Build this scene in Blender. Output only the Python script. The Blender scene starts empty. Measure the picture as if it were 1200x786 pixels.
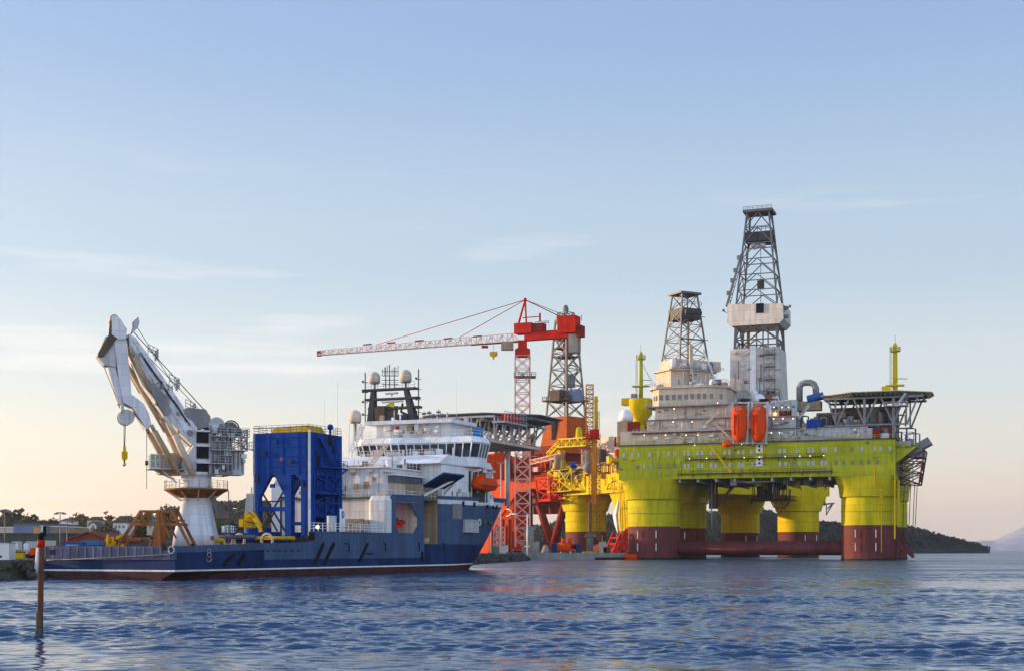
import bpy, math, random
import numpy as np
from mathutils import Vector, Matrix
random.seed(7); np.random.seed(7)
R = math.radians
C = bpy.context.scene
COL = C.collection
H, HY, F = 4.0, 643.5, 1600.0       # eye height, horizon row and focal length of the measured photograph

# ---------------------------------------------------------------- materials
M = {}
def mk(name, col, rough=.5, metal=0, var=.18, scale=.3, rust=0., ribs=0, spec=.04, plate=None):
    if not metal and spec < .5: rough = max(rough, .58)
    m = bpy.data.materials.new(name); m.use_nodes = True
    nt = m.node_tree; N = nt.nodes; K = nt.links
    b = N['Principled BSDF']
    b.inputs['Roughness'].default_value = rough; b.inputs['Metallic'].default_value = metal
    b.inputs['Specular IOR Level'].default_value = spec
    tc = N.new('ShaderNodeTexCoord'); mp = N.new('ShaderNodeMapping')
    mp.inputs['Scale'].default_value = (scale, scale, scale*.22)
    K.new(tc.outputs['Object'], mp.inputs['Vector'])
    n1 = N.new('ShaderNodeTexNoise'); n1.inputs['Scale'].default_value = 1.0
    n1.inputs['Detail'].default_value = 6; n1.inputs['Roughness'].default_value = .65
    K.new(mp.outputs[0], n1.inputs['Vector'])
    r1 = N.new('ShaderNodeValToRGB')
    r1.color_ramp.elements[0].position = .3; r1.color_ramp.elements[1].position = .72
    c = Vector(col)
    r1.color_ramp.elements[0].color = (*[max(0, x*(1-var*1.5)) for x in c], 1)
    r1.color_ramp.elements[1].color = (*[min(1, x*(1+var)) for x in c], 1)
    K.new(n1.outputs['Fac'], r1.inputs['Fac'])
    out = r1.outputs['Color']
    if rust:
        n2 = N.new('ShaderNodeTexNoise'); n2.inputs['Scale'].default_value = 2.3
        n2.inputs['Detail'].default_value = 8; n2.inputs['Roughness'].default_value = .7
        K.new(mp.outputs[0], n2.inputs['Vector'])
        r2 = N.new('ShaderNodeValToRGB')
        r2.color_ramp.elements[0].position = .68-rust*.25; r2.color_ramp.elements[1].position = .8-rust*.2
        K.new(n2.outputs['Fac'], r2.inputs['Fac'])
        mx = N.new('ShaderNodeMixRGB'); mx.inputs['Color2'].default_value = (*[.35*x+.65*y for x, y in zip(col, (.15, .055, .02))], 1)
        K.new(r2.outputs['Color'], mx.inputs['Fac']); K.new(out, mx.inputs['Color1']); out = mx.outputs['Color']
    hgt = None
    if plate:                                   # welded plates: faint seams, each plate a little different, dirt running down
        sp = N.new('ShaderNodeSeparateXYZ'); K.new(tc.outputs['Object'], sp.inputs[0])
        ma = N.new('ShaderNodeMath'); ma.operation = 'MULTIPLY_ADD'; ma.inputs[1].default_value = 1.07
        K.new(sp.outputs['Y'], ma.inputs[0]); K.new(sp.outputs['X'], ma.inputs[2])
        cb = N.new('ShaderNodeCombineXYZ'); K.new(ma.outputs[0], cb.inputs['X']); K.new(sp.outputs['Z'], cb.inputs['Y'])
        bk = N.new('ShaderNodeTexBrick'); bk.inputs['Scale'].default_value = 1; bk.inputs['Brick Width'].default_value = plate[0]; bk.inputs['Row Height'].default_value = plate[1]
        bk.inputs['Mortar Size'].default_value = plate[1]*.018; bk.inputs['Color1'].default_value = (.84, .84, .83, 1); bk.inputs['Color2'].default_value = (1, 1, 1, 1); bk.inputs['Mortar'].default_value = (.66, .64, .62, 1)
        K.new(cb.outputs[0], bk.inputs['Vector'])
        m1 = N.new('ShaderNodeMixRGB'); m1.blend_type = 'MULTIPLY'; m1.inputs['Fac'].default_value = 1
        K.new(out, m1.inputs['Color1']); K.new(bk.outputs['Color'], m1.inputs['Color2'])
        mr = N.new('ShaderNodeMapping'); mr.inputs['Scale'].default_value = (2.2/plate[1], .05, 1); K.new(cb.outputs[0], mr.inputs['Vector'])
        n3 = N.new('ShaderNodeTexNoise'); n3.inputs['Scale'].default_value = 1; n3.inputs['Detail'].default_value = 5; n3.inputs['Roughness'].default_value = .6; K.new(mr.outputs[0], n3.inputs['Vector'])
        r3 = N.new('ShaderNodeValToRGB'); r3.color_ramp.elements[0].position = .5; r3.color_ramp.elements[1].position = .74
        r3.color_ramp.elements[0].position = .46; r3.color_ramp.elements[1].color = (.72, .72, .72, 1); K.new(n3.outputs['Fac'], r3.inputs['Fac'])
        m3 = N.new('ShaderNodeMixRGB'); m3.inputs['Color2'].default_value = (*[x*.5+.006*k_ for x, k_ in zip(col, (1, .7, .5))], 1)
        K.new(r3.outputs['Color'], m3.inputs['Fac']); K.new(m1.outputs[0], m3.inputs['Color1']); out = m3.outputs['Color']
        n4 = N.new('ShaderNodeTexNoise'); n4.inputs['Scale'].default_value = 1.1/plate[1]; n4.inputs['Detail'].default_value = 2; K.new(cb.outputs[0], n4.inputs['Vector'])
        bq = N.new('ShaderNodeBump'); bq.inputs['Strength'].default_value = .5; bq.inputs['Distance'].default_value = plate[1]*.035
        K.new(n4.outputs['Fac'], bq.inputs['Height']); K.new(bq.outputs[0], b.inputs['Normal'])
    K.new(out, b.inputs['Base Color'])
    if ribs:
        w = N.new('ShaderNodeTexWave'); w.inputs['Scale'].default_value = ribs; w.inputs['Distortion'].default_value = 0
        mq = N.new('ShaderNodeMapping'); mq.inputs['Rotation'].default_value = (0, 0, R(45))
        K.new(tc.outputs['Object'], mq.inputs['Vector']); K.new(mq.outputs[0], w.inputs['Vector'])
        bp = N.new('ShaderNodeBump'); bp.inputs['Strength'].default_value = .6; bp.inputs['Distance'].default_value = .15
        K.new(w.outputs['Fac'], bp.inputs['Height']); K.new(bp.outputs[0], b.inputs['Normal'])
    M[name] = m
    return m
def emit(name, col, s):
    m = bpy.data.materials.new(name); m.use_nodes = True
    b = m.node_tree.nodes['Principled BSDF']
    b.inputs['Base Color'].default_value = (*col, 1)
    b.inputs['Emission Color'].default_value = (*col, 1); b.inputs['Emission Strength'].default_value = s
    M[name] = m
mk('lime_paint', (.42, .425, .022), .42, 0, .13, .12, .36, plate=(7, 3.3))
mk('column_yellow', (.50, .425, .012), .45, 0, .13, .12, .42, plate=(6, 3))
mk('sage_trim', (.16, .20, .09), .5)
mk('yellow_paint', (.64, .45, .003), .42, 0, .13, .12, .25, plate=(6, 3))
mk('deep_yellow', (.60, .36, .006), .5, 0, .2, .5, .3)
mk('shaded_boot_paint', (.055, .022, .024), .6, 0, .3, .4, .25)  # maroon boot paint darkened, waterline shadow put into the colour
mk('rust_yellow', (.50, .20, .02), .6, 0, .3, .6, .4)
mk('base_orange', (.42, .085, .014), .55, 0, .2, .3, .3, plate=(4, 2))
mk('shaded_orange', (.52, .036, .003), .55, 0, .2, .2, .15, plate=(6, 3))  # darker copy of the rig's orange, column shade put into the colour
mk('crane_white', (.63, .63, .65), .5, 0, .1, .4, .14, plate=(3, 1.5))
mk('jib_pale', (.74, .56, .52), .5, 0, .3, 1.5, .1)
mk('weed', (.035, .03, .022), .8, 0, .4, .8)
mk('maroon_paint', (.15, .042, .042), .55, 0, .25, .15, .45, plate=(6, 3))
mk('orange_paint', (.68, .058, .002), .45, 0, .15, .12, .12, plate=(6, 3))
mk('red_paint', (.55, .018, .010), .45, 0, .18, .4, .12, plate=(4, 2))
mk('pale_red', (.66, .33, .28), .5, 0, .2, .6, .1)
mk('dark_red', (.22, .022, .014), .5, 0, .2, .3, .2, plate=(4, 2))
mk('white_paint', (.78, .76, .74), .4, 0, .08, .4, .12, plate=(3, 1.5))
mk('clean_white', (.82, .82, .82), .35, 0, .05, .4, plate=(3, 1.5))
mk('house_grey', (.62, .50, .385), .5, 0, .1, .2, .15, plate=(4, 2.2))
mk('clad_grey', (.56, .53, .49), .45, .1, .1, .2, .12, 1.4, plate=(5, 4))
mk('light_grey', (.45, .45, .45), .5, 0, .12, .4, .12, plate=(3, 1.6))
mk('mid_grey', (.20, .20, .20), .55, .1, .2, .5, .15)
mk('steel_grey', (.13, .13, .135), .55, .3, .25, .6, .25)
mk('dark_steel', (.05, .05, .055), .5, .2, .25, .6, .1)
mk('black_rubber', (.015, .015, .017), .7, 0, .2, 1.0)
mk('navy_paint', (.013, .034, .108), .38, 0, .3, .22, .05, plate=(5, 1.3))
mk('slate_paint', (.062, .105, .190), .42, 0, .22, .25, .34, plate=(5, 1.3))
mk('bulwark_paint', (.13,.13,.20), .5, 0, .3, .7, .2, plate=(3, 1))
mk('royal_blue', (.002, .055, .30), .4, 0, .18, .3, .04, plate=(3, 1.8))
mk('bin_blue', (.02, .10, .32), .45, 0, .2, .6, .1)
mk('sky_blue', (.03, .20, .42), .45, 0, .2, .6, .05)
mk('rust_metal', (.30, .115, .04), .7, .2, .35, .9, .5)
mk('boat_orange', (.62, .055, .004), .35, 0, .12, .6)
mk('beige_paint', (.40, .29, .19), .55, 0, .15, .6, .15, plate=(3,1.5))
mk('window_glass', (.02, .028, .035), .08, 0, .1, .5, 0, 0, .8)
mk('sky_reflection_glass', (.22, .29, .30), .15, 0, .2, .2, 0, 0, .8)  # pale tone puts the sky's reflection into the window colour
mk('green_glass', (.04, .12, .08), .12, 0, .2, .5, 0, 0, .8)
mk('net_tan', (.42, .33, .24), .8, 0, .3, 1.0)
mk('deck_green', (.05, .13, .10), .7, 0, .2, .6, .1)
mk('deck_brown', (.10, .075, .06), .8, 0, .3, .5, .3)
mk('concrete', (.27, .25, .22), .85, 0, .25, .5, .06, plate=(4,1.4))
mk('rock', (.07, .066, .06), .9, 0, .5, .9)
mk('soil', (.09, .085, .06), .95, 0, .3, .12)
mk('asphalt', (.055, .055, .055), .9, 0, .2, .4)
mk('shed_green', (.075, .085, .07), .6, 0, .12, .3, 0, 1.2)
mk('shed_blue', (.17, .20, .31), .6, 0, .1, .3, 0, 1.2)
mk('barn_red', (.22, .05, .035), .75, 0, .2, .5, 0)
mk('roof_brown', (.10, .07, .055), .85, 0, .2, .8)
mk('roof_grey', (.10, .10, .11), .85, 0, .2, .8)
mk('render_white', (.66, .64, .60), .8, 0, .08, .5)
mk('render_cream', (.52, .45, .34), .8, 0, .1, .5)
mk('silo_white', (.60, .58, .58), .7, 0, .1, .12)
mk('leaf', (.13, .135, .075), .8, 0, .5, .35)
mk('leaf_dark', (.12, .12, .085), .8, 0, .5, .35)
mk('leaf_gold', (.17, .14, .03), .8, 0, .4, .35)
mk('bark', (.09, .065, .045), .9, 0, .3, 1.0)
mk('island_wood', (.055, .070, .065), .9, 0, .5, .06)
mk('hazed_rock', (.36, .36, .40), .95, 0, .3, .01)  # rock made pale and bluish, distance haze put into its colour
mk('post_wood', (.13, .055, .032), .8, 0, .35, 2.2, .25)
mk('sign_amber', (.50, .26, .07), .6, 0, .2, 2.0)
emit('lamp_amber', (1, .30, .05), 5)
emit('lamp_warm', (1, .74, .5), 1.3)
emit('screen_violet', (.35, .2, 1), 3)

for n_ in ('leaf', 'leaf_dark', 'leaf_gold', 'island_wood'):
    nt = M[n_].node_tree; pb = nt.nodes['Principled BSDF']; tl = nt.nodes.new('ShaderNodeBsdfTranslucent'); mxs = nt.nodes.new('ShaderNodeMixShader'); mxs.inputs['Fac'].default_value = .5
    nt.links.new(pb.inputs['Base Color'].links[0].from_socket, tl.inputs['Color']); nt.links.new(pb.outputs[0], mxs.inputs[1]); nt.links.new(tl.outputs[0], mxs.inputs[2]); nt.links.new(mxs.outputs[0], nt.nodes['Material Output'].inputs['Surface'])

# ---------------------------------------------------------------- mesh builder
class MB:
    def __init__(s): s.v = []; s.f = []; s.m = []; s.s = []; s.cm = 0
    def add(s, vs, fs, sm=False):
        o = len(s.v); s.v += [tuple(p) for p in vs]
        for f in fs: s.f.append([i+o for i in f]); s.m.append(s.cm); s.s.append(sm)
        return s
    def box(s, x0, x1, y0, y1, z0, z1, T=None):
        vs = [Vector((x, y, z)) for z in (z0, z1) for x, y in ((x0, y0), (x1, y0), (x1, y1), (x0, y1))]
        if T is not None: vs = [T @ p for p in vs]
        return s.add(vs, [(3, 2, 1, 0), (4, 5, 6, 7), (0, 1, 5, 4), (1, 2, 6, 5), (2, 3, 7, 6), (3, 0, 4, 7)])
    def frame(s, p, q):
        d = (Vector(q)-Vector(p)); l = d.length; d = d/l if l > 1e-9 else Vector((0, 0, 1))
        a = Vector((0, 0, 1)) if abs(d.z) < .98 else Vector((1, 0, 0))
        x = d.cross(a).normalized(); y = x.cross(d).normalized()
        return Vector(p), Vector(q), x, y
    def beam(s, p, q, w, h=None):
        h = h or w; p, q, x, y = s.frame(p, q)
        c = [(-w/2, -h/2), (w/2, -h/2), (w/2, h/2), (-w/2, h/2)]
        vs = [p+x*a+y*b for a, b in c]+[q+x*a+y*b for a, b in c]
        return s.add(vs, [(3, 2, 1, 0), (4, 5, 6, 7), (0, 1, 5, 4), (1, 2, 6, 5), (2, 3, 7, 6), (3, 0, 4, 7)])
    def tube(s, p, q, r, n=8, r2=None):
        r2 = r if r2 is None else r2; p, q, x, y = s.frame(p, q)
        A = [2*math.pi*i/n for i in range(n)]
        vs = [p+x*r*math.cos(a)+y*r*math.sin(a) for a in A]+[q+x*r2*math.cos(a)+y*r2*math.sin(a) for a in A]
        s.add(vs, [(i, (i+1) % n, n+(i+1) % n, n+i) for i in range(n)], True)
        o = len(s.v)-2*n
        s.f.append([o+n-1-i for i in range(n)]); s.f.append([o+n+i for i in range(n)])
        s.m += [s.cm]*2; s.s += [False]*2
        return s
    def path(s, pts, r, n=6):
        pts = [Vector(p) for p in pts]; rings = []
        x = None
        for i, p in enumerate(pts):
            d = (pts[min(i+1, len(pts)-1)]-pts[max(i-1, 0)]).normalized()
            if x is None:
                a = Vector((0, 0, 1)) if abs(d.z) < .9 else Vector((1, 0, 0)); x = d.cross(a).normalized()
            x = (x-d*x.dot(d)).normalized(); y = d.cross(x)
            rings.append([p+x*r*math.cos(2*math.pi*k/n)+y*r*math.sin(2*math.pi*k/n) for k in range(n)])
        return s.loft(rings, True)
    def loft(s, rings, sm=False, caps=True):
        n = len(rings[0]); vs = [p for r in rings for p in r]
        fs = [(j*n+i, j*n+(i+1) % n, (j+1)*n+(i+1) % n, (j+1)*n+i) for j in range(len(rings)-1) for i in range(n)]
        s.add(vs, fs, sm)
        if caps:
            o = len(s.v)-len(vs)
            s.f.append([o+n-1-i for i in range(n)]); s.f.append([o+(len(rings)-1)*n+i for i in range(n)])
            s.m += [s.cm]*2; s.s += [False]*2
        return s
    def prism(s, poly, axis, a, b, T=None):     # poly in the two other axes, in cyclic order
        def P(u, w, t):
            p = {'x': (t, u, w), 'y': (u, t, w), 'z': (u, w, t)}[axis]
            return (T @ Vector(p)) if T is not None else Vector(p)
        n = len(poly)
        vs = [P(u, w, a) for u, w in poly]+[P(u, w, b) for u, w in poly]
        fs = [(i, (i+1) % n, n+(i+1) % n, n+i) for i in range(n)]+[tuple(range(n-1, -1, -1)), tuple(range(n, 2*n))]
        return s.add(vs, fs)
    def lathe(s, prof, c=(0, 0, 0), n=16):
        c = Vector(c)
        return s.loft([[c+Vector((max(r, .001)*math.cos(2*math.pi*i/n), max(r, .001)*math.sin(2*math.pi*i/n), z)) for i in range(n)] for r, z in prof], True)
    def ball(s, c, r, n=12, m=8):
        if not hasattr(r, '__len__'): r = (r, r, r)
        return s.loft([[Vector(c)+Vector((r[0]*math.sin(t)*math.cos(a), r[1]*math.sin(t)*math.sin(a), -r[2]*math.cos(t)))
            for a in [2*math.pi*i/n for i in range(n)]] for t in [math.pi*(.02+.96*j/m) for j in range(m+1)]], True)
    def rail(s, pts, h=1.1, gap=1.8, r=.04, mids=1, closed=False):
        pts = [Vector(p) for p in pts]
        if closed: pts.append(pts[0])
        for p, q in zip(pts, pts[1:]):
            n = max(1, round((q-p).length/gap))
            for i in range(n+1):
                b = p.lerp(q, i/n); s.beam(b, b+Vector((0, 0, h)), r*1.6)
            for k in range(mids+1):
                z = Vector((0, 0, h*(k+1)/(mids+1))); s.beam(p+z, q+z, r*1.6)
        return s
    def lattice(s, lo, hi, n, leg, br, kind='x', levels=True):
        lo = [Vector(p) for p in lo]; hi = [Vector(p) for p in hi]; k = len(lo)
        for a, b in zip(lo, hi): s.beam(a, b, leg)
        for j in range(n):
            t0, t1 = j/n, (j+1)/n
            for i in range(k if k > 2 else 1):
                a, b, c, d = lo[i], lo[(i+1) % k], hi[i], hi[(i+1) % k]
                p0, q0, p1, q1 = a.lerp(c, t0), b.lerp(d, t0), a.lerp(c, t1), b.lerp(d, t1)
                if levels: s.beam(p1, q1, br)
                if j == 0 and levels: s.beam(p0, q0, br)
                if kind == 'x': s.beam(p0, q1, br); s.beam(q0, p1, br)
                elif kind == 'k': m = p1.lerp(q1, .5); s.beam(p0, m, br); s.beam(q0, m, br)
                else: s.beam(*((p0, q1) if (i+j) % 2 else (q0, p1)), br)
        return s
    def build(s, name, mats, parent=None, loc=(0, 0, 0), rotz=0):
        me = bpy.data.meshes.new(name); me.from_pydata(s.v, [], s.f)
        for m in (mats if isinstance(mats, (list, tuple)) else [mats]): me.materials.append(M[m])
        me.polygons.foreach_set('material_index', s.m); me.polygons.foreach_set('use_smooth', s.s); me.update()
        o = bpy.data.objects.new(name, me); COL.objects.link(o)
        o.location = loc; o.rotation_euler = (0, 0, rotz); o.parent = parent
        return o
def mb(): return MB()
def tag(o, label=None, cat=None, group=None, kind=None):
    for k, v in (('label', label), ('category', cat), ('group', group), ('kind', kind)):
        if v: o[k] = v
    return o
def thing(name, label, cat, loc=(0, 0, 0), rotz=0, group=None):
    o = bpy.data.objects.new(name, None); COL.objects.link(o); o.empty_display_size = 1
    o.location = loc; o.rotation_euler = (0, 0, rotz)
    return tag(o, label, cat, group)
def at(px, py, d): return Vector(((px-600)/F*d, d, H+(HY-py)*d/F))
def X(px, d): return (px-600)/F*d
def Z(py, d): return H+(HY-py)*d/F
class Fr:           # a thing's own ground frame: converts measured bearings to its local metres
    def __init__(s, ox, oy, ang):
        s.o = (ox, oy); s.ang = ang; s.e = (math.cos(ang), math.sin(ang)); s.g = (-math.sin(ang), math.cos(ang))
    def x(s, px, y):
        t = (px-600)/F; return (t*(s.o[1]+s.g[1]*y)-s.o[0]-s.g[0]*y)/(s.e[0]-t*s.e[1])
    def y(s, px, x):
        t = (px-600)/F; return (t*(s.o[1]+s.e[1]*x)-s.o[0]-s.e[0]*x)/(s.g[0]-t*s.g[1])
    def d(s, x, y): return s.o[1]+s.e[1]*x+s.g[1]*y
    def z(s, py, x, y): return H+(HY-py)*s.d(x, y)/F
    def p(s, px, py, y):
        x = s.x(px, y); return Vector((x, y, s.z(py, x, y)))
    def q(s, px, py, x):
        y = s.y(px, x); return Vector((x, y, s.z(py, x, y)))
_wm = {}
def window(parent, loc, w, h, rotz=0, glass='window_glass', frame='white_paint', name='window'):
    key = (glass, frame)
    if key not in _wm:
        b = mb(); b.box(-.5, .5, -.04, .02, -.5, .5); b.cm = 1; b.add([(-.4, -.045, -.42), (.4, -.045, -.42), (.4, -.045, .42), (-.4, -.045, .42)], [(0, 1, 2, 3)])
        me = bpy.data.meshes.new('window'); me.from_pydata(b.v, [], b.f)
        me.materials.append(M[frame]); me.materials.append(M[glass]); me.polygons.foreach_set('material_index', b.m); me.update()
        _wm[key] = me
    o = bpy.data.objects.new(name, _wm[key]); COL.objects.link(o)
    o.location = loc; o.scale = (w, 1.5, h); o.rotation_euler = (0, 0, rotz); o.parent = parent
    return o
def rsq(cx, cy, a, b, r, z, n=5):               # rounded rectangle ring, half sizes a, b
    out = []
    for k, (sx, sy) in enumerate(((1, 1), (-1, 1), (-1, -1), (1, -1))):
        for i in range(n+1):
            t = math.pi/2*(k+i/n)
            out.append(Vector((cx+sx*(a-r)+r*math.cos(t), cy+sy*(b-r)+r*math.sin(t), z)))
    return out
def lamp(parent, p, r=.3, m='lamp_warm', name='floodlight'):
    return mb().ball(p, r, 8, 6).build(name, m, parent)
# ================================================================ the blue offshore ship
SH = Fr(-53.25, 179.5, R(66))
ship = thing('supply_ship', 'long blue and white offshore construction ship with a big white stern crane', 'ship', (-53.25, 179.5, 0), R(66))
def stem(z): return 109+15.5*max(0, z/14.7)**.8
def hull_y(i, z):
    pass
def build_hull():
    b = mb(); mats = ['navy_paint', 'slate_paint', 'shaded_boot_paint', 'white_paint', 'bulwark_paint']
    Zs = [-1.5, 0, 1.16, 1.38, 2.6, 5.0, 6.8, 12.0]          # then three fore rows
    S = [0, 6, 12, 20, 31.7, 44, 57, 58.5, 66, 68.6, 73.8, 79]
    Q = [.12, .24, .36, .48, .6, .7, .8, .88, .94, .98, 1.0]
    def zrow(j, s):
        if j == 5: return 4.35+.65*min(1, s/28)
        if j == 4: return 2.5+.1*min(1, s/28)
        if j < 7: return Zs[j]
        t = max(0, (s-57)/67.5)
        return (12.0+.7*t, 12.75+.85*t, 13.2+1.5*t)[j-7]
    def pt(i, j):
        zz = zrow(j, 110) if j > 7 else Zs[min(j, 7)]
        st = stem(zz)
        s0 = 79
        if i < len(S): s = S[i]; z = zrow(j, s); hb = 11.0
        else:
            q = Q[i-len(S)]; s = s0+(st-s0)*q; z = zrow(j, s)
            fl = min(1, max(0, z/13.)); p = 1.55+1.5*fl
            hb = 11*(1-q**p)
            hb *= 1-.10*(1-fl)*min(1, q*4)
        if z < 1.2 and s < 14: hb -= 2.4*(1-s/14)*(1-max(0, z)/1.2)
        return s, hb, z
    n = len(S)+len(Q); rows = 10
    grid = {}
    for side in (-1, 1):
        for i in range(n):
            for j in range(rows):
                s, hb, z = pt(i, j); grid[(side, i, j)] = len(b.v); b.v.append((s, side*hb, z))
    def q(ids, m, sm=False): b.f.append(ids); b.m.append(m); b.s.append(sm)
    for side in (-1, 1):
        for i in range(n-1):
            for j in range(rows-1):
                if i < 4 and j >= 5: continue
                if i < 6 and j >= 6: continue
                if side == -1 and j == 6 and S[min(i, 11)] == 58.5 and i == 7: continue
                if side == -1 and j in (5, 6, 7, 8) and i == 9: continue
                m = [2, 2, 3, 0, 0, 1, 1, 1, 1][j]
                if j == 4 and 3 <= i < 9: m = 1
                if j == 7: m = 3 if i >= 10 else 1
                g = [grid[(side, i, j)], grid[(side, i+1, j)], grid[(side, i+1, j+1)], grid[(side, i, j+1)]]
                q(g if side == -1 else g[::-1], m, i >= 11)
    for j in range(5):                                           # transom
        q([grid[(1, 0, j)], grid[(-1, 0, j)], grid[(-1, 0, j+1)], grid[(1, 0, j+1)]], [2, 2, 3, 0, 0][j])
    return b.build('hull', mats, ship)
hull = build_hull()
b = mb(); b.box(-.15, .1, -11.04, 11.04, 2.7, 4.42)              # corrugated stern bulwark
for k in range(16):
    y = -10.3+k*1.37; b.box(-.32, -.15, y-.16, y+.16, 2.9, 4.36)
b.build('stern_bulwark', 'bulwark_paint', hull)
b = mb()
for y in (-10.98, 10.98): b.prism([(-.1, 3.6), (32, 4.2), (32, 5.15), (-.1, 4.46)], 'y', y-.08, y+.08)
b.box(-.2, .2, -11.1, -10.2, 2.7, 4.46)
b.build('rail_plate', 'slate_paint', hull)
b = mb()
b.box(.2, 31.7, -10.9, 10.9, 3.4, 3.75)
b.build('working_deck', 'deck_brown', hull)
b = mb(); b.box(31.7, 57.2, -10.9, 10.9, 4.4, 5.02)
b.build('mid_deck', 'deck_brown', hull)
b = mb(); b.prism([(57, -10.9), (79, -10.9), (95, -9.6), (108, -6), (121, 0), (108, 6), (95, 9.6), (79, 10.9), (57, 10.9)], 'z', 12.55, 12.85); b.build('fore_deck', 'deck_green', hull)
# fairlead hole ring and stern marks
for (px, py) in ((201, 644), (192, 640)):
    y = SH.y(px, -.36)
    p = (-.36, y, SH.z(py, -.36, y))
    b = mb()
    if px == 201:
        b.path([Vector(p)+Vector((0, .45*math.cos(t), .45*math.sin(t))) for t in [k*math.pi/6 for k in range(13)]], .09); b.build('fairlead_ring', 'light_grey', hull)
    else:
        b.box(-.36, -.3, y-.35, y+.35, p[2]-.4, p[2]+.4); b.build('stern_port', 'black_rubber', hull)
y = SH.y(61, -.36); mb().box(-.36, -.3, y-.4, y+.4, 3.3, 4.0).build('stern_port', 'black_rubber', hull)
b = mb(); b.path([(-.45, 9.8, 2.6), (-.5, 3, 2.8), (-.45, -10.3, 3.4)], .06, 5); b.build('mooring_line', 'net_tan', ship)
# diagonal fender bars on the side
def side_pt(px, py, off=.0):
    return SH.p(px, py, -11.0-off)
for (x0, y0, x1, y1) in ((262, 661, 274, 648.5), (279, 661, 287, 648), (369, 659, 379, 636), (380, 659.5, 391, 636)):
    mb().beam(side_pt(x0, y0, .16), side_pt(x1, y1, .16), .5, .3).build('side_fender', 'black_rubber', hull)
mb().beam(side_pt(421, 657, .14), side_pt(431, 636, .14), .4, .26).build('side_fender', 'black_rubber', hull)
mb().beam(side_pt(429, 648, .1), side_pt(437, 648, .1), .3, .16).build('side_fender', 'black_rubber', hull)
mb().beam(side_pt(494.6, 657, .12), side_pt(494.6, 645.6, .12), .45, .25).build('side_fender', 'black_rubber', hull)
for (x0, x1, py, h) in ((404, 409, 636.5, 9), (449, 452, 636.5, 9), (490, 491.5, 636, 9), (519, 520.5, 636, 9)):
    p = side_pt(x0, py, .06); q_ = side_pt(x1, py, .06); hh = h/7
    b = mb(); b.beam(p, q_, .12); b.beam(q_, q_-Vector((0, 0, hh)), .14); b.build('side_step', 'black_rubber', hull)
b = mb()                                                          # rope-like emblem on the quarter
c = side_pt(245, 650.5, .05)
for k, (dz, r_) in enumerate(((.62, .28), (.1, .33))):
    b.path([c+Vector((r_*1.3*math.cos(t), 0, dz+r_*math.sin(t))) for t in [i*math.pi/8 for i in range(17)]], .055, 5)
b.path([c+Vector((.6*math.cos(t), 0, -.35+.42*math.sin(t))) for t in [math.pi*1.0+i*math.pi/8 for i in range(9)]], .055, 5)
b.build('hull_emblem', 'net_tan', hull)
for px in (233, 258, 265, 272, 279, 286, 293, 300, 307, 314, 321, 328, 335, 342, 350):
    p = side_pt(px, 645.2, .03); mb().box(p.x-.32, p.x+.32, p.y, p.y+.06, p.z-.08, p.z+.08).build('freeing_port', 'black_rubber', hull)
for px, py, w, h in ((226, 641.5, .7, 1.1), (365.5, 628, 1.6, 1.2)):
    p = side_pt(px, py, .03); mb().box(p.x-w/2, p.x+w/2, p.y, p.y+.06, p.z-h/2, p.z+h/2).build('side_port', 'black_rubber', hull)
# recessed boat bay and boarding door in the starboard side
b = mb(); b.box(58.5, 66, -10.95, -5.2, 6.7, 6.8); b.box(58.5, 66, -5.3, -5.2, 6.8, 12); b.box(58.5, 66, -10.95, -5.3, 12, 12.1)
b.box(58.42, 58.5, -10.95, -5.2, 6.7, 12); b.box(66, 66.08, -10.95, -5.2, 6.7, 12)
b.build('boat_bay', 'house_grey', hull)
for tri in ([(66.02, 12.02), (66.02, 9.6), (63.6, 12.02)], [(58.48, 6.78), (59.6, 6.78), (58.48, 7.9)], [(66.02, 6.78), (66.02, 7.9), (64.9, 6.78)]):   # sloping corners of the bay mouth
    mb().prism(tri, 'y', -11.0, -10.8).build('bay_corner', 'slate_paint', hull)
b = mb(); b.box(68.6, 73.8, -10.95, -7.6, 4.9, 5.0); b.box(68.6, 73.8, -7.7, -7.6, 5.0, 15.4); b.box(68.52, 68.6, -10.95, -7.6, 4.9, 15.4); b.box(73.8, 73.88, -10.95, -7.6, 4.9, 15.4)
b.build('boarding_bay', 'beige_paint', hull)
mb().box(70.2, 73.1, -7.78, -7.72, 5.1, 9.9).build('inner_door', 'deck_brown', hull)
mb().tube((71.6, -9.5, 5.0), (71.6, -9.5, 6.1), .9, 10).build('mooring_winch', 'beige_paint', hull)
lamp(hull, (59.6, -9.6, 11.2), .2, 'lamp_amber', 'bay_lamp')
mb().box(63.5, 65.2, -5.36, -5.32, 9.2, 10.0).build('bay_screen', 'screen_violet', hull)
# fast rescue boat sitting in the bay
rb = thing('rescue_boat', 'small red rescue boat hanging in the lit bay of the ship side', 'boat', SH_W := tuple(Matrix.Rotation(R(66), 4, 'Z') @ Vector((62, -8.6, 7.6)) + Vector((-53.25, 179.5, 0))), R(66))
b = mb(); b.loft([[Vector((x, w*a, z0+h*c)) for a, c in ((1, 1), (.7, 0), (-.7, 0), (-1, 1))] for x, w, z0, h in ((-2.9, .9, 0, .9), (0, 1.0, 0, .9), (2, .8, .15, .95), (3, .15, .5, .8))])
b.build('boat_hull', 'boat_orange', rb)
b = mb(); b.path([(-2.9, 1, .95), (0, 1.1, .95), (2, .9, 1.1), (3.05, 0, 1.3), (2, -.9, 1.1), (0, -1.1, .95), (-2.9, -1, .95)], .28, 8); b.build('buoyancy_tube', 'red_paint', rb)
b = mb(); b.box(-1.4, .6, -.6, .6, .9, 1.9); b.build('console', 'dark_steel', rb)
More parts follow.
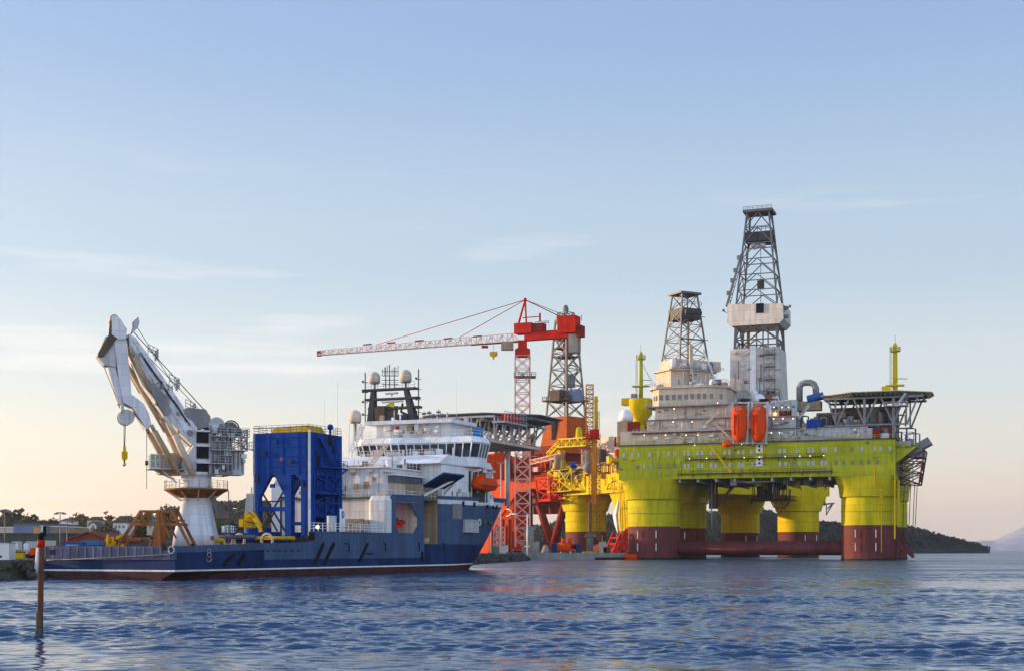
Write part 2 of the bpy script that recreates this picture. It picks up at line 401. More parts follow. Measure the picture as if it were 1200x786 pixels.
b = mb(); b.beam((-2, .7, .9), (-2, .7, 2.6), .1); b.beam((-2, -.7, .9), (-2, -.7, 2.6), .1); b.beam((-2, .7, 2.6), (-2, -.7, 2.6), .1); b.build('roll_bar', 'light_grey', rb)
# white rounded locker at the break of the forecastle
b = mb()
b.loft([rsq(57.0, -8.9, .9, 2.05, .8, z) for z in (6.6, 12.2)]+[rsq(57.1, -8.9, .55, 1.7, .5, 13.0)], False)
b.build('rounded_locker', 'white_paint', ship)
mb().box(57.4, 58.3, -10.9, 10.9, 5, 12.6).build('break_bulkhead', 'white_paint', hull)
# raised hatch above the boarding door
b = mb(); T = Matrix.Translation((73, -10.9, 15.0)) @ Matrix.Rotation(R(62), 4, 'X')
b.box(-4.5, 3.5, -.15, .25, 0, 4.6, T); b.build('boarding_hatch', 'navy_paint', ship)
b = mb(); b.beam((68.7, -10.8, 13.4), (76.7, -13.9, 17.0), .35); b.beam((77, -10.6, 14), (76.8, -13.5, 16.7), .3); b.build('hatch_arm', 'white_paint', ship)
# bow details
b = mb()
for px in (532, 540, 559, 569, 574): 
    y = -9.2+1.0*((px-530)/45)**1.3*5; 
for k, s in enumerate((84, 89, 96, 100, 103)):
    hb = 11*(1-((s-79)/(122-79))**2.9)
    p = Vector((s, -hb-.12, 12.55)); mb().box(s-.3, s+.3, p.y-.08, p.y+.3, 12.0, 12.9).build('bow_fairlead', 'black_rubber', hull)
for s, z, w, h in ((94.5, 9.3, .7, 1.0), (95.8, 9.3, .7, 1.0), (99.5, 9.3, .7, .7), (101.2, 9.3, .7, .7), (103, 9.2, .7, .7)):
    hb = 11*(1-((s-79)/(119-79))**2.6)*1.0
    o = mb().box(-w/2, w/2, -.12, .3, -h/2, h/2).build('bow_port', 'window_glass', hull, (s, -hb-.03, z), R(18))
b = mb(); b.box(84.5, 90.5, -11.15, -9.8, 7.2, 9.4); b.box(84.2, 90.8, -11.3, -9.8, 9.4, 9.6); b.build('pilot_station', 'light_grey', hull)
mb().box(79.6, 83.6, -11.06, -10.8, 9.6, 12.4).build('side_door', 'mid_grey', hull)
b = mb(); b.path([(91.9, -10.75, 9.2+.55*math.sin(t)) if 0 else (92+.55*math.cos(t), -10.6, 9.2+.55*math.sin(t)) for t in [k*math.pi/6 for k in range(13)]], .12); b.build('bow_ring', 'white_paint', hull)

# ---------------------------------------------------------------- superstructure
sup = mb()
sup.box(62, 99, -6.5, 10.6, 12.6, 18.0); sup.box(61.6, 99.4, -6.9, 11.0, 18.0, 18.25); sup.box(62.2, 70, -1.4, 10.6, 6.0, 12.6)
superstructure = sup.build('superstructure', 'white_paint', ship)
b = mb(); b.prism([(76, 12.6), (98.5, 12.6), (95, 19.4), (76, 19.4)], 'y', -10.7, -6.4)
starboard = b.build('starboard_house', 'clean_white', ship)
b = mb(); b.prism([(74, 19.4), (97.2, 19.4), (96, 20.6), (78, 21.2)], 'y', -11.0, 10.9); upper = b.build('bridge_base', 'clean_white', ship)
for yy, z in ((6.9, 15.2), (3.6, 15.2), (1.7, 15.4), (8.8, 15.2)):
    window(superstructure, (61.93, yy, z), 1.25 if yy != 1.7 else .7, 1.6, R(-90))
for yy in (8, 5, 2):
    window(superstructure, (62.13, yy, 9.4), .9, 1.1, R(-90))
for s in (80, 82, 85.6, 87.2):
    window(starboard, (s, -10.74, 14.2), .8, 1.0)
b = mb(); b.box(87, 95.2, -10.75, -10.66, 13.0, 18.7); b.build('boat_recess', 'dark_steel', starboard)
for s in (97.2, 98.3): window(starboard, (s-.6, -10.74, 14.2), .6, .9)
# lifeboat in its davit
lb = thing('lifeboat', 'enclosed orange lifeboat under davits on the white starboard side of the ship', 'lifeboat', tuple(Matrix.Rotation(R(66), 4, 'Z') @ Vector((91, -12.2, 15.0)) + Vector((-53.25, 179.5, 0))), R(66))
b = mb(); b.loft([[Vector((x, a*w, zz*h+z0)) for a, zz in ((0, 0), (.6, .06), (1, .4), (1, .62), (.75, .95), (0, 1.0), (-.75, .95), (-1, .62), (-1, .4), (-.6, .06))] for x, w, h, z0 in ((-4.0, .5, 1.4, .7), (-3.4, 1.2, 2.3, .2), (-1.5, 1.45, 2.6, 0), (1.8, 1.45, 2.6, 0), (3.4, 1.1, 2.2, .2), (4.1, .3, 1.3, .7))])
b.build('boat_hull', 'boat_orange', lb)
b = mb(); b.box(-3.0, -1.2, -.8, .8, 2.3, 3.1); b.build('canopy', 'boat_orange', lb)
b = mb(); b.box(-3.8, 3.8, -1.52, 1.52, 1.2, 1.36); b.build('rubbing_strake', 'mid_grey', lb)
for s in (88, 94.2):
    b = mb(); b.beam((s, -10.6, 13), (s, -10.9, 18.6), .35); b.beam((s, -10.9, 18.6), (s, -12.8, 18.9), .35); b.beam((s, -12.2, 18.8), (s, -12.2, 17.6), .08)
    b.build('davit', 'white_paint', ship)
# bridge: outward leaning windows between sill and roof
PL = [(85, -12), (85, -2), (83.4, 3.5), (83.4, 9.5), (85.6, 12.4), (91.5, 12.4), (93.5, 9), (94, -9), (91.5, -12.4), (87, -12.8)]
def ringp(off, z):
    cx, cy = 88.6, 0; out = []
    for x, y in PL:
        d = Vector((x-cx, (y-cy)*.5)); d.normalize(); out.append(Vector((x+d.x*off, y+d.y*off, z)))
    return out
b = mb(); b.loft([ringp(-.3, 19.4), ringp(-.1, 21.2)]); bridge = b.build('bridge', 'clean_white', ship)
mb().loft([ringp(-.25, 21.1), ringp(.4, 23.75)]).build('bridge_core', 'window_glass', bridge)
b = mb(); b.loft([ringp(.45, 23.7), ringp(.7, 23.95), ringp(.1, 25.0), ringp(-.8, 25.15)]); b.build('bridge_roof', 'clean_white', bridge)
A_, B_ = ringp(-.16, 21.15), ringp(.5, 23.75)
for i in range(len(PL)):
    j = (i+1) % len(PL); L_ = (A_[j]-A_[i]).length; n = max(1, round(L_/1.55))
    for k in range(n):
        mb().beam(A_[i].lerp(A_[j], k/n), B_[i].lerp(B_[j], k/n), .16).build('window_post', 'clean_white', bridge)
b = mb(); b.rail([p+Vector((0, 0, .05)) for p in ringp(.4, 25)], 1.1, 1.6, .035, 1, True); b.build('roof_railing', 'white_paint', bridge)
# deck house above the bridge
b = mb(); b.prism([(85.5, -7.4), (85, 2), (84.6, 7.6), (93, 7.6), (94, -7.4)], 'z', 25.0, 27.6)
mh = b.build('monkey_house', 'white_paint', ship)
b = mb(); b.prism([(84, -8.6), (83.4, 2), (83, 9.2), (94.5, 9.2), (95, -8.6)], 'z', 27.6, 28.3); b.build('house_roof', 'white_paint', mh)
for yy, w in ((5.3, 1.5), (-1.5, 1.0)): window(mh, (85-.08 if yy > 2 else 85.28, yy, 26.5), w, 1.7, R(-90), 'window_glass', 'light_grey')
mb().box(84.86, 84.96, 2.9, 3.6, 26.4, 27.3).build('notice_board', 'red_paint', mh)
mb().box(84.78, 84.9, 3.9, 4.7, 25.2, 27.3).build('weather_door', 'light_grey', mh)
# mast gate with yards, radomes, antennas
mast = mb()
mp = lambda px, py: (lambda y: Vector((86, y, SH.z(py, 86, y))))(SH.y(px, 86))
g = lambda px, py, s=86: (lambda y: Vector((s, y, SH.z(py, s, y))))(SH.y(px, s))
mast.loft([[g(432.5, 494)+Vector((d, 0, 0)) for d in (-.9,)]+[g(440, 494)+Vector((-.9, 0, 0)), g(440, 494)+Vector((.9, 0, 0)), g(432.5, 494)+Vector((.9, 0, 0))],
           [g(436, 457)+Vector((-.5, 0, 0)), g(440, 457)+Vector((-.5, 0, 0)), g(440, 457)+Vector((.5, 0, 0)), g(436, 457)+Vector((.5, 0, 0))]])
mast2 = mb()
mast2.loft([[g(482, 493)+Vector((-.9, 0, 0)), g(489.5, 493)+Vector((-.9, 0, 0)), g(489.5, 493)+Vector((.9, 0, 0)), g(482, 493)+Vector((.9, 0, 0))],
           [g(474, 455)+Vector((-.5, 0, 0)), g(478, 455)+Vector((-.5, 0, 0)), g(478, 455)+Vector((.5, 0, 0)), g(474, 455)+Vector((.5, 0, 0))]])
mast = mast.build('mast', 'dark_steel', ship); mast2.build('mast_leg', 'dark_steel', mast)
for (x0, y0, x1, y1, w) in ((426, 457.5, 488, 454.5, .42), (429, 468.5, 491, 465.5, .4), (433, 479, 493, 476.5, .45)):
    mb().beam(g(x0, y0), g(x1, y1), 1.3, w).build('yard', 'dark_steel', mast)
b = mb(); b.rail([g(428, 456.6), g(486, 453.8)], 1.2, 1.3, .03); b.build('yard_railing', 'steel_grey', mast)
b = mb()
for px in (452, 456.5, 462): b.beam(g(px, 456), g(px, 430 if px != 456.5 else 427), .14)
for py in (435, 440, 445, 450): b.beam(g(447.5, py), g(467, py), .12)
for k, px in enumerate((448, 450.5, 454, 459.5, 464, 466.5)): b.beam(g(px, 440), g(px, 432-2*(k % 3)), .08)
b.build('antenna_rack', 'dark_steel', mast)
for (px, pb, pt) in ((428, 495, 436), (490.5, 492, 432)):
    b = mb(); b.beam(g(px, pb), g(px, pt), .16)
    for t in (.15, .4, .6, .8): p = g(px, pb+(pt-pb)*t); b.beam(p+Vector((0, -.6, 0)), p+Vector((0, .6, 0)), .1); b.box(p.x-.15, p.x+.15, p.y+.35, p.y+.65, p.z, p.z+.4)
    b.build('signal_pole', 'dark_steel', mast)
def radome(parent, p, r, hcyl, post, m='clean_white'):
    b = mb(); b.lathe([(r*.8, 0), (r, .08*r), (r, hcyl)]+[(r*math.cos(t), hcyl+r*math.sin(t)) for t in (.3, .6, .9, 1.2, 1.45, 1.55)], p, 16)
    o = b.build('radome', m, parent)
    b = mb(); b.lathe([(r*.85, -.25), (r*.85, 0)], p, 14); b.tube(p+Vector((0, 0, -post)), p+Vector((0, 0, -.2)), .22); b.build('radome_mount', 'mid_grey', o)
radome(mast, g(439, 448), 1.08, 1.0, 1.5, 'house_grey'); radome(mast, g(475.5, 446.5), 1.12, 1.1, 1.4, 'house_grey')
p = g(416.5, 494, 80); radome(ship, p, 1.12, 1.1, 3.4, 'house_grey')
b = mb()
for dx, dy in ((-.9, -.9), (.9, -.9), (.9, .9), (-.9, .9)): b.beam(p+Vector((dx, dy, -4.6)), p+Vector((dx*.9, dy*.9, -.3)), .14)
b.build('radome_frame', 'white_paint', ship)
b = mb(); b.beam(g(440, 482), g(466, 482), .3, 2.2); b.box(85.2, 86.8, g(441, 490).y-2.2, g(441, 490).y, 28.3, 31.2); b.build('mast_cabinet', 'deck_brown', mast)
b = mb(); b.beam(g(452, 461, 85.4), g(466, 460, 85.4), .5, .3); b.beam(g(459, 464, 85.4), g(459, 460, 85.4), .25); b.build('radar_scanner', 'light_grey', mast)
b = mb(); b.beam(g(448, 471, 85.4), g(472, 469.5, 85.4), .5, .3); b.build('radar_scanner', 'light_grey', mast)
b = mb(); p = g(462, 474, 85.4); b.prism([(0, 0), (0, 1.3), (1.9, .5)], 'x', 85.3, 85.45, Matrix.Translation((0, p.y, p.z-.5))); b.build('signal_flag', 'lime_paint', mast)
b = mb(); b.path([g(472, 472), g(470, 482), g(478, 486)], .25, 6); b.box(85, 87, g(480, 490).y, g(466, 490).y, 28.6, 29.6); b.build('mast_base', 'dark_steel', mast)
b = mb()
for px, h in ((497, 2.0), (503, 2.2), (508, 1.6), (514, 2.4), (518, 1.7)):
    p = g(px, 494, 88); b.beam(p, p+Vector((0, 0, h)), .12); b.box(p.x-.2, p.x+.2, p.y-.4, p.y+.4, p.z+h*.7, p.z+h*.7+.35)
b.beam(g(495, 487, 88), g(519, 486, 88), .12); b.build('antenna_cluster', 'mid_grey', mh)
for px, py, s in ((395.5, 447, 66), (535, 444, 92), (380, 470, 60)):
    y = SH.y(px, s); mb().tube((s, y, 18 if s < 90 else 25), (s, y, SH.z(py, s, y)), .05, 5, .025).build('whip_antenna', 'white_paint', ship)
# funnels, stairs and clutter in front of the bridge
for px, py0, py1, s, r in ((456.5, 538, 578, 70, .62), (462, 535, 552, 72, .5)):
    y = SH.y(px, s); z0, z1 = SH.z(py1, s, y), SH.z(py0, s, y)
    o = mb().tube((s, y, z0), (s, y, z1), r, 14).build('funnel', 'clean_white', ship)
    mb().tube((s, y, z0+(z1-z0)*.52), (s, y, z0+(z1-z0)*.58), r+.06, 14).build('funnel_band', 'dark_steel', o)
b = mb(); b.box(64, 74, -7.5, -3, 12.8, 15.6); b.build('engine_casing', 'house_grey', ship)
b = mb(); b.box(63.8, 74.2, -7.7, -2.8, 15.6, 16.8); b.build('louvre_band', 'steel_grey', ship)
b = mb(); b.box(63.5, 75, -8, -2.5, 16.8, 17.1); b.build('casing_roof', 'clean_white', ship)
for p, q_, s0, s1, m in (((452, 522), (430, 550), 72, 66, 'house_grey'), ((444, 550), (437, 577), 66, 62, 'white_paint'), ((425, 500), (411, 530), 82, 76, 'white_paint'), ((470, 536), (458, 548), 73, 69, 'white_paint')):
    A_, B_ = g(*p, s0), g(*q_, s1); b = mb()
    for dy in (-.45, .45): b.beam(A_+Vector((0, dy, 0)), B_+Vector((0, dy, 0)), .1, .22); b.rail([A_+Vector((0, dy, 0)), B_+Vector((0, dy, 0))], 1.0, 1.2, .03)
    for t in range(9): v = A_.lerp(B_, t/9); b.beam(v+Vector((0, -.45, 0)), v+Vector((0, .45, 0)), .08, .2)
    b.build('outside_stair', m, ship)
b = mb(); b.rail([(61.8, 10.8, 18.25), (61.8, -6.8, 18.25), (75, -6.8, 18.25)], 1.1, 1.3, .035); b.build('boat_deck_railing', 'white_paint', ship)
b = mb(); b.rail([(57.4, -10.8, 12.9), (76, -10.8, 12.9)], 1.1, 1.4, .04); b.rail([(57.4, -10.8, 12.9), (57.4, -2, 12.9)], 1.1, 1.4, .04); b.build('fore_deck_railing', 'white_paint', ship)
b = mb(); b.rail([(32, -10.85, 6.8), (54.5, -10.85, 6.8)], 1.25, 1.25, .055, 2); b.build('deck_railing', 'white_paint', ship)
rr = random.Random(3)
for k in range(26):                                               # lockers, vents and gear on the boat deck and bridge deck
    z0, s0, s1, y0, y1 = rr.choice(((18.25, 63, 82, -6.4, 10.4), (21.2, 75, 84, -10, 10), (12.9, 58.5, 63.5, -9, 9)))
    s, y = rr.uniform(s0, s1), rr.uniform(y0, y1); w, l, h = rr.uniform(.3, .9), rr.uniform(.3, 1.2), rr.uniform(.5, 1.5)
    if z0 > 21: z0 = 21.15-(84-s)*.02
    if rr.random() < .6: o = mb().box(s-w, s+w, y-l, y+l, z0, z0+h).build('deck_locker', rr.choice(['white_paint', 'light_grey', 'clean_white', 'house_grey']), ship)
    else: o = mb().tube((s, y, z0), (s, y, z0+h*1.3), w*.5, 10).build('vent_pipe', rr.choice(['white_paint', 'light_grey']), ship)
b = mb(); b.rail([(75, 10.6, 20.9), (75, -10.7, 20.9)], 1.1, 1.3, .035); b.build('upper_railing', 'white_paint', ship)
for k, (s, y) in enumerate(((83.2, -3), (83.2, -4.4))): mb().lathe([(.35, 0), (.42, .3), (.4, .8), (.1, 1.0)], (s, y, 21), 10).build('light_buoy', 'boat_orange', ship)
for s, y in ((96.3, -9.6), (97.2, -8)):
    b = mb(); b.tube((s, y, 20.6), (s, y, 22.2), .5, 10); b.ball((s-.4, y-.2, 22.5), .75, 10, 6); b.build('vent_cowl', 'clean_white', ship)
mb().box(92, 93.6, -10.5, -9.2, 25.2, 27.2).build('blue_locker', 'sky_blue', ship)
# helideck over the bow
hd = mb(); hd.prism([(118+14*math.cos(math.pi/8+k*math.pi/4), 14*math.sin(math.pi/8+k*math.pi/4)) for k in range(8)], 'z', 30.4, 30.9)
hd = hd.build('helideck', 'mid_grey', ship)
b = mb(); rim = [(118+14.2*math.cos(math.pi/8+k*math.pi/4), 14.2*math.sin(math.pi/8+k*math.pi/4)) for k in range(8)]
out = [(118+16*math.cos(math.pi/8+k*math.pi/4), 16*math.sin(math.pi/8+k*math.pi/4)) for k in range(8)]
for i in range(8):
    j = (i+1) % 8
    for t in range(6):
        a = Vector((*rim[i], 30.8)).lerp(Vector((*rim[j], 30.8)), t/6); c = Vector((*out[i], 31.2)).lerp(Vector((*out[j], 31.2)), t/6); b.beam(a, c, .14)
    b.beam((*out[i], 31.2), (*out[j], 31.2), .16); b.beam(((rim[i][0]+out[i][0])/2, (rim[i][1]+out[i][1])/2, 31), ((rim[j][0]+out[j][0])/2, (rim[j][1]+out[j][1])/2, 31), .12)
    b.add([(*rim[i], 30.85), (*rim[j], 30.85), (*out[j], 31.15), (*out[i], 31.15)], [(0, 1, 2, 3)])
b.build('safety_net', 'mid_grey', hd)
b = mb()
for y in (-10, -5, 0, 5, 10):
    b.beam((104.5, y, 30.1), (131, y*.8, 30.1), .4, .5)
    b.beam((96, y, 25.4), (122, y*.8, 25.6), .35)
    for k in range(6): s = 100+k*4; b.beam((s, y, 25.5), (s+4, y*.9, 30), .26); b.beam((s, y, 25.5), (s, y, 30), .24)
    b.beam((122, y*.8, 25.6), (130, y*.8, 29.9), .3); b.beam((118, y*.8, 25.6), (127, y*.8, 29.9), .3)
for s in (100, 108, 116, 122): b.beam((s, -10, 25.5), (s, 10, 25.5), .35); b.beam((s, -10, 30.1), (s, 10, 30.1), .35); b.beam((s, -10, 25.5), (s, 0, 30), .22); b.beam((s, 10, 25.5), (s, 0, 30), .22)
b.build('helideck_truss', 'light_grey', hd)
mb().box(97, 123, -10.2, 10.2, 24.9, 25.4).build('truss_floor', 'house_grey', hd)
for y in (-6.5, 6): mb().tube((114, y, 13), (114, y, 25.3), .55, 12).build('helideck_post', 'light_grey', hd)
b = mb(); b.box(98, 108.5, -13.2, -10.4, 28.6, 28.9); b.rail([(98, -13.1, 28.9), (108.5, -13.1, 28.9)], 1.9, 1.5, .06); b.build('helideck_walkway', 'light_grey', hd)
mb().box(101, 107, -12.4, -11, 28.9, 30.6).build('fire_station', 'red_paint', hd)

# ---------------------------------------------------------------- blue module tower
tz = lambda py: SH.z(py, 41.8, -4.5)
b = mb(); zt, z0 = tz(505), 5.0
ya, yb, sa, sb = -4.5, 6.0, 41.8, 51.9
zb = tz(555)
b.box(sa, sb, ya, yb, zb, zt)
TW = b.build('module_tower', 'royal_blue', ship)
pt = lambda px, py, s=41.8: (lambda y: Vector((s, y, SH.z(py, s, y))))(SH.y(px, s))
def leg(px0, px1, s, top=555):
    y0, y1 = SH.y(px0, 41.8), SH.y(px1, 41.8)
    return mb().box(s-.55, s+.55, y1, y0, 5.0, zb).build('tower_leg', 'royal_blue', TW)
for s in (42.36, 51.3):
    leg(297.4, 302.8, s); leg(334.5, 341, s); leg(352.5, 362.4, s)
for s in (41.82, 50.8):
    A, B, C_, D = pt(297.6, 555.5), pt(317.5, 555.5), pt(303, 583), pt(297.6, 583)
    b = mb(); b.prism([(v.y, v.z) for v in (A, B, C_, D)], 'x', s, s+.9); b.build('corner_gusset', 'royal_blue', TW)
    A, B, C_, D = pt(321, 555.5), pt(340, 555.5), pt(340, 583), pt(334.6, 583)
    b = mb(); b.prism([(v.y, v.z) for v in (A, B, C_, D)], 'x', s, s+.9); b.build('corner_gusset', 'royal_blue', TW)
    A, B, C_ = pt(352, 563), pt(346, 555.5), pt(353, 555.5)
    b = mb(); b.prism([(v.y, v.z) for v in (A, B, C_)], 'x', s, s+.9); b.build('corner_gusset', 'royal_blue', TW)

for s in (42.3, 51.3):
    mb().beam(pt(299, 596, s), pt(341, 596, s), .7).build('cross_beam', 'royal_blue', TW); mb().beam(pt(341, 613, s), pt(353, 613, s), .55).build('cross_beam', 'royal_blue', TW)
b = mb(); s = 42.4
for p, q_ in (((307, 576), (336, 625)), ((333, 574), (303, 626)), ((315, 587), (329, 587)), ((322, 598), (305, 630)), ((312, 598), (325, 622))): b.beam(pt(*p, s), pt(*q_, s), .22)
b.build('tower_brace', 'dark_steel', TW)
# open stair bay on the starboard flank
b = mb(); lo = [(43.2, -4.6), (51.4, -4.6), (51.4, -2.6), (43.2, -2.6)]
b.lattice([(x, y, 5) for x, y in lo], [(x, y, zb) for x, y in lo], 5, .28, .18, 'z'); b.lattice([(46.5, -4.75, 5), (48.8, -4.75, 5)], [(46.5, -4.75, zb), (48.8, -4.75, zb)], 6, .22, .16, 'x')
b.build('stair_frame', 'royal_blue', TW)
b = mb()
for k in range(6):
    za = 5+(zb-5)*k/6; zc = 5+(zb-5)*(k+1)/6; s0, s1 = (44, 50.4) if k % 2 else (50.4, 44)
    b.beam((s0, -3.7, za), (s1, -3.7, zc), .2, .9); b.rail([(s0, -4.3, za), (s1, -4.3, zc)], 1.0, 1.5, .03)
b.build('stair_flight', 'royal_blue', TW)
mb().box(43.4, 51.3, -2.5, -2.3, 5, zb).build('inner_panel', 'royal_blue', TW)
mb().box(41.75, 41.98, -4.75, -4.4, 5, zt+.3).build('corner_pipe', 'white_paint', TW)
for px, py, w, h in ((373.5, 538, 1.0, 2.4), (387, 516, 1.2, 1.6)):
    p = SH.p(px, py, -4.56); mb().box(p.x-w/2, p.x+w/2, -4.6, -4.4, p.z-h/2, p.z+h/2).build('flank_door', 'black_rubber', TW)
b = mb(); zz = tz(524)
b.box(44, 51.8, -5.7, -4.5, zz-3, zz-2.8); b.rail([(44, -5.65, zz-2.8), (51.8, -5.65, zz-2.8)], 1.1, 1.3, .04); b.beam((44.2, -5.2, zt-.6), (48.6, -5.2, zz-2.7), .2, .8); b.beam((51.8, -5.6, zz-2.9), (49, -4.6, zz-5), .2)
b.box(43.5, 46, -5.7, -4.5, zz-7.0, zz-6.8); b.rail([(43.5, -5.65, zz-6.8), (51, -5.65, zz-6.8)], 1.1, 1.3, .04); b.box(43.5, 51, -5.7, -4.5, zz-7.2, zz-7.0)
b.build('flank_walkway', 'royal_blue', TW)
b = mb(); b.rail([(sa+.1, ya+.1, zt), (sb-.1, ya+.1, zt), (sb-.1, yb-.1, zt), (sa+.1, yb-.1, zt)], 1.2, 1.2, .035, 2, True); b.build('tower_railing', 'steel_grey', TW)
b = mb(); b.prism([(SH.y(318, 44), zt), (SH.y(321, 44), zt+1.1), (SH.y(361, 44), zt+1.25), (SH.y(366, 44), zt)], 'x', 44, 48); b.build('top_cover', 'deep_yellow', TW)
b = mb(); p = pt(387, 500, 48); b.tube((48, p.y, zt), p, .18, 8); b.ball(p, .5, 10, 8); b.build('camera_dome', 'royal_blue', TW)
p = pt(330.5, 537); mb().box(sa-.06, sa+.1, p.y-.3, p.y+.3, p.z-.35, p.z+.35).build('hatch_plate', 'rust_metal', TW)
b = mb(); p = pt(294.5, 521); b.box(42, 43.4, p.y-.3, p.y+.5, p.z-.8, p.z-.65); b.rail([(42, p.y+.5, p.z-.65), (43.4, p.y+.5, p.z-.65)], 1.2, .7, .04); b.beam((42, p.y+.5, p.z-.7), (42, p.y-.6, p.z-.7), .1); b.beam((42, p.y+.5, p.z+.5), (42, p.y-.6, p.z+.5), .08); b.build('side_basket', 'royal_blue', TW)
p = SH.p(401, 603, -9.2); b = mb(); b.box(p.x-.7, p.x+.7, -9.3, -9.15, 6.6, p.z+1.0); b.build('sign_board', 'white_paint', ship)
b = mb(); b.path([(p.x+.3*math.cos(t), -9.36, p.z+.1+.5*math.sin(t)) for t in [k*math.pi/8 for k in range(17)]], .06, 5); b.build('sign_ring', 'navy_paint', ship)
mb().tube((p.x-2.5, -8.8, 5), (p.x-2.5, -8.8, 9.3), .75, 14).build('deck_tank', 'light_grey', ship)
b = mb(); b.box(55, 57.2, -7, -1, 5, 9.0); b.build('tan_locker', 'net_tan', ship)
b = mb(); b.lattice([(53, -8, 5), (53, -3, 5)], [(53, -8, 9), (53, -3, 9)], 2, .12, .08, 'x'); b.build('cargo_rack', 'steel_grey', ship)
lamp(ship, (34.2, -10.9, 7.4), .28, 'lamp_warm', 'deck_lamp')

# ---------------------------------------------------------------- yellow deck crane
dk = SH.d(38, 2); s0 = 37.0; yy = SH.y(295, s0)
b = mb(); b.tube((s0, yy, 4.5), (s0, yy, 7.4), .95, 14); dc = b.build('deck_crane', 'royal_blue', ship)
yz = lambda px, py: (lambda y: (y, SH.z(py, s0, y)))(SH.y(px, s0))
b = mb(); b.prism([yz(290, 624), yz(297, 624), yz(297.5, 609), yz(294, 602), yz(289, 603), yz(287.5, 612)], 'x', s0-.6, s0+.6); b.box(s0-.8, s0+.3, yz(286.5, 612)[0]-.3, yz(286.5, 612)[0]+.5, yz(286, 617)[1], yz(286, 608)[1]); b.build('crane_body', 'deep_yellow', dc)
b = mb(); b.beam((s0-1.0, *yz(292, 604.5)), (s0-1.0, *yz(300, 601.5)), .45, .8); b.beam((s0-1.0, *yz(300, 601.5)), (s0-1.0, *yz(309.5, 617)), .5, .75); b.beam((s0-1.0, *yz(309, 616)), (s0-1.0, *yz(310, 623)), .45); b.build('crane_jib', 'deep_yellow', dc)
b = mb(); b.beam((s0-1.3, *yz(295, 611)), (s0-1.3, *yz(304, 613)), .22); b.build('crane_ram', 'dark_steel', dc)
b = mb(); b.path([(s0-1.1, *yz(290, 606)), (s0-1.2, *yz(297, 600)), (s0-1.3, *yz(303, 606))], .08, 5); b.build('crane_hose', 'dark_steel', dc)
b = mb(); y0 = SH.y(288, 36); b.box(34.6, 37.6, y0+.4, y0+2.6, 6.4, 6.6); b.rail([(34.6, y0+.4, 6.6), (34.6, y0+2.6, 6.6), (37.6, y0+2.6, 6.6)], 1.3, .8, .04, 2); b.box(35, 37, y0+.8, y0+2.4, 4.5, 6.4); b.build('crane_platform', 'navy_paint', dc)
# pipework and reels along the working deck
for k, (px, py, s, r, m) in enumerate(((268, 634, 30, .75, 'net_tan'), (280.5, 634.5, 31, .95, 'house_grey'), (313, 634, 34, 1.0, 'house_grey'))):
    p = Vector((s, SH.y(px, s), 5.4)); o = mb(); o.path([p+Vector((0, r*math.cos(t), r*math.sin(t))) for t in [i*math.pi/10 for i in range(21)]], .22, 6); o.build('hose_reel', m, ship)
for (x0, x1, py, s, m) in ((225, 262, 632.5, 20, 'deep_yellow'), (300, 345, 630, 36, 'deep_yellow'), (222, 300, 628.5, 28, 'steel_grey'), (226, 250, 630, 18, 'rust_metal')):
    p, q_ = g(x0, py, s), g(x1, py, s); p.z = q_.z = max(4.8, (p.z+q_.z)/2); mb().tube(p, q_, .3, 8).build('deck_pipe', m, ship)
for (px, w, h, s, m) in ((318, 1.2, 2.2, 39, 'navy_paint'), (303, .9, 1.2, 38, 'dark_steel'), (335, 1.0, 1.6, 40, 'navy_paint'), (349, .8, 1.3, 40, 'dark_steel'), (345, .9, 2.2, 44, 'royal_blue'), (310, .8, 2.9, 43, 'royal_blue'), (360, .8, 1.6, 40, 'dark_steel')):
    y = SH.y(px, s); mb().box(s-.8, s+.8, y-w, y+w, 4.4, 4.6+h).build('deck_winch', m, ship)

# ---------------------------------------------------------------- big knuckle boom crane at the stern
K0 = 8.13
kc = mb(); dS = SH.d(19, 0)
kx = lambda px: (px-228)/K0
kz = lambda py: H+(HY-py)/K0
kc.loft([rsq(0, 0, a, a, min(a*.9, r_), z, 4) for a, r_, z in ((3.0, 1.0, 4.4), (2.75, .9, 6.2), (2.15, 1.3, 9.8), (1.9, 1.7, 12.2), (2.3, 2.2, 12.6))], True)
CR = kc.build('main_crane', 'crane_white', ship, (19, 0, 0), R(-66))
b = mb(); b.lathe([(1.9, 11.3), (4.4, 12.45), (4.55, 12.5), (4.55, 12.75), (1.8, 12.8)], n=24); b.build('ring_platform', 'rust_metal', CR)
b = mb(); b.rail([(4.45*math.cos(k*math.pi/10), 4.45*math.sin(k*math.pi/10), 12.75) for k in range(20)], 1.15, 1.4, .035, 1, True); b.build('ring_railing', 'crane_white', CR)
b = mb()
for k in range(10): a = k*math.pi/5; b.beam((2*math.cos(a), 2*math.sin(a), 10.9), (4.2*math.cos(a), 4.2*math.sin(a), 12.4), .14)
b.build('platform_bracket', 'house_grey', CR)
b = mb(); b.lathe([(2.3, 12.8), (2.15, 13.2), (2.15, 14.6), (2.5, 14.7), (2.5, 15.1)], n=24); b.build('slew_ring', 'crane_white', CR)
b = mb(); b.beam((2.2, -1.4, 12.4), (4.0, -1.9, 8.7), .2, .8); b.rail([(2.2, -1.8, 12.4), (4.0, -2.3, 8.7)], 1, 1, .04); b.box(3.4, 5.2, -2.6, -1.4, 8.5, 8.65); b.beam((4.6, -2, 4.4), (4.6, -2, 8.5), .14); b.beam((5, -1.6, 4.4), (5, -1.6, 12.4), .12); b.build('crane_stair', 'steel_grey', CR)
UP = mb(); YW = R(24); cy = math.cos(YW)
ux = lambda px: (px-228)/K0/cy
U = lambda px, py: (ux(px), kz(py))
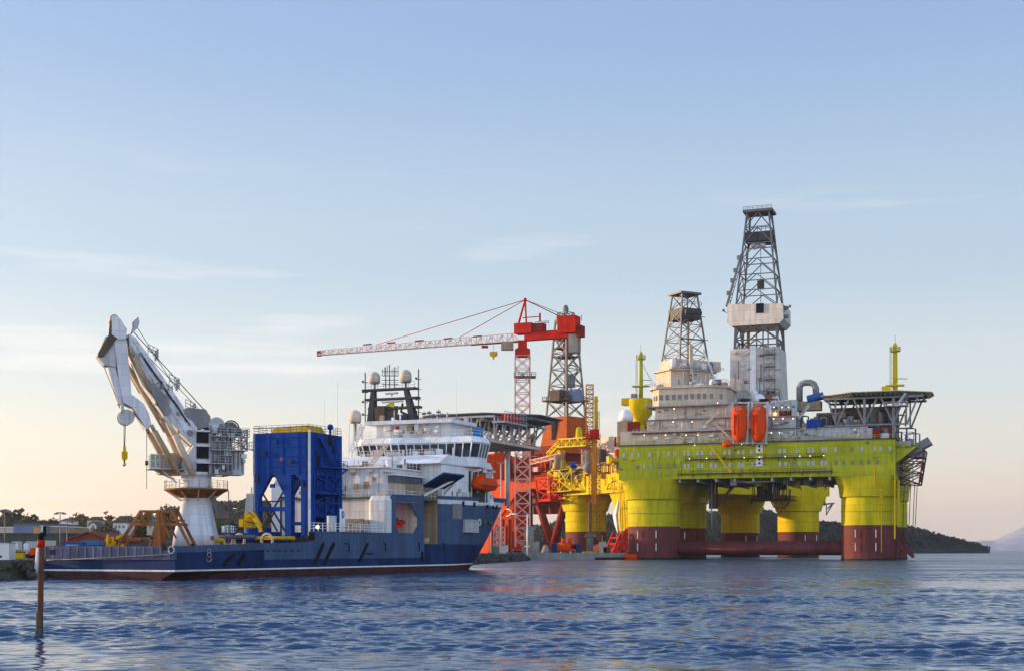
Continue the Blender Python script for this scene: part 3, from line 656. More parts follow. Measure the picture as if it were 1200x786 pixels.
def uprism(poly, a, c, name, m, parent, rot=0):
    return mb().prism([U(*p) for p in poly], 'y', a, c).build(name, m, parent, (0, 0, 0), rot)
# turret: cheek plates, panels, machinery
TU = uprism([(214, 557), (246, 557), (247, 528), (240, 506), (229, 505), (222, 524), (212, 545)], -1.9, 1.9, 'crane_house', 'crane_white', CR, YW)
b = mb(); b.box(ux(241), ux(263), -2.2, 2.2, kz(555), kz(512)); b.build('machinery_house', 'light_grey', TU)
for (y0, y1) in ((507, 519.5), (524, 537.5), (543.5, 556)):
    mb().box(ux(225.5), ux(238), -2.15, -1.9, kz(y1), kz(y0)).build('louvre_panel', 'black_rubber', TU)
    mb().box(ux(224.5), ux(239.5), -2.4, -1.9, kz(y0)+.02, kz(y0)+.3).build('louvre_hood', 'crane_white', TU)
mb().box(ux(262.5), ux(276.5), -1.9, 1.6, kz(555.5), kz(527)).build('winch_cabinet', 'crane_white', TU)
b = mb()
fr = [(ux(241), -2.5), (ux(262), -2.5), (ux(262), 2.5), (ux(241), 2.5)]
b.lattice([(x, y, kz(556)) for x, y in fr], [(x, y, kz(500)) for x, y in fr], 4, .2, .13, 'x'); b.lattice([(ux(250), -2.6, kz(556)), (ux(258), -2.6, kz(556))], [(ux(250), -2.6, kz(497)), (ux(258), -2.6, kz(497))], 7, .16, .1, 'z')
f2 = [(ux(262), -2.3), (ux(279), -2.3), (ux(279), 2.3), (ux(262), 2.3)]; b.lattice([(x, y, kz(527)) for x, y in f2], [(x, y, kz(503)) for x, y in f2], 2, .16, .11, 'x'); b.build('machinery_frame', 'mid_grey', TU)
b = mb()
for py, x0, x1 in ((527, 241, 279), (511, 241, 280.5), (543, 239, 262)):
    b.box(ux(x0), ux(x1), -3.0, -1.9, kz(py)-.1, kz(py)); b.rail([(ux(x0), -2.95, kz(py)), (ux(x1), -2.95, kz(py)), (ux(x1), 2.5, kz(py))], 1.15, 1.1, .04, 2)
b.build('house_walkway', 'light_grey', TU)
b = mb(); b.tube((ux(247), -1.7, kz(498.5)), (ux(247), 1.7, kz(498.5)), 1.0, 18); b.tube((ux(247), -1.9, kz(498.5)), (ux(247), -1.7, kz(498.5)), 1.2, 18); b.tube((ux(247), 1.7, kz(498.5)), (ux(247), 1.9, kz(498.5)), 1.2, 18); b.build('hoist_drum', 'light_grey', TU)
b = mb(); b.path([(ux(263)+1.1*math.cos(t), -1.6, kz(501)+1.1*math.sin(t)) for t in [i*math.pi/8 for i in range(17)]], .12); b.path([(ux(258)+.7*math.cos(t), -2.3, kz(534)+1.2*math.sin(t)) for t in [i*math.pi/8 for i in range(17)]], .1); b.build('hose_loop', 'steel_grey', TU); b = mb(); b.tube((ux(263), -1.4, kz(501)), (ux(263), 1.4, kz(501)), .95, 14); b.build('hose_drum', 'steel_grey', TU)
b = mb(); b.tube((ux(269), -1.5, kz(505)), (ux(269), 1.5, kz(505)), .8, 12); b.build('spooling_drum', 'steel_grey', TU)
uprism([(212, 482), (216, 479), (236, 480), (241, 490), (242, 500), (228, 503), (222, 494), (214, 488)], -1.6, 1.6, 'winch_cover', 'mid_grey', TU)
rr = random.Random(11)
for k in range(16):
    px, py = rr.uniform(242, 276), rr.uniform(500, 553); x, z = ux(px), kz(py); w = rr.uniform(.2, .5)
    mb().box(x-w, x+w, -2.9+rr.uniform(0, .5), -2.0, z-w*rr.uniform(.6, 1.6), z+w).build('machinery_box', rr.choice(['light_grey', 'mid_grey', 'crane_white', 'steel_grey', 'crane_white']), TU)
b = mb()
for k in range(8):
    px = 242+k*4.4; b.path([(ux(px), -2.7, kz(rr.uniform(548, 556))), (ux(px), -2.75, kz(530)), (ux(px+rr.uniform(-3, 3)), -2.7, kz(rr.uniform(502, 518)))], .07, 5)
b.build('hydraulic_hose', 'dark_steel', TU)
b = mb(); b.lathe([(.001, 0), (1.5, 0), (1.5, 3.0), (1.2, 3.2), (.001, 3.2)], (ux(203), .9, kz(557)), 4); b.box(ux(189), ux(206), -.4, 2, kz(556), kz(533)); CB = b.build('control_cabin', 'beige_paint', TU, (0, 0, 0), 0)
b = mb(); b.box(ux(179.5), ux(189), -.6, 1.6, kz(549), kz(533.5)); b.build('cab_glass', 'green_glass', CB)
b = mb()
for z in (549, 541, 533.5): b.beam((ux(179), -.65, kz(z)), (ux(189.5), -.65, kz(z)), .14)
for px in (179.3, 184, 189): b.beam((ux(px), -.66, kz(549)), (ux(px), -.66, kz(533.5)), .14)
b.build('cab_frame', 'crane_white', CB)
b = mb(); b.box(ux(177), ux(214), -1.6, 2, kz(551), kz(549.8)); b.rail([(ux(177), -1.5, kz(549.8)), (ux(214), -1.5, kz(549.8))], 1.1, 1.0, .04, 2); b.beam((ux(184), 0, kz(551)), (ux(205), 0, kz(562)), .3); b.beam((ux(190), -1, kz(551)), (ux(206), -1, kz(566)), .2); b.build('cab_platform', 'light_grey', CB)
# boom: a box girder seen from below on its lit side
def girder(polyside, ya, yb, m, name, parent):
    return mb().prism([U(*p) for p in polyside], 'y', ya, yb).build(name, m, parent, (0, 0, 0), YW)
BOOM = girder([(156, 398), (163, 401.5), (173, 416), (210, 474), (227, 502), (227, 519), (221, 522), (194, 490), (171, 453), (158, 419)], -1.5, 5.8, 'crane_white', 'boom', CR)
b = mb()
for i, (p, q_) in enumerate((((160, 404), (223, 503)), ((162, 416), (219, 516)))):
    b.beam((ux(p[0]), -1.56, kz(p[1])), (ux(q_[0]), -1.56, kz(q_[1])), .22, .12)
for t in (.15, .32, .5, .68, .85):
    p = Vector((ux(160+63*t), -1.56, kz(404+99*t))); q_ = Vector((ux(162+57*t), -1.56, kz(416+100*t))); b.beam(p, q_, .12, .1)
b.build('boom_stiffener', 'crane_white', BOOM)
for t in (.12, .3, .48, .66, .84):
    mb().beam((ux(158+60*t)-.1, -1.4, kz(419+103*t)-.1), (ux(158+60*t)-.1, 5.7, kz(419+103*t)-.1), .14, .3).build('underside_rib', 'beige_paint', BOOM)
b = mb(); b.tube((ux(161)-.5, 1.9, kz(425)-.4), (ux(202)-.5, 1.9, kz(502)-.4), .34, 8); b.tube((ux(161)-.5, 3.6, kz(425)-.4), (ux(178)-.5, 3.6, kz(456)-.4), .3, 8); b.build('underside_ram', 'house_grey', BOOM)
b = mb()
for k in range(7):
    p = (173.5+k*1.6, 432+k*2.6); b.beam((ux(p[0]), -1.58, kz(p[1])), (ux(p[0]+3.5), -1.58, kz(p[1]+.6)), .16, .06)
b.build('boom_lettering', 'mid_grey', BOOM)
uprism([(174, 454), (180, 452), (196, 470), (198, 487), (192, 490), (186, 478)], -2.2, -1.5, 'jib_foot_plate', 'mid_grey', BOOM)
for px, py in ((181, 413), (203, 446), (220, 474), (196, 455)):
    x, z = ux(px), kz(py); mb().rail([(x-.7, -1.4, z-.8), (x+.7, -1.4, z-1.4), (x+.7, 1.4, z-1.4)], 1.4, .7, .05, 2).build('boom_railing', 'mid_grey', BOOM)
for t0, dy in ((.1, -1.62), (.16, -1.66)):
    mb().path([(ux(162+60*t+math.sin(t*19)*.5), dy, kz(414+94*t-t0*30)) for t in [t0+k*.08 for k in range(11)]], .07, 5).build('boom_hose', 'dark_steel', BOOM)
for px, py, w in ((168, 420, .5), (190, 456, .6), (207, 486, .5), (219, 508, .8)):
    mb().tube((ux(px), -1.72, kz(py)), (ux(px), -1.5, kz(py)), w*.55, 12).build('boom_pin', 'mid_grey', BOOM)
b = mb(); rr = random.Random(5)
for k in range(12):
    px, py = 187+rr.uniform(-9, 12), 458+rr.uniform(-10, 22); x, z = ux(px), kz(py); b.beam((x, -1.9, z), (x+rr.uniform(-.8, .9), -1.8, z+rr.uniform(-.6, .9)), .12)
b.build('boom_pipework', 'steel_grey', BOOM)
b = mb(); b.tube((ux(161), -1.9, kz(424)), (ux(178), -1.9, kz(462)), .36, 10); b.tube((ux(161), -1.9, kz(424)), (ux(157), -1.9, kz(412)), .22, 10); b.build('jib_ram', 'beige_paint', BOOM)
# knuckle jib folded down
JB = uprism([(139, 379), (147, 381), (154, 393), (153, 404), (146, 405), (139, 400)], -1.7, 1.7, 'knuckle_jib', 'crane_white', BOOM)
uprism([(141, 403), (153.5, 403), (157.5, 442), (159, 466), (171.5, 476), (177, 488), (180, 502), (174, 505), (168, 494), (160, 481), (151, 476), (147, 455)], -1.3, 1.3, 'jib_arm', 'crane_white', JB, 0)
uprism([(125, 424), (133, 402), (139, 400), (142, 404), (144, 436), (132, 434)], -1.1, 1.2, 'jib_head', 'light_grey', JB, 0)
uprism([(135.5, 436), (143, 436), (149, 460), (150, 479), (146, 477)], -.9, 1.0, 'jib_tail', 'crane_white', JB, 0)
uprism([(137, 385), (141, 379), (146, 381), (146, 401), (131, 425), (125, 426), (125.5, 421), (136, 400)], -1.35, -1.1, 'jib_cheek_plate', 'deck_brown', JB, 0)
b = mb(); pts = [(163.5, 380), (164.5, 386), (163, 393), (158, 399), (151, 402), (147, 402)]
b.loft([[Vector((ux(px)+dx, y, kz(py)+dz)) for dx, y, dz in ((-.35*w, -1.2, -.35*w), (.35*w, -1.2, .35*w), (.35*w, 1.2, .35*w), (-.35*w, 1.2, -.35*w))] for (px, py), w in zip(pts, (1, 1.1, 1.1, 1.0, .9, .6))])
b.build('jib_horn', 'light_grey', JB)
mb().tube((ux(141.5), -1.5, kz(381)), (ux(141.5), 1.5, kz(381)), .55, 12).build('jib_pin', 'light_grey', JB); mb().tube((ux(160), -.5, kz(490)), (ux(160), .5, kz(490)), .5, 12).build('jib_pin', 'light_grey', JB); b = mb(); b.tube((ux(154.5), -.9, kz(492)), (ux(154.5), -.55, kz(492)), 1.1, 20); b.tube((ux(154.5), .55, kz(492)), (ux(154.5), .9, kz(492)), 1.1, 20); b.tube((ux(154.5), -.55, kz(492)), (ux(154.5), .55, kz(492)), .85, 16); b.box(ux(149), ux(152), -.9, .9, kz(488), kz(474)); b.build('sheave_wheel', 'light_grey', JB)
b = mb(); b.tube((ux(152.8), 0, kz(497)), (ux(152.8), 0, kz(525)), .06, 5); b.tube((ux(154.3), 0, kz(497)), (ux(153.6), 0, kz(525)), .05, 5); b.tube((ux(176), 0, kz(503)), (ux(176), 0, kz(573)), .045, 5); b.path([(ux(133), 0, kz(436)), (ux(140), -.6, kz(458)), (ux(148), -.6, kz(482))], .06, 5); b.build('hoist_wire', 'dark_steel', JB)
b = mb(); b.prism([(ux(150.2), kz(531)), (ux(156.2), kz(531)), (ux(156), kz(539)), (ux(154.5), kz(541)), (ux(152), kz(541)), (ux(150.4), kz(539))], 'y', -.35, .35); b.box(ux(151.8), ux(154.6), -.25, .25, kz(531), kz(525)); b.build('hook_block', 'deep_yellow', JB)
b = mb(); b.path([(ux(153), 0, kz(541)), (ux(153.3), 0, kz(544)), (ux(154.2), 0, kz(546)), (ux(153), 0, kz(547.5)), (ux(151.8), 0, kz(546))], .12, 6); b.build('crane_hook', 'deck_brown', JB)
mb().tube((ux(176), 0, kz(546)), (ux(176), 0, kz(541)), .22, 8).build('whip_weight', 'dark_steel', JB)
# luffing rams and rigging
for y in (-2.4, 2.0):
    b = mb(); b.tube((ux(181), y, kz(508)), (ux(206), y, kz(556)), .42, 10); b.tube((ux(178), y, kz(501)), (ux(181), y, kz(508)), .28, 8); b.build('luffing_ram', 'beige_paint', CR, (0, 0, 0), YW)
    b = mb(); b.tube((ux(202), y, kz(511)), (ux(221), y, kz(556)), .48, 10); b.tube((ux(192.5), y*.8, kz(490)), (ux(202), y, kz(511)), .3, 8); b.build('boom_ram', 'house_grey', CR, (0, 0, 0), YW)
b = mb(); b.tube((ux(163), 0, kz(394)), (ux(243), 0, kz(487)), .07, 5); b.tube((ux(165), .3, kz(385)), (ux(209), .4, kz(459)), .05, 5); b.tube((ux(160), -.4, kz(402)), (ux(240), -.4, kz(490)), .05, 5); b.build('luffing_rope', 'dark_steel', CR, (0, 0, 0), YW)

# ---------------------------------------------------------------- cargo standing on the stern
def shipw(s, y, z): return tuple(Matrix.Rotation(R(66), 4, 'Z') @ Vector((s, y, z)) + Vector((-53.25, 179.5, 0)))
cf = Vector(shipw(6, 0, 4.45)); kk = F/SH.d(6, 0); cpx = 178
cy_ = SH.y(cpx, 6); cf = Vector(shipw(6, cy_, 3.75)); kk = F/cf.y
fx = lambda px: (px-cpx)/kk
fz = lambda py: H+(HY-py)/kk-3.75
fm = thing('cargo_frame', 'rusty trapezoid steel frame standing on the ship stern', 'steel frame', tuple(cf))
for y in (-1.6, 1.6):
    mb().beam((fx(138), y, 0), (fx(169), y, fz(598.5)), 0.36).build('sloping_leg', 'rust_metal', fm); mb().beam((fx(229), y, 0), (fx(205), y, fz(598.5)), 0.36).build('sloping_leg', 'rust_metal', fm)
    b = mb(); b.beam((fx(168), y, fz(599)), (fx(206), y, fz(599)), 0.32); b.beam((fx(158), y, fz(614)), (fx(216), y, fz(614)), 0.30); b.beam((fx(144), y, fz(631)), (fx(188), y, fz(630)), 0.29); b.build('cross_rail', 'rust_metal', fm)
    b = mb(); b.prism([(fx(187), fz(598)), (fx(190.5), fz(598)), (fx(192), 0), (fx(181), 0), (fx(186), fz(620))], 'y', y-.18, y+.18); b.build('centre_post', 'rust_metal', fm)
    b = mb(); b.beam((fx(187), y, fz(613)), (fx(177), y, 0), 0.29); b.beam((fx(170), y, fz(600)), (fx(170), y, fz(611)), .25); b.beam((fx(162), y, fz(609)), (fx(170), y, fz(610)), .25); b.beam((fx(204), y, fz(600)), (fx(204), y, fz(610)), .25); b.beam((fx(204), y, fz(609)), (fx(213), y, fz(609)), .25); b.beam((fx(190), y, fz(602)), (fx(203), y, fz(630)), .22); b.build('frame_strut', 'rust_metal', fm)
for px, py in ((169, 598.5), (205, 598.5), (188, 598.5), (158, 614), (216, 614), (144, 631)): mb().beam((fx(px), -1.6, fz(py)), (fx(px), 1.6, fz(py)), 0.23).build('tie_beam', 'rust_metal', fm)
yw = thing('deck_winch_stack', 'heap of bright yellow winch gear beside the rusty frame', 'winch', tuple(at(137, 636, 188)))
yw.location.z = 3.75
for k in range(14):
    x, z = rr.uniform(-1.2, .9), rr.uniform(0, 2.0); y = rr.uniform(-.6, .6)
    (mb().tube((x, y, 0), (x, y, .4+z), .16, 8) if k % 2 else mb().box(x-.3, x+.3, y-.25, y+.25, z, z+.45)).build('winch_post' if k % 2 else 'winch_block', 'deep_yellow', yw)

rr = random.Random(77)
for k in range(90):
    zone = rr.randrange(6)
    if zone == 0: s, y, z = rr.uniform(61.2, 61.9), rr.uniform(-6, 10), rr.uniform(13.5, 17.4)
    elif zone == 1: s, y, z = rr.uniform(63, 74), rr.uniform(-7.6, 9), 18.3
    elif zone == 2: s, y, z = rr.uniform(76, 97), -10.85, rr.uniform(13.2, 18.6)
    elif zone == 3: s, y, z = rr.uniform(79, 83.2), rr.uniform(-10, 10), 21.2
    elif zone == 4: s, y, z = rr.uniform(84.4, 84.9), rr.uniform(-7, 7), rr.uniform(25.2, 26.8)
    else: s, y, z = rr.uniform(84.2, 94), rr.uniform(-8, 9), 28.3
    w, l, h = rr.uniform(.12, .5), rr.uniform(.12, .6), rr.uniform(.2, 1.3); m = rr.choice(['white_paint', 'light_grey', 'clean_white', 'house_grey', 'mid_grey', 'clean_white', 'steel_grey', 'beige_paint'])
    if zone in (1, 3, 5) and rr.random() < .45: mb().tube((s, y, z), (s, y, z+h*1.6), w*.4, 8).build('vent_pipe', m, ship)
    else: mb().box(s-w, s+w, y-l, y+l, z, z+h).build('deck_fitting', m, ship)
for k in range(8):
    y = -5.8+k*2.2; mb().tube((61.85, y, 12.9), (61.85, y, 18), .07, 6).build('wall_pipe', rr.choice(['white_paint', 'light_grey']), superstructure)
b = mb(); b.rail([(66, -10.8, 12.9), (66, -3, 12.9)], 1.1, 1.2, .035); b.build('inner_railing', 'white_paint', ship)
mb().box(62.1, 75, -6.9, 10.9, 17.2, 17.35).build('wall_ledge', 'light_grey', superstructure)
for k, y in enumerate((9.2, 5.6, 2.2, -1, -4.4)): mb().box(61.3, 61.95, y-.5, y+.5, 17.35, 17.75).build('life_raft', 'light_grey', ship)

for k in range(5):                                # stiffeners, pipes and fittings on the tower's faces
    mb().box(41.70, 41.8, -4.4, 6.0, zb+1.3+k*1.55, zb+1.42+k*1.55).build('tower_stiffener', 'royal_blue', TW)
for k, y in enumerate((-2.6, .4, 2.9, 4.7)): mb().box(41.72, 41.8, y-.06, y+.06, zb, zt).build('tower_stiffener', 'royal_blue', TW)
for y, z, w, h, m in ((-3.4, 14.5, .3, .5, 'navy_paint'), (3.9, 19.4, .5, .35, 'navy_paint'), (1.6, 21.3, .25, .4, 'royal_blue'), (-1.2, 18.0, .3, .25, 'dark_steel'), (5.2, 15.4, .3, .6, 'navy_paint'), (2.2, 14.2, .4, .3, 'royal_blue')):
    mb().box(41.5, 41.8, y-w, y+w, z-h, z+h).build('tower_fitting', m, TW)
for y in (-4.0, 5.6): mb().tube((41.66, y, 5), (41.66, y, zt), .09, 6).build('tower_pipe', 'light_grey' if y > 0 else 'navy_paint', TW)
b = mb(); b.lattice([(41.6, 5.75, 5), (41.6, 5.25, 5)], [(41.6, 5.75, zt), (41.6, 5.25, zt)], 44, .06, .05, 'z'); b.build('tower_ladder', 'royal_blue', TW)
for k, (s, y, z) in enumerate(((44.2, -4.7, 19.5), (46.1, -4.7, 17.2), (49.3, -4.7, 20.3), (50.6, -4.7, 18.2), (45.2, -4.7, 21.2))): mb().box(s-.4, s+.4, y-.2, y+.2, z-.5, z+.5).build('tower_fitting', ('navy_paint', 'royal_blue', 'navy_paint', 'royal_blue', 'dark_steel')[k], TW)
for k in range(3): mb().tube((43.6+k*2.9, -4.75, 13.6), (43.6+k*2.9, -4.75, zt), .1, 6).build('tower_pipe', 'navy_paint', TW)
# ================================================================ semi-submersible drilling rigs
DZ0, DZ1, BZ = 31.6, 44.9, 13.2
def column(rg, cx, cy, sgx, sgy, paint):
    b = mb(); mats = [paint, 'maroon_paint']
    b.cm = 1; b.loft([rsq(cx, cy, 10.3, 10.3, 9.6, z, 6) for z in (-3, BZ)], True, False)
    b.cm = 0; b.loft([rsq(cx, cy, 10.3, 10.3, 9.6, z, 6) for z in (BZ, 23.6)], True, False)
    b.loft([rsq(cx, cy, 10.3, 10.3, 9.6, 23.6, 6), rsq(cx, cy+sgy*.2, 10.7, 10.7, 8.5, 23.9, 6)], False, False)
    b.loft([rsq(cx, cy+sgy*.2, 10.7, 10.7, 8.5, 23.9, 6), rsq(cx, cy+sgy*.2, 10.9, 10.8, 6.5, 27.5, 6), rsq(cx-sgx*.5, cy+sgy*.2, 11.7, 10.8, 3, DZ0+.05, 6)], True, False)
    o = b.build('column', mats, rg)
    rt = random.Random(int(cx*7+cy)); tb = mb(); n_ = 28; ring = rsq(cx, cy, 10.36, 10.36, 9.66, 0, 6)
    tb.loft([[Vector((p.x, p.y, -1.5)) for p in ring], [Vector((p.x, p.y, .45+rt.uniform(0, .75))) for p in ring]], True, False); tb.build('tide_band', 'weed', o)
    for dx in (-4, 3.5):
        for z in (3.5, 8.5):
            mb().box(cx+dx-.16, cx+dx+.16, cy-10.36, cy-10.2, z, z+3).build('draught_mark', 'render_white', o)
    b = mb(); b.loft([rsq(cx, cy, 10.5, 10.5, 9.7, z, 6) for z in (18.4, 18.7)], True); b.build('column_ledge', paint, o)
    return o
def tank(parent, c, r, h, m): return mb().lathe([(r, 0), (r, h), (r*.7, h+.25*r), (.01, h+.35*r)], c, 14).build('storage_tank', m, parent)
def drilling_mast(rg, cx, cy, zb, top, ref, m='steel_grey'):
    """derrick: clad base, open bay, white box, tapering lattice and crown"""
    k = ref
    b = mb(); b.lattice([(cx-9, cy-8, 76), (cx+9, cy-8, 76), (cx+9, cy+8, 76), (cx-9, cy+8, 76)], [(cx-8.2, cy-7.5, 95), (cx+8.2, cy-7.5, 95), (cx+8.2, cy+7.5, 95), (cx-8.2, cy+7.5, 95)], 3, 1.0, .5, 'k')
    D = b.build('derrick', m, rg)
    b = mb(); b.prism([(cx-10.3, zb), (cx+10.3, zb), (cx+9.3, 85), (cx-10.3, 85)], 'y', cy-9, cy+9); b.build('derrick_housing', 'clad_grey', D)
    b = mb(); b.prism([(cx-9.5, 94.2), (cx+9.5, 94.2), (cx+11.2, 96), (cx+11, 102), (cx-11.2, 103), (cx-11.5, 95.5)], 'y', cy-9.5, cy+9.5); b.build('monkey_board_box', 'clad_grey', D)
    mb().box(cx+.3, cx+3.4, cy-9.62, cy-9.4, 98.7, 102.6).build('box_opening', 'black_rubber', D)
    lo = [(cx-8.2, cy-7.5, 102.4), (cx+8.4, cy-7.5, 102.4), (cx+8.4, cy+7.5, 102.4), (cx-8.2, cy+7.5, 102.4)]
    hi = [(cx-4.4, cy-4, top-1), (cx+4.4, cy-4, top-1), (cx+4.4, cy+4, top-1), (cx-4.4, cy+4, top-1)]
    mb().lattice(lo, hi, 6, .62, .34, 'k').build('mast_lattice', m, D)
    b = mb(); b.prism([(cx-6.0, top-1), (cx+6.0, top-1), (cx+6, top), (cx-6, top)], 'y', cy-5, cy+5); b.rail([(cx-5.8, cy-5, top), (cx+5.8, cy-5, top)], 1.2, 2, .08); b.beam((cx+1, cy, top), (cx+1, cy, top+1.8), .2); b.build('crown_platform', m, D)
    b = mb(); b.box(cx-5.2, cx+5.2, cy-4.8, cy+4.8, top-13, top-9.2); b.rail([(cx-5, cy-4.8, top-9.2), (cx+5, cy-4.8, top-9.2)], 2.2, 1.6, .1); b.build('crown_block', 'dark_steel', D)
    mb().ball((cx-1.2, cy-4.2, top-15), (2.0, 1, 1.4), 10, 6).build('sheave_cluster', 'light_grey', D)
    mb().ball((cx+1.8, cy-4.2, top-15), (1.6, 1, 1.2), 10, 6).build('sheave_cluster', 'light_grey', D)
    b = mb(); b.beam((cx-12, cy-8, 102.4), (cx-6.6, cy-5, top-18), .9); b.lattice([(cx-10.6, cy-8, 103), (cx-12.2, cy-8, 103)], [(cx-5.6, cy-5, top-18), (cx-7, cy-5, top-18)], 14, .25, .2, 'z')
    for t in (.2, .45, .65, .9): p = Vector((cx-12, cy-8, 103)).lerp(Vector((cx-6.6, cy-5, top-18)), t); b.box(p.x-1.0, p.x+.2, p.y-.8, p.y+.8, p.z, p.z+1.5)
    b.build('ladder_way', 'mid_grey', D)
    b = mb(); b.box(cx-2.2, cx+.2, cy-9.6, cy-9, zb, 85.6); b.build('riser_duct', 'white_paint', D)
    b = mb(); b.path([(cx-7.2, cy-9.3, 84), (cx-7.2, cy-9.3, 72), (cx-1.8, cy-9.9, 66)], .22, 6)
    for z in (68, 73, 78, 82): b.box(cx-6, cx-4.4, cy-9.4, cy-9, z, z+.4); b.box(cx+1, cx+2.6, cy-9.4, cy-9, z, z+.4)
    b.build('housing_pipe', 'house_grey', D)
    b = mb()
    for z in (67, 72, 77, 82): b.box(cx+3.6, cx+8, cy-10.6, cy-9, z, z+.3); b.rail([(cx+3.6, cy-10.5, z+.3), (cx+8, cy-10.5, z+.3)], 1.2, 1.2, .08)
    b.lattice([(cx+3.6, cy-10.5, zb), (cx+8, cy-10.5, zb)], [(cx+3.6, cy-10.5, 85), (cx+8, cy-10.5, 85)], 5, .2, .18, 'z'); b.build('housing_stair', 'steel_grey', D)
    b = mb(); b.beam((cx-4.2, cy-2, 86), (cx-4.2, cy-2, 95), 1.1); b.build('rust_standpipe', 'rust_metal', D)
    b = mb()
    for dx in (-1.2, 1.4, 3.5): b.beam((cx+dx, cy, 85), (cx+dx, cy, 95), .5)
    b.build('drill_pipe', 'mid_grey', D)
    for sx in (-1, 1):
        b = mb()
        for z in (96.5, 100): b.box(cx+sx*11.2-.5, cx+sx*11.2+1.0*sx+.5, cy-8, cy-6, z, z+1.2)
        b.beam((cx+sx*11, cy-7, 99), (cx+sx*13.4, cy-7, 101), .25); b.box(cx+sx*13.4-.4, cx+sx*13.4+.4, cy-7.4, cy-6.6, 100.6, 101.6)
        b.build('box_bracket', 'steel_grey', D)
    b = mb(); b.tube((cx+.5, cy, 102), (cx+.5, cy, top-13), .12, 6); b.box(cx-.8, cx+1.8, cy-.8, cy+.8, 110, 113.5); b.build('travelling_block', 'dark_steel', D)
    return D
def post_crane(rg, x, y, z0, zt, m='yellow_paint', name='mast_crane'):
    b = mb(); b.tube((x, y, z0), (x, y, zt), 1.0, 12, .8); c = b.build(name, m, rg)
    b = mb(); b.tube((x, y, zt-2.6), (x, y, zt-2.2), 2.0, 12); b.rail([(x+2*math.cos(k*math.pi/4), y+2*math.sin(k*math.pi/4), zt-2.2) for k in range(8)], 1.3, 2, .1, 1, True); b.build('mast_platform', m, c); mb().tube((x, y, zt), (x, y, zt+.8), .8, 10, .3).build('mast_cap', m, c)
    b = mb(); b.box(x-3.4, x+3.4, y-2, y+2, z0+6.2, z0+6.6); b.beam((x, y-.9, z0+9), (x+4.6, y-.9, z0+8.7), .35); b.build('mast_bracket', m, c)
    b = mb(); b.lattice([(x-1.3, y-1, z0), (x-1.9, y-1, z0)], [(x-1.3, y-1, zt-3), (x-1.9, y-1, zt-3)], 14, .14, .12, 'z'); b.build('mast_ladder', 'yellow_paint', c)
    mb().beam((x, y, zt), (x, y, zt+3.8), .18).build('light_pole', 'light_grey', c)
    return c
def clutter(rg, x0, x1, y0, y1, z0, n, hmax, mats, seed):
    r_ = random.Random(seed)
    for k in range(n):
        x, y = r_.uniform(x0, x1), r_.uniform(y0, y1); t = r_.random(); m = r_.choice(mats)
        w, l, h = r_.uniform(.8, 2.6), r_.uniform(.8, 2.6), r_.uniform(.25, 1)*hmax
        if t < .4: mb().box(x-w, x+w, y-l, y+l, z0, z0+h).build('deck_container' if w > 1.6 else 'deck_cabinet', m, rg)
        elif t < .6: tank(rg, (x, y, z0), w*.8, h, m)
        elif t < .8: mb().path([(x, y, z0), (x, y, z0+h), (x+w, y, z0+h+.3), (x+2*w, y, z0+h), (x+2*w, y, z0)], .32, 7).build('deck_pipe', m, rg)
        elif t < .9: mb().lattice([(x-w, y, z0), (x+w, y, z0)], [(x-w, y, z0+h*1.2), (x+w, y, z0+h*1.2)], 2, .25, .18, 'x').build('pipe_rack', m, rg)
        else: mb().tube((x-w, y, z0+1.4), (x+w, y, z0+1.4), 1.3, 14).build('cable_drum', m, rg)
def anchor_rack(rg, x, y, sg, m='maroon_paint'):
    b = mb()
    for dy in (-3.5, 3.5):
        b.beam((x, y+dy, 12.5), (x+sg*5.6, y+dy, 1.2), .8); b.beam((x, y+dy, 6.2), (x+sg*5.6, y+dy, 1.2), .6); b.beam((x, y+dy, 11), (x+sg*2.6, y+dy, 3.8), .45); b.beam((x+sg*.3, y+dy, 2), (x+sg*3.0, y+dy, 7), .4)
    for t in (.25, .5, .75, 1): b.beam((x+sg*5.6*t, y-3.5, 12.5-11.3*t), (x+sg*5.6*t, y+3.5, 12.5-11.3*t), .5)
    return b.build('anchor_rack', m, rg)
def base_rig(rg, L, W, paint, deck, cols):
    b = mb(); b.box(0, L, 0, W, DZ0, DZ1)
    D = b.build('deck_box', deck, rg)
    b = mb(); b.box(-.35, L+.35, -.35, W+.35, DZ1, DZ1+.5); b.build('deck_edge', 'deck_brown', rg)
    for c in cols: column(rg, *c, paint)
    (x0, y0), (x1, y1) = cols[0][:2], cols[3][:2]
    for a, c in (((x0, y0), (x1, y0)), ((x0, y1), (x1, y1)), ((x0, y0), (x0, y1)), ((x1, y0), (x1, y1))):
        mb().loft([[Vector(p)+(Vector((0, dy, dz)) if abs(a[1]-c[1]) < 1 else Vector((dy, 0, dz))) for dy, dz in [(2.9*math.cos(t)*1.1, 2.75*math.sin(t)) for t in [k*math.pi/8 for k in range(16)]]] for p in ((*a, 4.6), (*c, 4.6))], True).build('horizontal_brace', 'maroon_paint', rg)
    return D

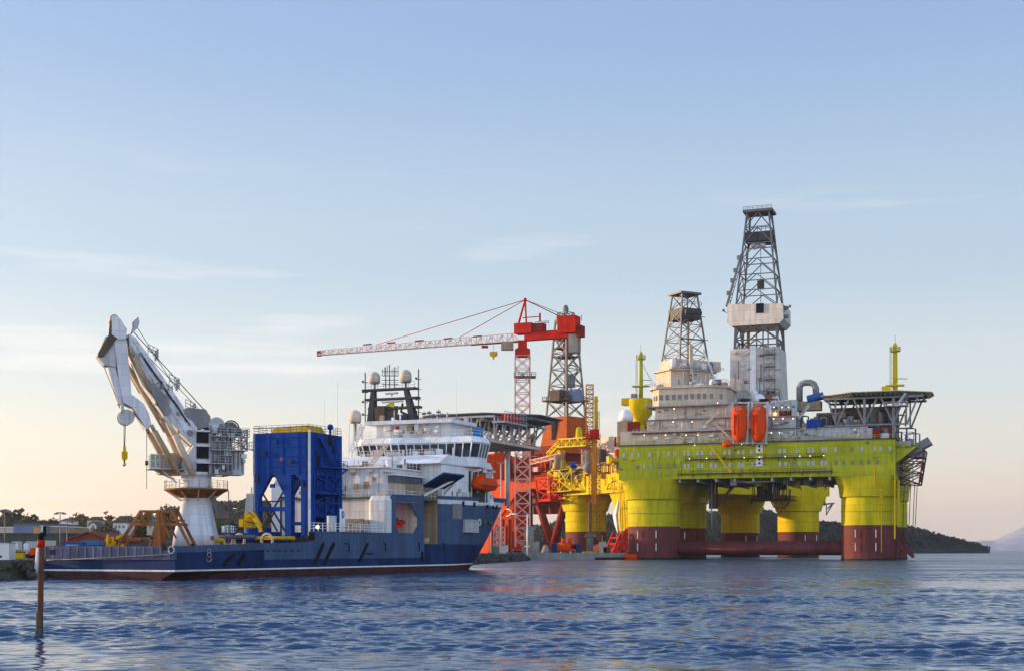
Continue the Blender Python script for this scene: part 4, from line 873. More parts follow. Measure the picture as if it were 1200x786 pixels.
# ---------------------------------------------------------------- the near rig
FA = Fr(42.4, 542, R(-20.4))
ra = thing('drilling_rig', 'nearest lime yellow drilling rig, with the tallest derrick and two upright orange lifeboats', 'drilling rig', (42.4, 542, 0), R(-20.4), 'twin drilling rigs')
colsA = [(11.5, 11, -1, -1), (11.5, 60, -1, 1), (95.5, 11, 1, -1), (95.5, 60, 1, 1)]
DA = base_rig(ra, 106, 71, 'column_yellow', 'lime_paint', colsA)
rowa = [731, 741, 748.4, 761.4, 772, 783.4, 791.2, 801.9, 806.9, 817.5, 822.9, 833.6, 838, 849.6, 854.9, 865.6, 871, 880.8, 914, 919.5, 934, 948, 952.6, 964, 967.6, 979, 998.5, 1010, 1025, 1032, 1043]
rowb = [746.7, 754.9, 763.8, 773, 783.7, 791.7, 802.4, 807.2, 818.4, 822.9, 833.6, 838.9, 849.6, 855, 866.5, 871, 881.7, 914, 921, 930, 937, 947, 953, 963, 968, 980, 988, 999, 1009, 1018, 1028]
for row, z, dk in ((rowa, 41.5, (992.7, 998.5)), (rowb, 36.6, (746.7, 773, 783.7, 791.7, 980, 988, 999, 1009, 1018, 1028, 930))):
    for px in row:
        d = px in dk; window(DA, (FA.x(px, 0), -.06, z), 1.0, 1.7, 0, 'window_glass' if d else 'sky_reflection_glass', 'sage_trim' if d else 'sky_reflection_glass')
def wk(parent, x0, x1, z, yv=-1.3, m='dark_steel', name='side_walkway'):
    b = mb(); b.box(x0, x1, yv, 0, z-.25, z); b.rail([(x0, yv+.1, z), (x1, yv+.1, z)], 1.2, 3.2, .07)
    for k in range(int((x1-x0)/6)+1): b.beam((x0+6*k, yv, z-.2), (x0+6*k, 0, z-1.4), .16)
    return b.build(name, m, parent)
wk(DA, FA.x(804, 0), FA.x(966, 0), 39.2); wk(DA, FA.x(795, 0), FA.x(976, 0), 33.6)
for px, z in ((809, 39), (829, 39), (873, 39), (891, 39), (921, 39), (938, 39), (950, 39), (966, 39), (815, 44.2), (870, 44.2)): lamp(DA, (FA.x(px, 0), -1.5, z+.3), .2)
for z0, z1 in ((41, 44.2), (36, 39.7)):
    x = FA.x(890, 0); o = mb().box(x-1.3, x+1.3, -.3, .05, z0, z1).build('number_plate', 'render_white', DA)
    for k in range(2): mb().box(x-.4, x+.35, -.34, -.3, z0+.6+k*1.5, z0+1.5+k*1.5).build('plate_mark', 'black_rubber', o)
b = mb(); b.beam(FA.p(831, 521, -1.6), FA.p(857, 553, -1.6), .3, .7); b.build('long_ladder', 'yellow_paint', DA)
b = mb(); x = FA.x(1033, 0); b.beam((x, -.2, 6), (x, -.2, 28), .55, .2); b.beam((x, -.5, 3), (x, -.5, 24), .5, .2)
for k in range(3): b.box(x-.7, x+.7, -.6, 0, 21+k*2.4, 21.4+k*2.4)
b.build('column_ladder', 'yellow_paint', ra)
b = mb(); b.beam((98.6, -.5, 27), (98.6, -.5, 35), .4); b.build('drain_pipe', 'yellow_paint', DA)
mb().lathe([(3.4, 0), (3.4, 2.4), (2.9, 2.8)], (4.4, 3.6, -.5), 18).build('fairlead_guard', 'orange_paint', ra)  # orange puts the sunlight on this maroon foot into the ring's colour
anchor_rack(ra, 1.2, 11, -1, 'red_paint'); anchor_rack(ra, 106, 11, 1)
# bits under the deck: moonpool housing and braces
b = mb()
p0, p1 = FA.x(889, 30), FA.x(907, 30)
b.box(p0, p1, 26, 44, 24.5, DZ0-.1); b.rail([(p0-3, 25, 24.6), (p1+6, 25, 24.6)], 1.3, 2, .12); b.box(p0-4, p1+7, 25, 44, 24.0, 24.5)
for k in range(7): x = p1+1+k*.9; b.beam((x, 27, 24.5), (x, 27, DZ0), .22)
b.build('moonpool_house', 'dark_steel', ra)
for px in (914, 919, 923, 884, 886): x = FA.x(px, 30); mb().path([(x, 24.5, DZ0), (x+.6, 24, 27), (x-.3, 24.2, 22+.2*(px % 7))], .2, 6).build('hanging_hose', 'dark_steel', ra)
b = mb(); b.path([(p1-1, 24, 25), (p1+1, 24, 21), (p1+5, 24, 20.4), (p1+7, 24, 23), (p1+7.5, 24, 28)], .3, 6); b.build('hose_bundle', 'dark_steel', ra)
b = mb()
x0 = FA.x(836, 22); b.beam((x0, 22, 20.5), (x0, 22, DZ0), 3.2, 3); b.beam((x0+1.6, 22, 22), (x0+9, 22, 30.6), 1.0); b.beam((x0+8, 22, 29.5), (x0+19, 22, 29.5), .9); b.beam((x0+19, 22, 29.5), (x0+21, 22, 26.0), .8); b.build('underdeck_brace', 'deck_brown', ra)
b = mb(); b.box(FA.x(822, 16), FA.x(834, 16), 14, 18, 22.6, 23.0); b.rail([(FA.x(822, 16), 14, 23), (FA.x(834, 16), 14, 23)], 1.3, 1.5, .1); b.beam((FA.x(834, 16), 16, 12.4), (FA.x(834, 16), 16, DZ0), .5); b.build('inspection_platform', 'mid_grey', ra)
b = mb()
for k in range(9): xx = 24+k*7.2; b.box(xx, xx+.8, 1, 70, DZ0-1.3, DZ0-.02)
b.build('underdeck_girder', 'light_grey', ra)
# accommodation tiers
E = DZ1+.5
def hz(py, px=790, y=2): return FA.z(py, FA.x(px, y), y)
ax = lambda px, y=2: FA.x(px, y)
T1, T2, T3, T4 = hz(507), hz(491.5), hz(476), hz(454)
b = mb(); b.box(ax(727), ax(895), 2, 26, E, T1+1.2); A1 = b.build('accommodation', 'house_grey', ra)
mb().box(ax(741), ax(893), .6, 26.5, T1, T1+.45).build('tier_roof', 'deck_brown', A1)
mb().box(ax(757.5), ax(880), 2.6, 26, T1+.45, T2).build('upper_tier', 'house_grey', A1)
mb().box(ax(757), ax(880), 1.6, 26.5, T2, T2+.35).build('tier_roof', 'mid_grey', A1)
mb().box(ax(766), ax(858), 4.5, 25, T2+.3, T3).build('bridge_tier', 'house_grey', A1)
mb().box(ax(757, 2.5), ax(852, 2.5), 2.5, 26, T3, T3+.5).build('tier_roof', 'mid_grey', A1)
b = mb(); bx0, bx1 = ax(757, 3), ax(851, 3)
b.prism([(bx0+1.5, 26), (bx0+1.5, 8), (bx0+5, 3.6), (bx1-8, 3.6), (bx1-1, 9), (bx1-1, 26)], 'z', T3+.5, T4)
br = b.build('rig_bridge', 'house_grey', A1)
b = mb(); b.prism([(bx0, 26.5), (bx0, 7.5), (bx0+4.2, 2.9), (bx1-7.8, 2.9), (bx1, 8.6), (bx1, 26.5)], 'z', T4, T4+.8); b.build('bridge_roof', 'house_grey', A1)
for px in (774.8, 782, 789.6, 796.7, 804, 811.3, 818.8, 825.7): window(A1, (ax(px, 3.6), 3.52, hz(464.5)), 1.9, 2.5, 0, 'window_glass', 'house_grey')
ex, ey = bx1-1-(bx1-8), 9-3.6; an = math.atan2(ey, ex)
for t in (.25, .72): window(A1, (bx1-8+ex*t+.07*math.sin(an), 3.6+ey*t-.07*math.cos(an), hz(464.5)), 1.9, 2.5, an, 'window_glass', 'house_grey')
an2 = math.atan2(3.6-8, 5-1.5)
for t in (.3, .7): window(A1, (bx0+1.5+3.5*t-.07*.78, 8-4.4*t-.07*.62, hz(464.5)), 1.6, 2.5, an2, 'window_glass', 'house_grey')
for px in (745, 752, 764, 784.6, 807.8, 815.8, 823.8, 831.8, 839): window(A1, (ax(px), 1.94, hz(516)), 1.1, 1.5, 0, 'sky_reflection_glass', 'light_grey')
for px in (760.6, 776, 791.7, 807.4, 823.4, 839, 855): window(A1, (ax(px), 2.54, hz(498.5)), 1.1, 1.5, 0, 'sky_reflection_glass', 'light_grey')
b = mb()
for yy, x0_, x1_, z_ in ((3, 757, 851, T4+.8), (2.6, 757, 852, T3+.5), (1.7, 757, 880, T2+.35), (.7, 741, 893, T1+.45)): b.rail([(ax(x0_, yy), yy, z_), (ax(x1_, yy), yy, z_)], 1.2, 1.8, .07)
b.build('accommodation_railing', 'light_grey', A1)
b = mb(); b.beam(FA.p(838, 496, .2), FA.p(871, 527, .2), .3, .7); b.beam(FA.p(842, 483, 1), FA.p(826, 497, 1), .3, .8); b.build('outside_stair', 'house_grey', A1)
for px, py in ((789, 493.8), (811, 493.8), (755, 509.3), (780, 509.3), (804, 509.3), (818, 509.3), (790, 478.5), (841, 471.5)): lamp(A1, FA.p(px, py, .9), .24)
b = mb(); p = FA.p(848, 454, 10); b.path([p+Vector((2.6*math.cos(t), 0, 1+2.4*math.sin(t))) for t in [k*math.pi/8 for k in range(17)]], .12, 5); b.build('loop_antenna', 'light_grey', A1)
p = FA.p(835, 448, 12); mb().ball(p, (1.3, 1.3, 1.5), 12, 8).build('small_radome', 'clean_white', A1); mb().tube(p+Vector((0, 0, -4)), p, .4, 8).build('radome_post', 'light_grey', A1)
for px, py in ((840, 435), (857.5, 452), (822, 440)):
    p = FA.p(px, py, 8); b = mb(); b.beam(Vector((p.x, p.y, T4)) if px < 850 else Vector((p.x, p.y, T2)), p, .16); b.build('whip_antenna', 'light_grey', A1)
# second lit bridge deck behind (base of the far derrick is the far rig's own)
p = FA.p(733, 503, 8); b = mb(); b.box(p.x-2.6, p.x+3.0, p.y-3, p.y+3, E, FA.z(494, p.x, 8)); b.build('radome_house', 'beige_paint', ra)
radome(ra, Vector((p.x+.2, 8, FA.z(495, p.x, 8)+.6)), 2.9, 1.8, .8, 'clean_white')
for dx, m in ((-3.4, 'dark_red'), (-2.2, 'beige_paint'), (3.4, 'beige_paint')): mb().tube((p.x+dx, 5, E), (p.x+dx, 5, E+4.5-abs(dx)*.2), .5, 10).build('exhaust_stack', m, ra)
# right-hand tiers
Y2 = 3
rx = lambda px, y=Y2: FA.x(px, y)
rz = lambda py, px=940, y=Y2: FA.z(py, FA.x(px, y), y)
b = mb(); b.box(rx(899), rx(1017), Y2, 28, E, rz(501)); TB = b.build('process_block', 'light_grey', ra)
mb().box(rx(895), rx(939), 1.6, 28, rz(501), rz(500)).build('tier_roof', 'mid_grey', TB)
mb().box(rx(900), rx(932.5), Y2+.5, 26, rz(500), rz(487)).build('upper_block', 'light_grey', TB)
mb().box(rx(902), rx(931), Y2+2, 26, rz(487), rz(466.8)).build('control_block', 'light_grey', TB)
mb().box(rx(912), rx(927.5), Y2+1.9, Y2+2.1, rz(485.5), rz(479)).build('maroon_band', 'dark_red', TB)
mb().box(rx(900), rx(932), Y2-.2, 26, rz(487.3), rz(486.4)).build('tier_roof', 'mid_grey', TB)
mb().box(rx(927), rx(933.5), Y2+1.5, Y2+6, rz(487), rz(468)).build('corner_cabinet', 'sky_reflection_glass', TB)
p = FA.p(908.2, 484.6, Y2+1.2); lamp(TB, p, .55, 'lamp_amber', 'amber_lamp')
for px, py in ((907, 476.8), (916.5, 476.8), (924, 476.8), (906.5, 490), (917.5, 490), (929.5, 490), (904, 506.6), (913.5, 506.6)): lamp(TB, FA.p(px, py, 2.1), .26)
for px in (914, 921, 930, 937, 951.5, 962, 968, 978, 985, 994.5, 1006): window(TB, (rx(px), Y2-.06, rz(510)), 1.5, 2.2, 0, 'sky_reflection_glass', 'light_grey')
window(TB, (rx(924.5), Y2+.42, rz(494.5)), 1.5, 1.7, 0, 'sky_reflection_glass', 'light_grey')
mb().box(rx(1017), rx(1024), Y2, Y2+8, E, rz(502)).build('dark_doorway', 'black_rubber', TB)
mb().box(rx(946), rx(1001), 10, 26, rz(501), rz(488)).build('machinery_block', 'mid_grey', TB)
b = mb(); p = FA.p(1041.5, 506, 6); b.tube(p+Vector((-1, -3, 0)), p+Vector((-1, 3, 0)), 3.0, 18); b.build('mooring_drum', 'dark_red', ra)
b = mb(); b.box(p.x-2.6, p.x+.4, 1, 2.5, E, E+1.8); b.build('notice_board', 'render_white', ra)
b = mb(); p = FA.p(1036, 502, 9); b.tube(p+Vector((-4, 0, 0)), p+Vector((3, 0, 0)), 2.2, 14); b.build('winch_drum', 'sky_blue', ra)
clutter(ra, rx(1017), 104, 6, 34, E, 16, 6, ['mid_grey', 'light_grey', 'steel_grey', 'house_grey', 'sky_blue'], 21)
clutter(ra, rx(934), rx(1020), 12, 26, rz(501), 14, 4.5, ['mid_grey', 'light_grey', 'house_grey', 'steel_grey', 'beige_paint', 'royal_blue'], 22)
b = mb(); p = [FA.p(*q_, 12) for q_ in ((937, 470), (937, 454), (939, 449.5), (943, 448), (950, 448), (954, 449.8), (956, 454), (956.5, 466))]; b.path(p, 1.25, 10); b.build('gooseneck_vent', 'mid_grey', ra)
b = mb(); b.box(rx(934, 12), rx(962, 12), 11, 16, rz(478), FA.z(470, rx(946, 12), 12)); b.build('vent_house', 'beige_paint', ra)
b = mb(); q_ = FA.p(960, 464, 11.5); b.tube(q_+Vector((-4.5, 0, -1)), q_+Vector((1.6, 0, .2)), 1.5, 12); b.build('vent_fan', 'bin_blue', ra)
b = mb(); b.beam(FA.p(936, 490, 4), FA.p(948, 475, 4), .3, .9); b.rail([FA.p(936, 490, 3.6), FA.p(948, 475, 3.6)], 1.1, 1.5, .07); b.build('outside_stair', 'light_grey', TB)
# tall derrick
drilling_mast(ra, 49.6, 35, 62, 141.8, 1)
mb().box(38, 61, 24, 47, E, 62.1).build('drill_floor', 'light_grey', ra)
clutter(ra, 26, 40, 24, 34, T2, 8, 5, ['beige_paint', 'house_grey', 'rust_metal', 'white_paint'], 23)
mb().ball(FA.p(890, 466, 14)+Vector((0, 0, -.6)), (2.3, 2, 2.2), 12, 8).build('white_dome', 'clean_white', ra)
# helideck on its truss
hz_ = 62.3; hcx, hcy = FA.x(1028, 14), 14.0
hp = [(hcx+20*math.cos(math.pi/8+k*math.pi/4), hcy+15*math.sin(math.pi/8+k*math.pi/4)) for k in range(8)]
HDK = mb().prism(hp, 'z', hz_-.7, hz_).build('helideck', 'deck_green', ra)
b = mb(); ho = [(hcx+22*math.cos(math.pi/8+k*math.pi/4), hcy+17*math.sin(math.pi/8+k*math.pi/4)) for k in range(8)]
for i in range(8):
    j = (i+1) % 8
    b.add([(*hp[i], hz_-.1), (*hp[j], hz_-.1), (*ho[j], hz_+.3), (*ho[i], hz_+.3)], [(0, 1, 2, 3)])
    for t in range(9): b.beam(Vector((*hp[i], hz_-.9)).lerp(Vector((*hp[j], hz_-.9)), t/9), Vector((*ho[i], hz_+.3)).lerp(Vector((*ho[j], hz_+.3)), t/9), .26)
    b.beam((*ho[i], hz_+.3), (*ho[j], hz_+.3), .3)
b.build('safety_net', 'net_tan', HDK)
b = mb(); ty0, ty1 = 2.5, 22
tp = lambda px, py, y: FA.p(px, py, y)
for y in (ty0, ty1):
    zt_, zb_ = hz_-1.5, FA.z(497.5, FA.x(1013, ty0), ty0)
    xs = lambda px: FA.x(px, ty0)
    b.beam((xs(966), y, zt_), (xs(1082), y, zt_), 1.0, .8); b.beam((xs(966), y, zb_), (xs(1065), y, zb_), .6)
    for a, c in ((970, 980), (995, 980), (1000, 1013), (1028, 1013), (1032, 1047), (1060, 1047), (1076, 1063)): b.beam((xs(a), y, zt_), (xs(c), y, zb_), .62)
    for a in (979, 1013, 1047, 1062): b.beam((xs(a), y, zb_ if a != 1047 else E), (xs(a), y, zt_), .95 if a in (1013, 1047) else .6)
for px in (966, 980, 1000, 1013, 1030, 1047, 1062, 1080): b.beam((xs(px), ty0, zt_), (xs(px), ty1, zt_), .6)
b.build('helideck_truss', 'mid_grey', HDK)
b = mb(); b.box(xs(1036), xs(1064), 0, 6, 57.2, 57.5); b.rail([(xs(1036), .2, 57.5), (xs(1064), .2, 57.5)], 1.2, 2, .09); b.beam((xs(1050), .5, 57), (xs(1062), .5, 61.8), .3, .8); b.build('helideck_stair', 'light_grey', HDK)
# right end: fairlead tower, sponsons, hanging wires
b = mb()
b.box(106, 112, 2, 30, 41.6, 42.0); b.prism([(106, 36), (113.5, 42), (113.5, 42.4), (106, 42.4)], 'y', 2, 2.4); b.prism([(106, 36), (113.5, 42), (113.5, 42.4), (106, 42.4)], 'y', 18, 18.4); b.beam((106, 2, 38.8), (110, 2, 43.5), .5); b.box(106, 113.5, 2, 20, 42.0, 42.4); b.rail([(106, 2, 42.4), (113.5, 2, 42.4), (113.5, 20, 42.4)], 1.2, 2.5, .1)
b.build('end_platform', 'lime_paint', ra)
b = mb(); lo = [(107, 6, 28.5), (114, 6, 28.5), (114, 20, 28.5), (107, 20, 28.5)]; hi = [(107, 6, 37), (116, 6, 41), (116, 20, 41), (107, 20, 37)]
b.lattice(lo, hi, 3, .5, .36, 'x'); b.build('anchor_basket', 'maroon_paint', ra)
b = mb(); b.box(110.5, 116, 6, 20, 38.5, 41.2); b.prism([(112, 40), (118.5, 43.5), (117, 46), (110, 42)], 'y', 8, 16); b.build('anchor_winch', 'mid_grey', ra)
b = mb(); b.lattice([(107, 4, 29), (112, 4, 29)], [(107, 4, 41), (112, 4, 41)], 4, .3, .22, 'x'); b.box(107, 110, 3.5, 6, 25.6, 25.9); b.rail([(107, 3.6, 25.9), (110, 3.6, 25.9)], 1.8, 1.5, .12); b.beam((107, 4, 23.5), (110, 4, 25.6), .3); b.build('end_scaffold', 'steel_grey', ra)
b = mb()
for x, z in ((108.3, 8), (110.6, 12), (112, 10), (112.9, 13)): b.path([(x+.4, 8, 28.6), (x, 8, 20), (x-.3, 8, z)], .14, 5)
b.build('anchor_wire', 'dark_steel', ra)
b = mb(); b.path([(108, 7, 12), (109.5, 7, 7), (112.4, 7, 4.5), (111, 7, 8), (113, 7, 9)], .45, 6); b.build('anchor_shackle', 'dark_steel', ra)
b = mb(); b.beam((105.8, .5, 8), (105.8, .5, 42), .55); b.beam((107, 3, 13), (107, 3, 30), .8); b.build('end_pipe', 'yellow_paint', ra)
clutter(ra, 104, 111, 8, 26, 42.4, 7, 7, ['bin_blue', 'mid_grey', 'light_grey', 'steel_grey'], 24)
# mast cranes
post_crane(ra, FA.x(1049, 24), 24, 61, FA.z(404, FA.x(1049, 24), 24))
b = mb(); x = FA.x(1044, 22); b.box(x-6.5, x+6.5, 18, 28, 62.4, 64); b.box(x-3, x, 17, 19, 64, 66.5); b.build('mast_footing', 'yellow_paint', ra)
yc = 40; xc = FA.x(751, yc)
pc = post_crane(ra, xc, yc, FA.z(470, xc, yc), FA.z(414, xc, yc), 'lime_paint')
b = mb(); b.loft([rsq(xc, yc, a, a, a*.8, z) for a, z in ((2.4, E+9), (2.6, FA.z(492, xc, yc)), (4.6, FA.z(485, xc, yc)), (4.8, FA.z(468, xc, yc)), (4.6, FA.z(467, xc, yc)))], True); b.box(xc-8, xc-4, yc-2, yc+2, FA.z(474, xc, yc), FA.z(466, xc, yc)); b.build('crane_turret', 'yellow_paint', pc)
b = mb(); b.tube((xc, yc, DZ1), (xc, yc, E+10), 2.2, 12); b.lattice([(xc-3, yc-3, E), (xc+3, yc-3, E)], [(xc-3, yc-3, E+9), (xc+3, yc-3, E+9)], 2, .5, .4, 'x'); b.build('crane_pedestal', 'yellow_paint', pc)
b = mb(); b.tube((xc, yc-1, FA.z(420, xc, yc)), (xc+5.5, yc-1, FA.z(452, xc, yc)), .08, 5); b.tube((xc-1, yc-1, FA.z(420, xc, yc)), (xc+8, yc-1, FA.z(458, xc, yc)), .06, 5); b.build('boom_wire', 'mid_grey', pc)
b = mb(); b.box(xc-3.5, xc-1.4, yc-3, yc, FA.z(467, xc, yc), FA.z(461.5, xc, yc)); b.build('crane_winch', 'mid_grey', pc)
# clutter between bridge and derrick
clutter(ra, ax(852, 10), ax(862, 10), 6, 22, T2, 5, 6, ['house_grey', 'beige_paint', 'rust_metal'], 25)
# lifeboats on the davit frames: each hangs nose down
def rig_boat(px, tone, label):
    p = FA.p(px, 518, -3.2); zt_ = FA.z(474.5, p.x, -3.2)
    w = Matrix.Rotation(R(-20.4), 4, 'Z') @ Vector((p.x, -3.2, p.z)) + Vector((42.4, 542, 0))
    t = thing('lifeboat', label, 'lifeboat', tuple(w), R(-20.4), 'lifeboats on the near rig')
    h = zt_-p.z; b = mb()
    b.loft([[Vector((a*r_*math.cos(u), .75*a*r_*math.sin(u)+oy, z*h)) for u in [k*math.pi/9 for k in range(18)]] for z, a, oy, r_ in ((0, .12, -.9, 3.1), (.05, .5, -.8, 3.1), (.16, .8, -.5, 3.1), (.35, 1, -.2, 3.1), (.62, 1.02, .2, 3.1), (.85, .92, .5, 3.1), (.95, .75, .6, 3.1), (1, .4, .6, 3.1))], True)
    b.build('boat_hull', 'boat_orange', t)
    b = mb(); b.box(-1.5, 1.5, -1.6, .4, .82*h, .97*h); b.build('wheelhouse', 'boat_orange', t)
    window(t, (-.6, -1.68, .9*h), .7, .8, 0); window(t, (.6, -1.68, .9*h), .7, .8, 0)
    b = mb(); b.beam((0, -2.6, .3*h), (0, -2.2, .75*h), .25, .12); b.box(-1.7, -1.3, -2.35, -1.2, .2*h, .75*h); b.build('keel_strip', 'red_paint', t)
    return t
rig_boat(866.5, 0, 'left one of the two upright orange lifeboats on the near rig')
rig_boat(888.8, 0, 'right one of the two upright orange lifeboats on the near rig')
b = mb()
for a, c in ((858.5, 859.5), (877.5, 875.5), (881.5, 882.5), (899.8, 897.5)):
    b.beam(FA.p(a, 470, -3), FA.p(c, 520, -3), .75); b.beam(FA.p(a, 472, -3), FA.p(a, 476, 3), .5)
for y, z in ((-3, 518.5), (-3, 471.5)): b.beam(FA.p(858.5, z, y), FA.p(899.5, z, y), .55)
for px in (860, 876, 882, 898): b.beam(FA.p(px, 519, -3), FA.p(px, 523, 3), .5)
b.build('lifeboat_frame', 'light_grey', ra)
for px in (873, 895): mb().box(FA.x(px, -1)-1.6, FA.x(px, -1)+1.6, -2, 1, FA.z(470, FA.x(px, -1), -1), FA.z(467, FA.x(px, -1), -1)).build('winch_house', 'black_rubber', ra)
p = FA.p(852.5, 517, -2.5); w = Matrix.Rotation(R(-20.4), 4, 'Z') @ Vector((p.x, -2.5, p.z-2)) + Vector((42.4, 542, 0))
sb = thing('rescue_boat', 'small orange boat hanging low beside the left lifeboat frame on the near rig', 'boat', tuple(w), R(-20.4))
b = mb(); b.loft([[Vector((x*1.0, a*.9*w_, z_*1.2+zz)) for a, z_ in ((0, 0), (.8, .2), (1, 1.0), (.7, 1.25), (-.7, 1.25), (-1, 1.0), (-.8, .2))] for x, w_, zz in ((-1.9, .5, .5), (-1.3, 1.1, .15), (0, 1.3, 0), (1.4, 1.1, .2), (2.0, .3, .7))], True); b.build('boat_hull', 'boat_orange', sb)
b = mb(); b.box(-.8, .8, -.6, .6, 1.4, 2.6); b.build('boat_canopy', 'boat_orange', sb)
b = mb(); b.beam((-1.6, 0, 1.4), (0, 0, 4.2), .16); b.beam((1.6, 0, 1.4), (0, 0, 4.2), .16); b.build('lifting_sling', 'light_grey', sb)
b = mb(); b.beam(FA.p(852.5, 507, 1), FA.p(852.5, 506, -3), .35); b.build('boat_davit', 'light_grey', ra)

# ---------------------------------------------------------------- its sister rig behind
FB = Fr(55, 649, R(28))
rb2 = thing('drilling_rig', 'sunlit yellow drilling rig half hidden behind the nearest lime yellow one', 'drilling rig', (55, 649, 0), R(28), 'twin drilling rigs')
colsB = [(13, 11, -1, -1), (13, 60, -1, 1), (112.5, 11, 1, -1), (112.5, 60, 1, 1)]
DB = base_rig(rb2, 124, 71, 'yellow_paint', 'yellow_paint', colsB)
bcx = FB.x(803, 35)
bt = FB.z(344, bcx, 35)
b = mb(); lo = [(bcx-10.3, 26, 88), (bcx+10.3, 26, 88), (bcx+10.3, 45, 88), (bcx-10.3, 45, 88)]; hi = [(bcx-4.6, 31, bt-1), (bcx+4.6, 31, bt-1), (bcx+4.6, 40, bt-1), (bcx-4.6, 40, bt-1)]
DM = b.lattice(lo, hi, 6, .7, .36, 'x').build('derrick', 'steel_grey', rb2)
b = mb(); b.box(bcx-6.4, bcx+6.4, 29.5, 41.5, bt-1, bt); b.rail([(bcx-6.3, 29.5, bt-7), (bcx+6.3, 29.5, bt-7)], 2, 2, .12); b.build('crown_platform', 'steel_grey', DM)
b = mb(); b.box(bcx-5.8, bcx+5.8, 29, 42, bt-14, bt-8.5); b.tube((bcx-5, 28.5, bt-11), (bcx+5, 28.5, bt-11), 1.4, 10); b.build('crown_block', 'dark_steel', DM)
b = mb(); b.beam((bcx+1, 34, 85), (bcx+1, 34, bt-14), 1.0); b.beam((bcx-2, 30, 85), (bcx-2, 30, 106), .8); b.build('standpipe', 'beige_paint', DM)
for t in (.25, .5, .75):
    z = 88+(bt-1-88)*t; w = 10.3-5.7*t; mb().box(bcx-w-1.4, bcx+w+1.4, 25+4*t, 25.4+4*t, z, z+.3).build('mast_gallery', 'steel_grey', DM)
b = mb(); b.loft([[Vector((bcx+w*sx, 35+w*.8*sy, z)) for sx, sy in ((-1, -.6), (-.6, -1), (.6, -1), (1, -.6), (1, .6), (.6, 1), (-.6, 1), (-1, .6))] for w, z in ((13.5, 62), (13.5, 95), (15, 95.2), (15, 95.8), (12, 96), (12, 101))]); b.build('drill_floor_house', 'house_grey', rb2)
b = mb(); b.rail([(bcx+14.6*sx, 35+11.6*sy, 95.8) for sx, sy in ((-1, -.6), (-.6, -1), (.6, -1), (1, -.6), (1, .6))], 1.4, 2, .12); b.box(bcx-6, bcx-4, 22.5, 23.3, 66, 108); b.box(bcx+11, bcx+16, 26, 34, 96, 101); b.build('house_gallery', 'house_grey', rb2)
b = mb(); b.beam((bcx+2, 22, 106), (bcx+12, 21.6, 85), .4, .8); b.build('pipe_chute', 'white_paint', rb2)
mb().box(20, 100, 10, 60, E, 62).build('topside_block', 'house_grey', rb2)
anchor_rack(rb2, 1.2, 11, -1, 'red_paint')
b = mb(); b.box(-5, 0, 44, 68, 33.5, 34.0); b.box(-5, 0, 44, 68, 44.4, 44.8); b.lattice([(-5, 44, 33.6), (-5, 56, 33.6), (-5, 68, 33.6)], [(-5, 44, 44.5), (-5, 56, 44.5), (-5, 68, 44.5)], 1, .5, .4, 'x'); b.build('left_gallery', 'yellow_paint', rb2)
b = mb(); b.lattice([(-7, 62, 31), (-7, 74, 29), (0, 74, 29), (0, 62, 31)], [(-8, 61, 41), (-8, 76, 41), (0, 76, 41), (0, 61, 41)], 2, .6, .4, 'x'); b.box(-7, 0, 62, 74, 29, 30.2); b.build('anchor_basket', 'red_paint', rb2)
mb().box(-2, 0, 63, 75, 32, 40).build('basket_wall', 'red_paint', rb2)
YM = ['yellow_paint', 'deep_yellow', 'yellow_paint', 'red_paint', 'light_grey', 'dark_red', 'beige_paint', 'mid_grey']
clutter(rb2, -4, 14, 2, 72, E, 46, 8, YM, 31)
r_ = random.Random(44)
for k in range(26):
    y = r_.uniform(2, 70); z = r_.uniform(33, 44); m = r_.choice(['yellow_paint', 'deep_yellow', 'yellow_paint', 'beige_paint'])
    mb().path([(-.3, y, z), (-1.2, y, z), (-1.2, y+r_.uniform(-4, 4), z+r_.uniform(-3, 3)), (-.3, y+2, z-2)], r_.uniform(.12, .3), 6).build('side_pipe', m, rb2)
# yellow lattice boom lying on its rest, crane pillar
def wp(fr, loc, v): return Matrix.Rotation(fr.ang, 4, 'Z') @ Vector(v) + Vector(loc)
p0, p1, p2 = FB.q(643, 533, 4), FB.q(657, 519, 4), FB.q(689, 517, 4)
b = mb()
def boxboom(b, a, c, w, h, n, leg, br):
    d = (c-a).normalized(); s = d.cross(Vector((0, 0, 1))).normalized()*w/2; u = s.cross(d).normalized()*h/2
    b.lattice([a-s-u, a+s-u, a+s+u, a-s+u], [c-s-u, c+s-u, c+s+u, c-s+u], n, leg, br, 'z')
boxboom(b, p0, p1, 2.4, 2.4, 4, .5, .32); boxboom(b, p1, p2, 2.8, 4, 7, .6, .4); b.build('resting_boom', 'yellow_paint', rb2)
b = mb(); p = FB.q(658, 531, 6); b.tube((p.x, p.y, E), (p.x, p.y, p.z+2), 2.0, 12); b.build('boom_pillar', 'yellow_paint', rb2)
b = mb(); p = FB.q(678.5, 508, 8); b.tube((p.x, p.y, p.z-6), (p.x, p.y, p.z+2), 2, 12, 1.6); b.tube((p.x, p.y, p.z-3), (p.x, p.y, p.z-2), 3.2, 12); b.ball((p.x, p.y, p.z+2.3), 1.4, 10, 6); b.build('yellow_turret', 'yellow_paint', rb2)
for px, py, r, m in ((692, 547, 3.2, 'mid_grey'), (668, 555, 2.6, 'deck_green'), (672, 545, 1.6, 'royal_blue'), (660, 555, 1.6, 'mid_grey')):
    p = FB.q(px, py, -1); mb().ball(p, (r*1.3, r, r), 12, 8).build('machinery_dome', m, rb2)
b = mb(); pts = [FB.q(*q_, -2) for q_ in ((655, 553), (664, 556), (673, 552), (680, 547), (688, 549))]; b.path(pts, .9, 8); b.build('flexible_hose', 'mid_grey', rb2)
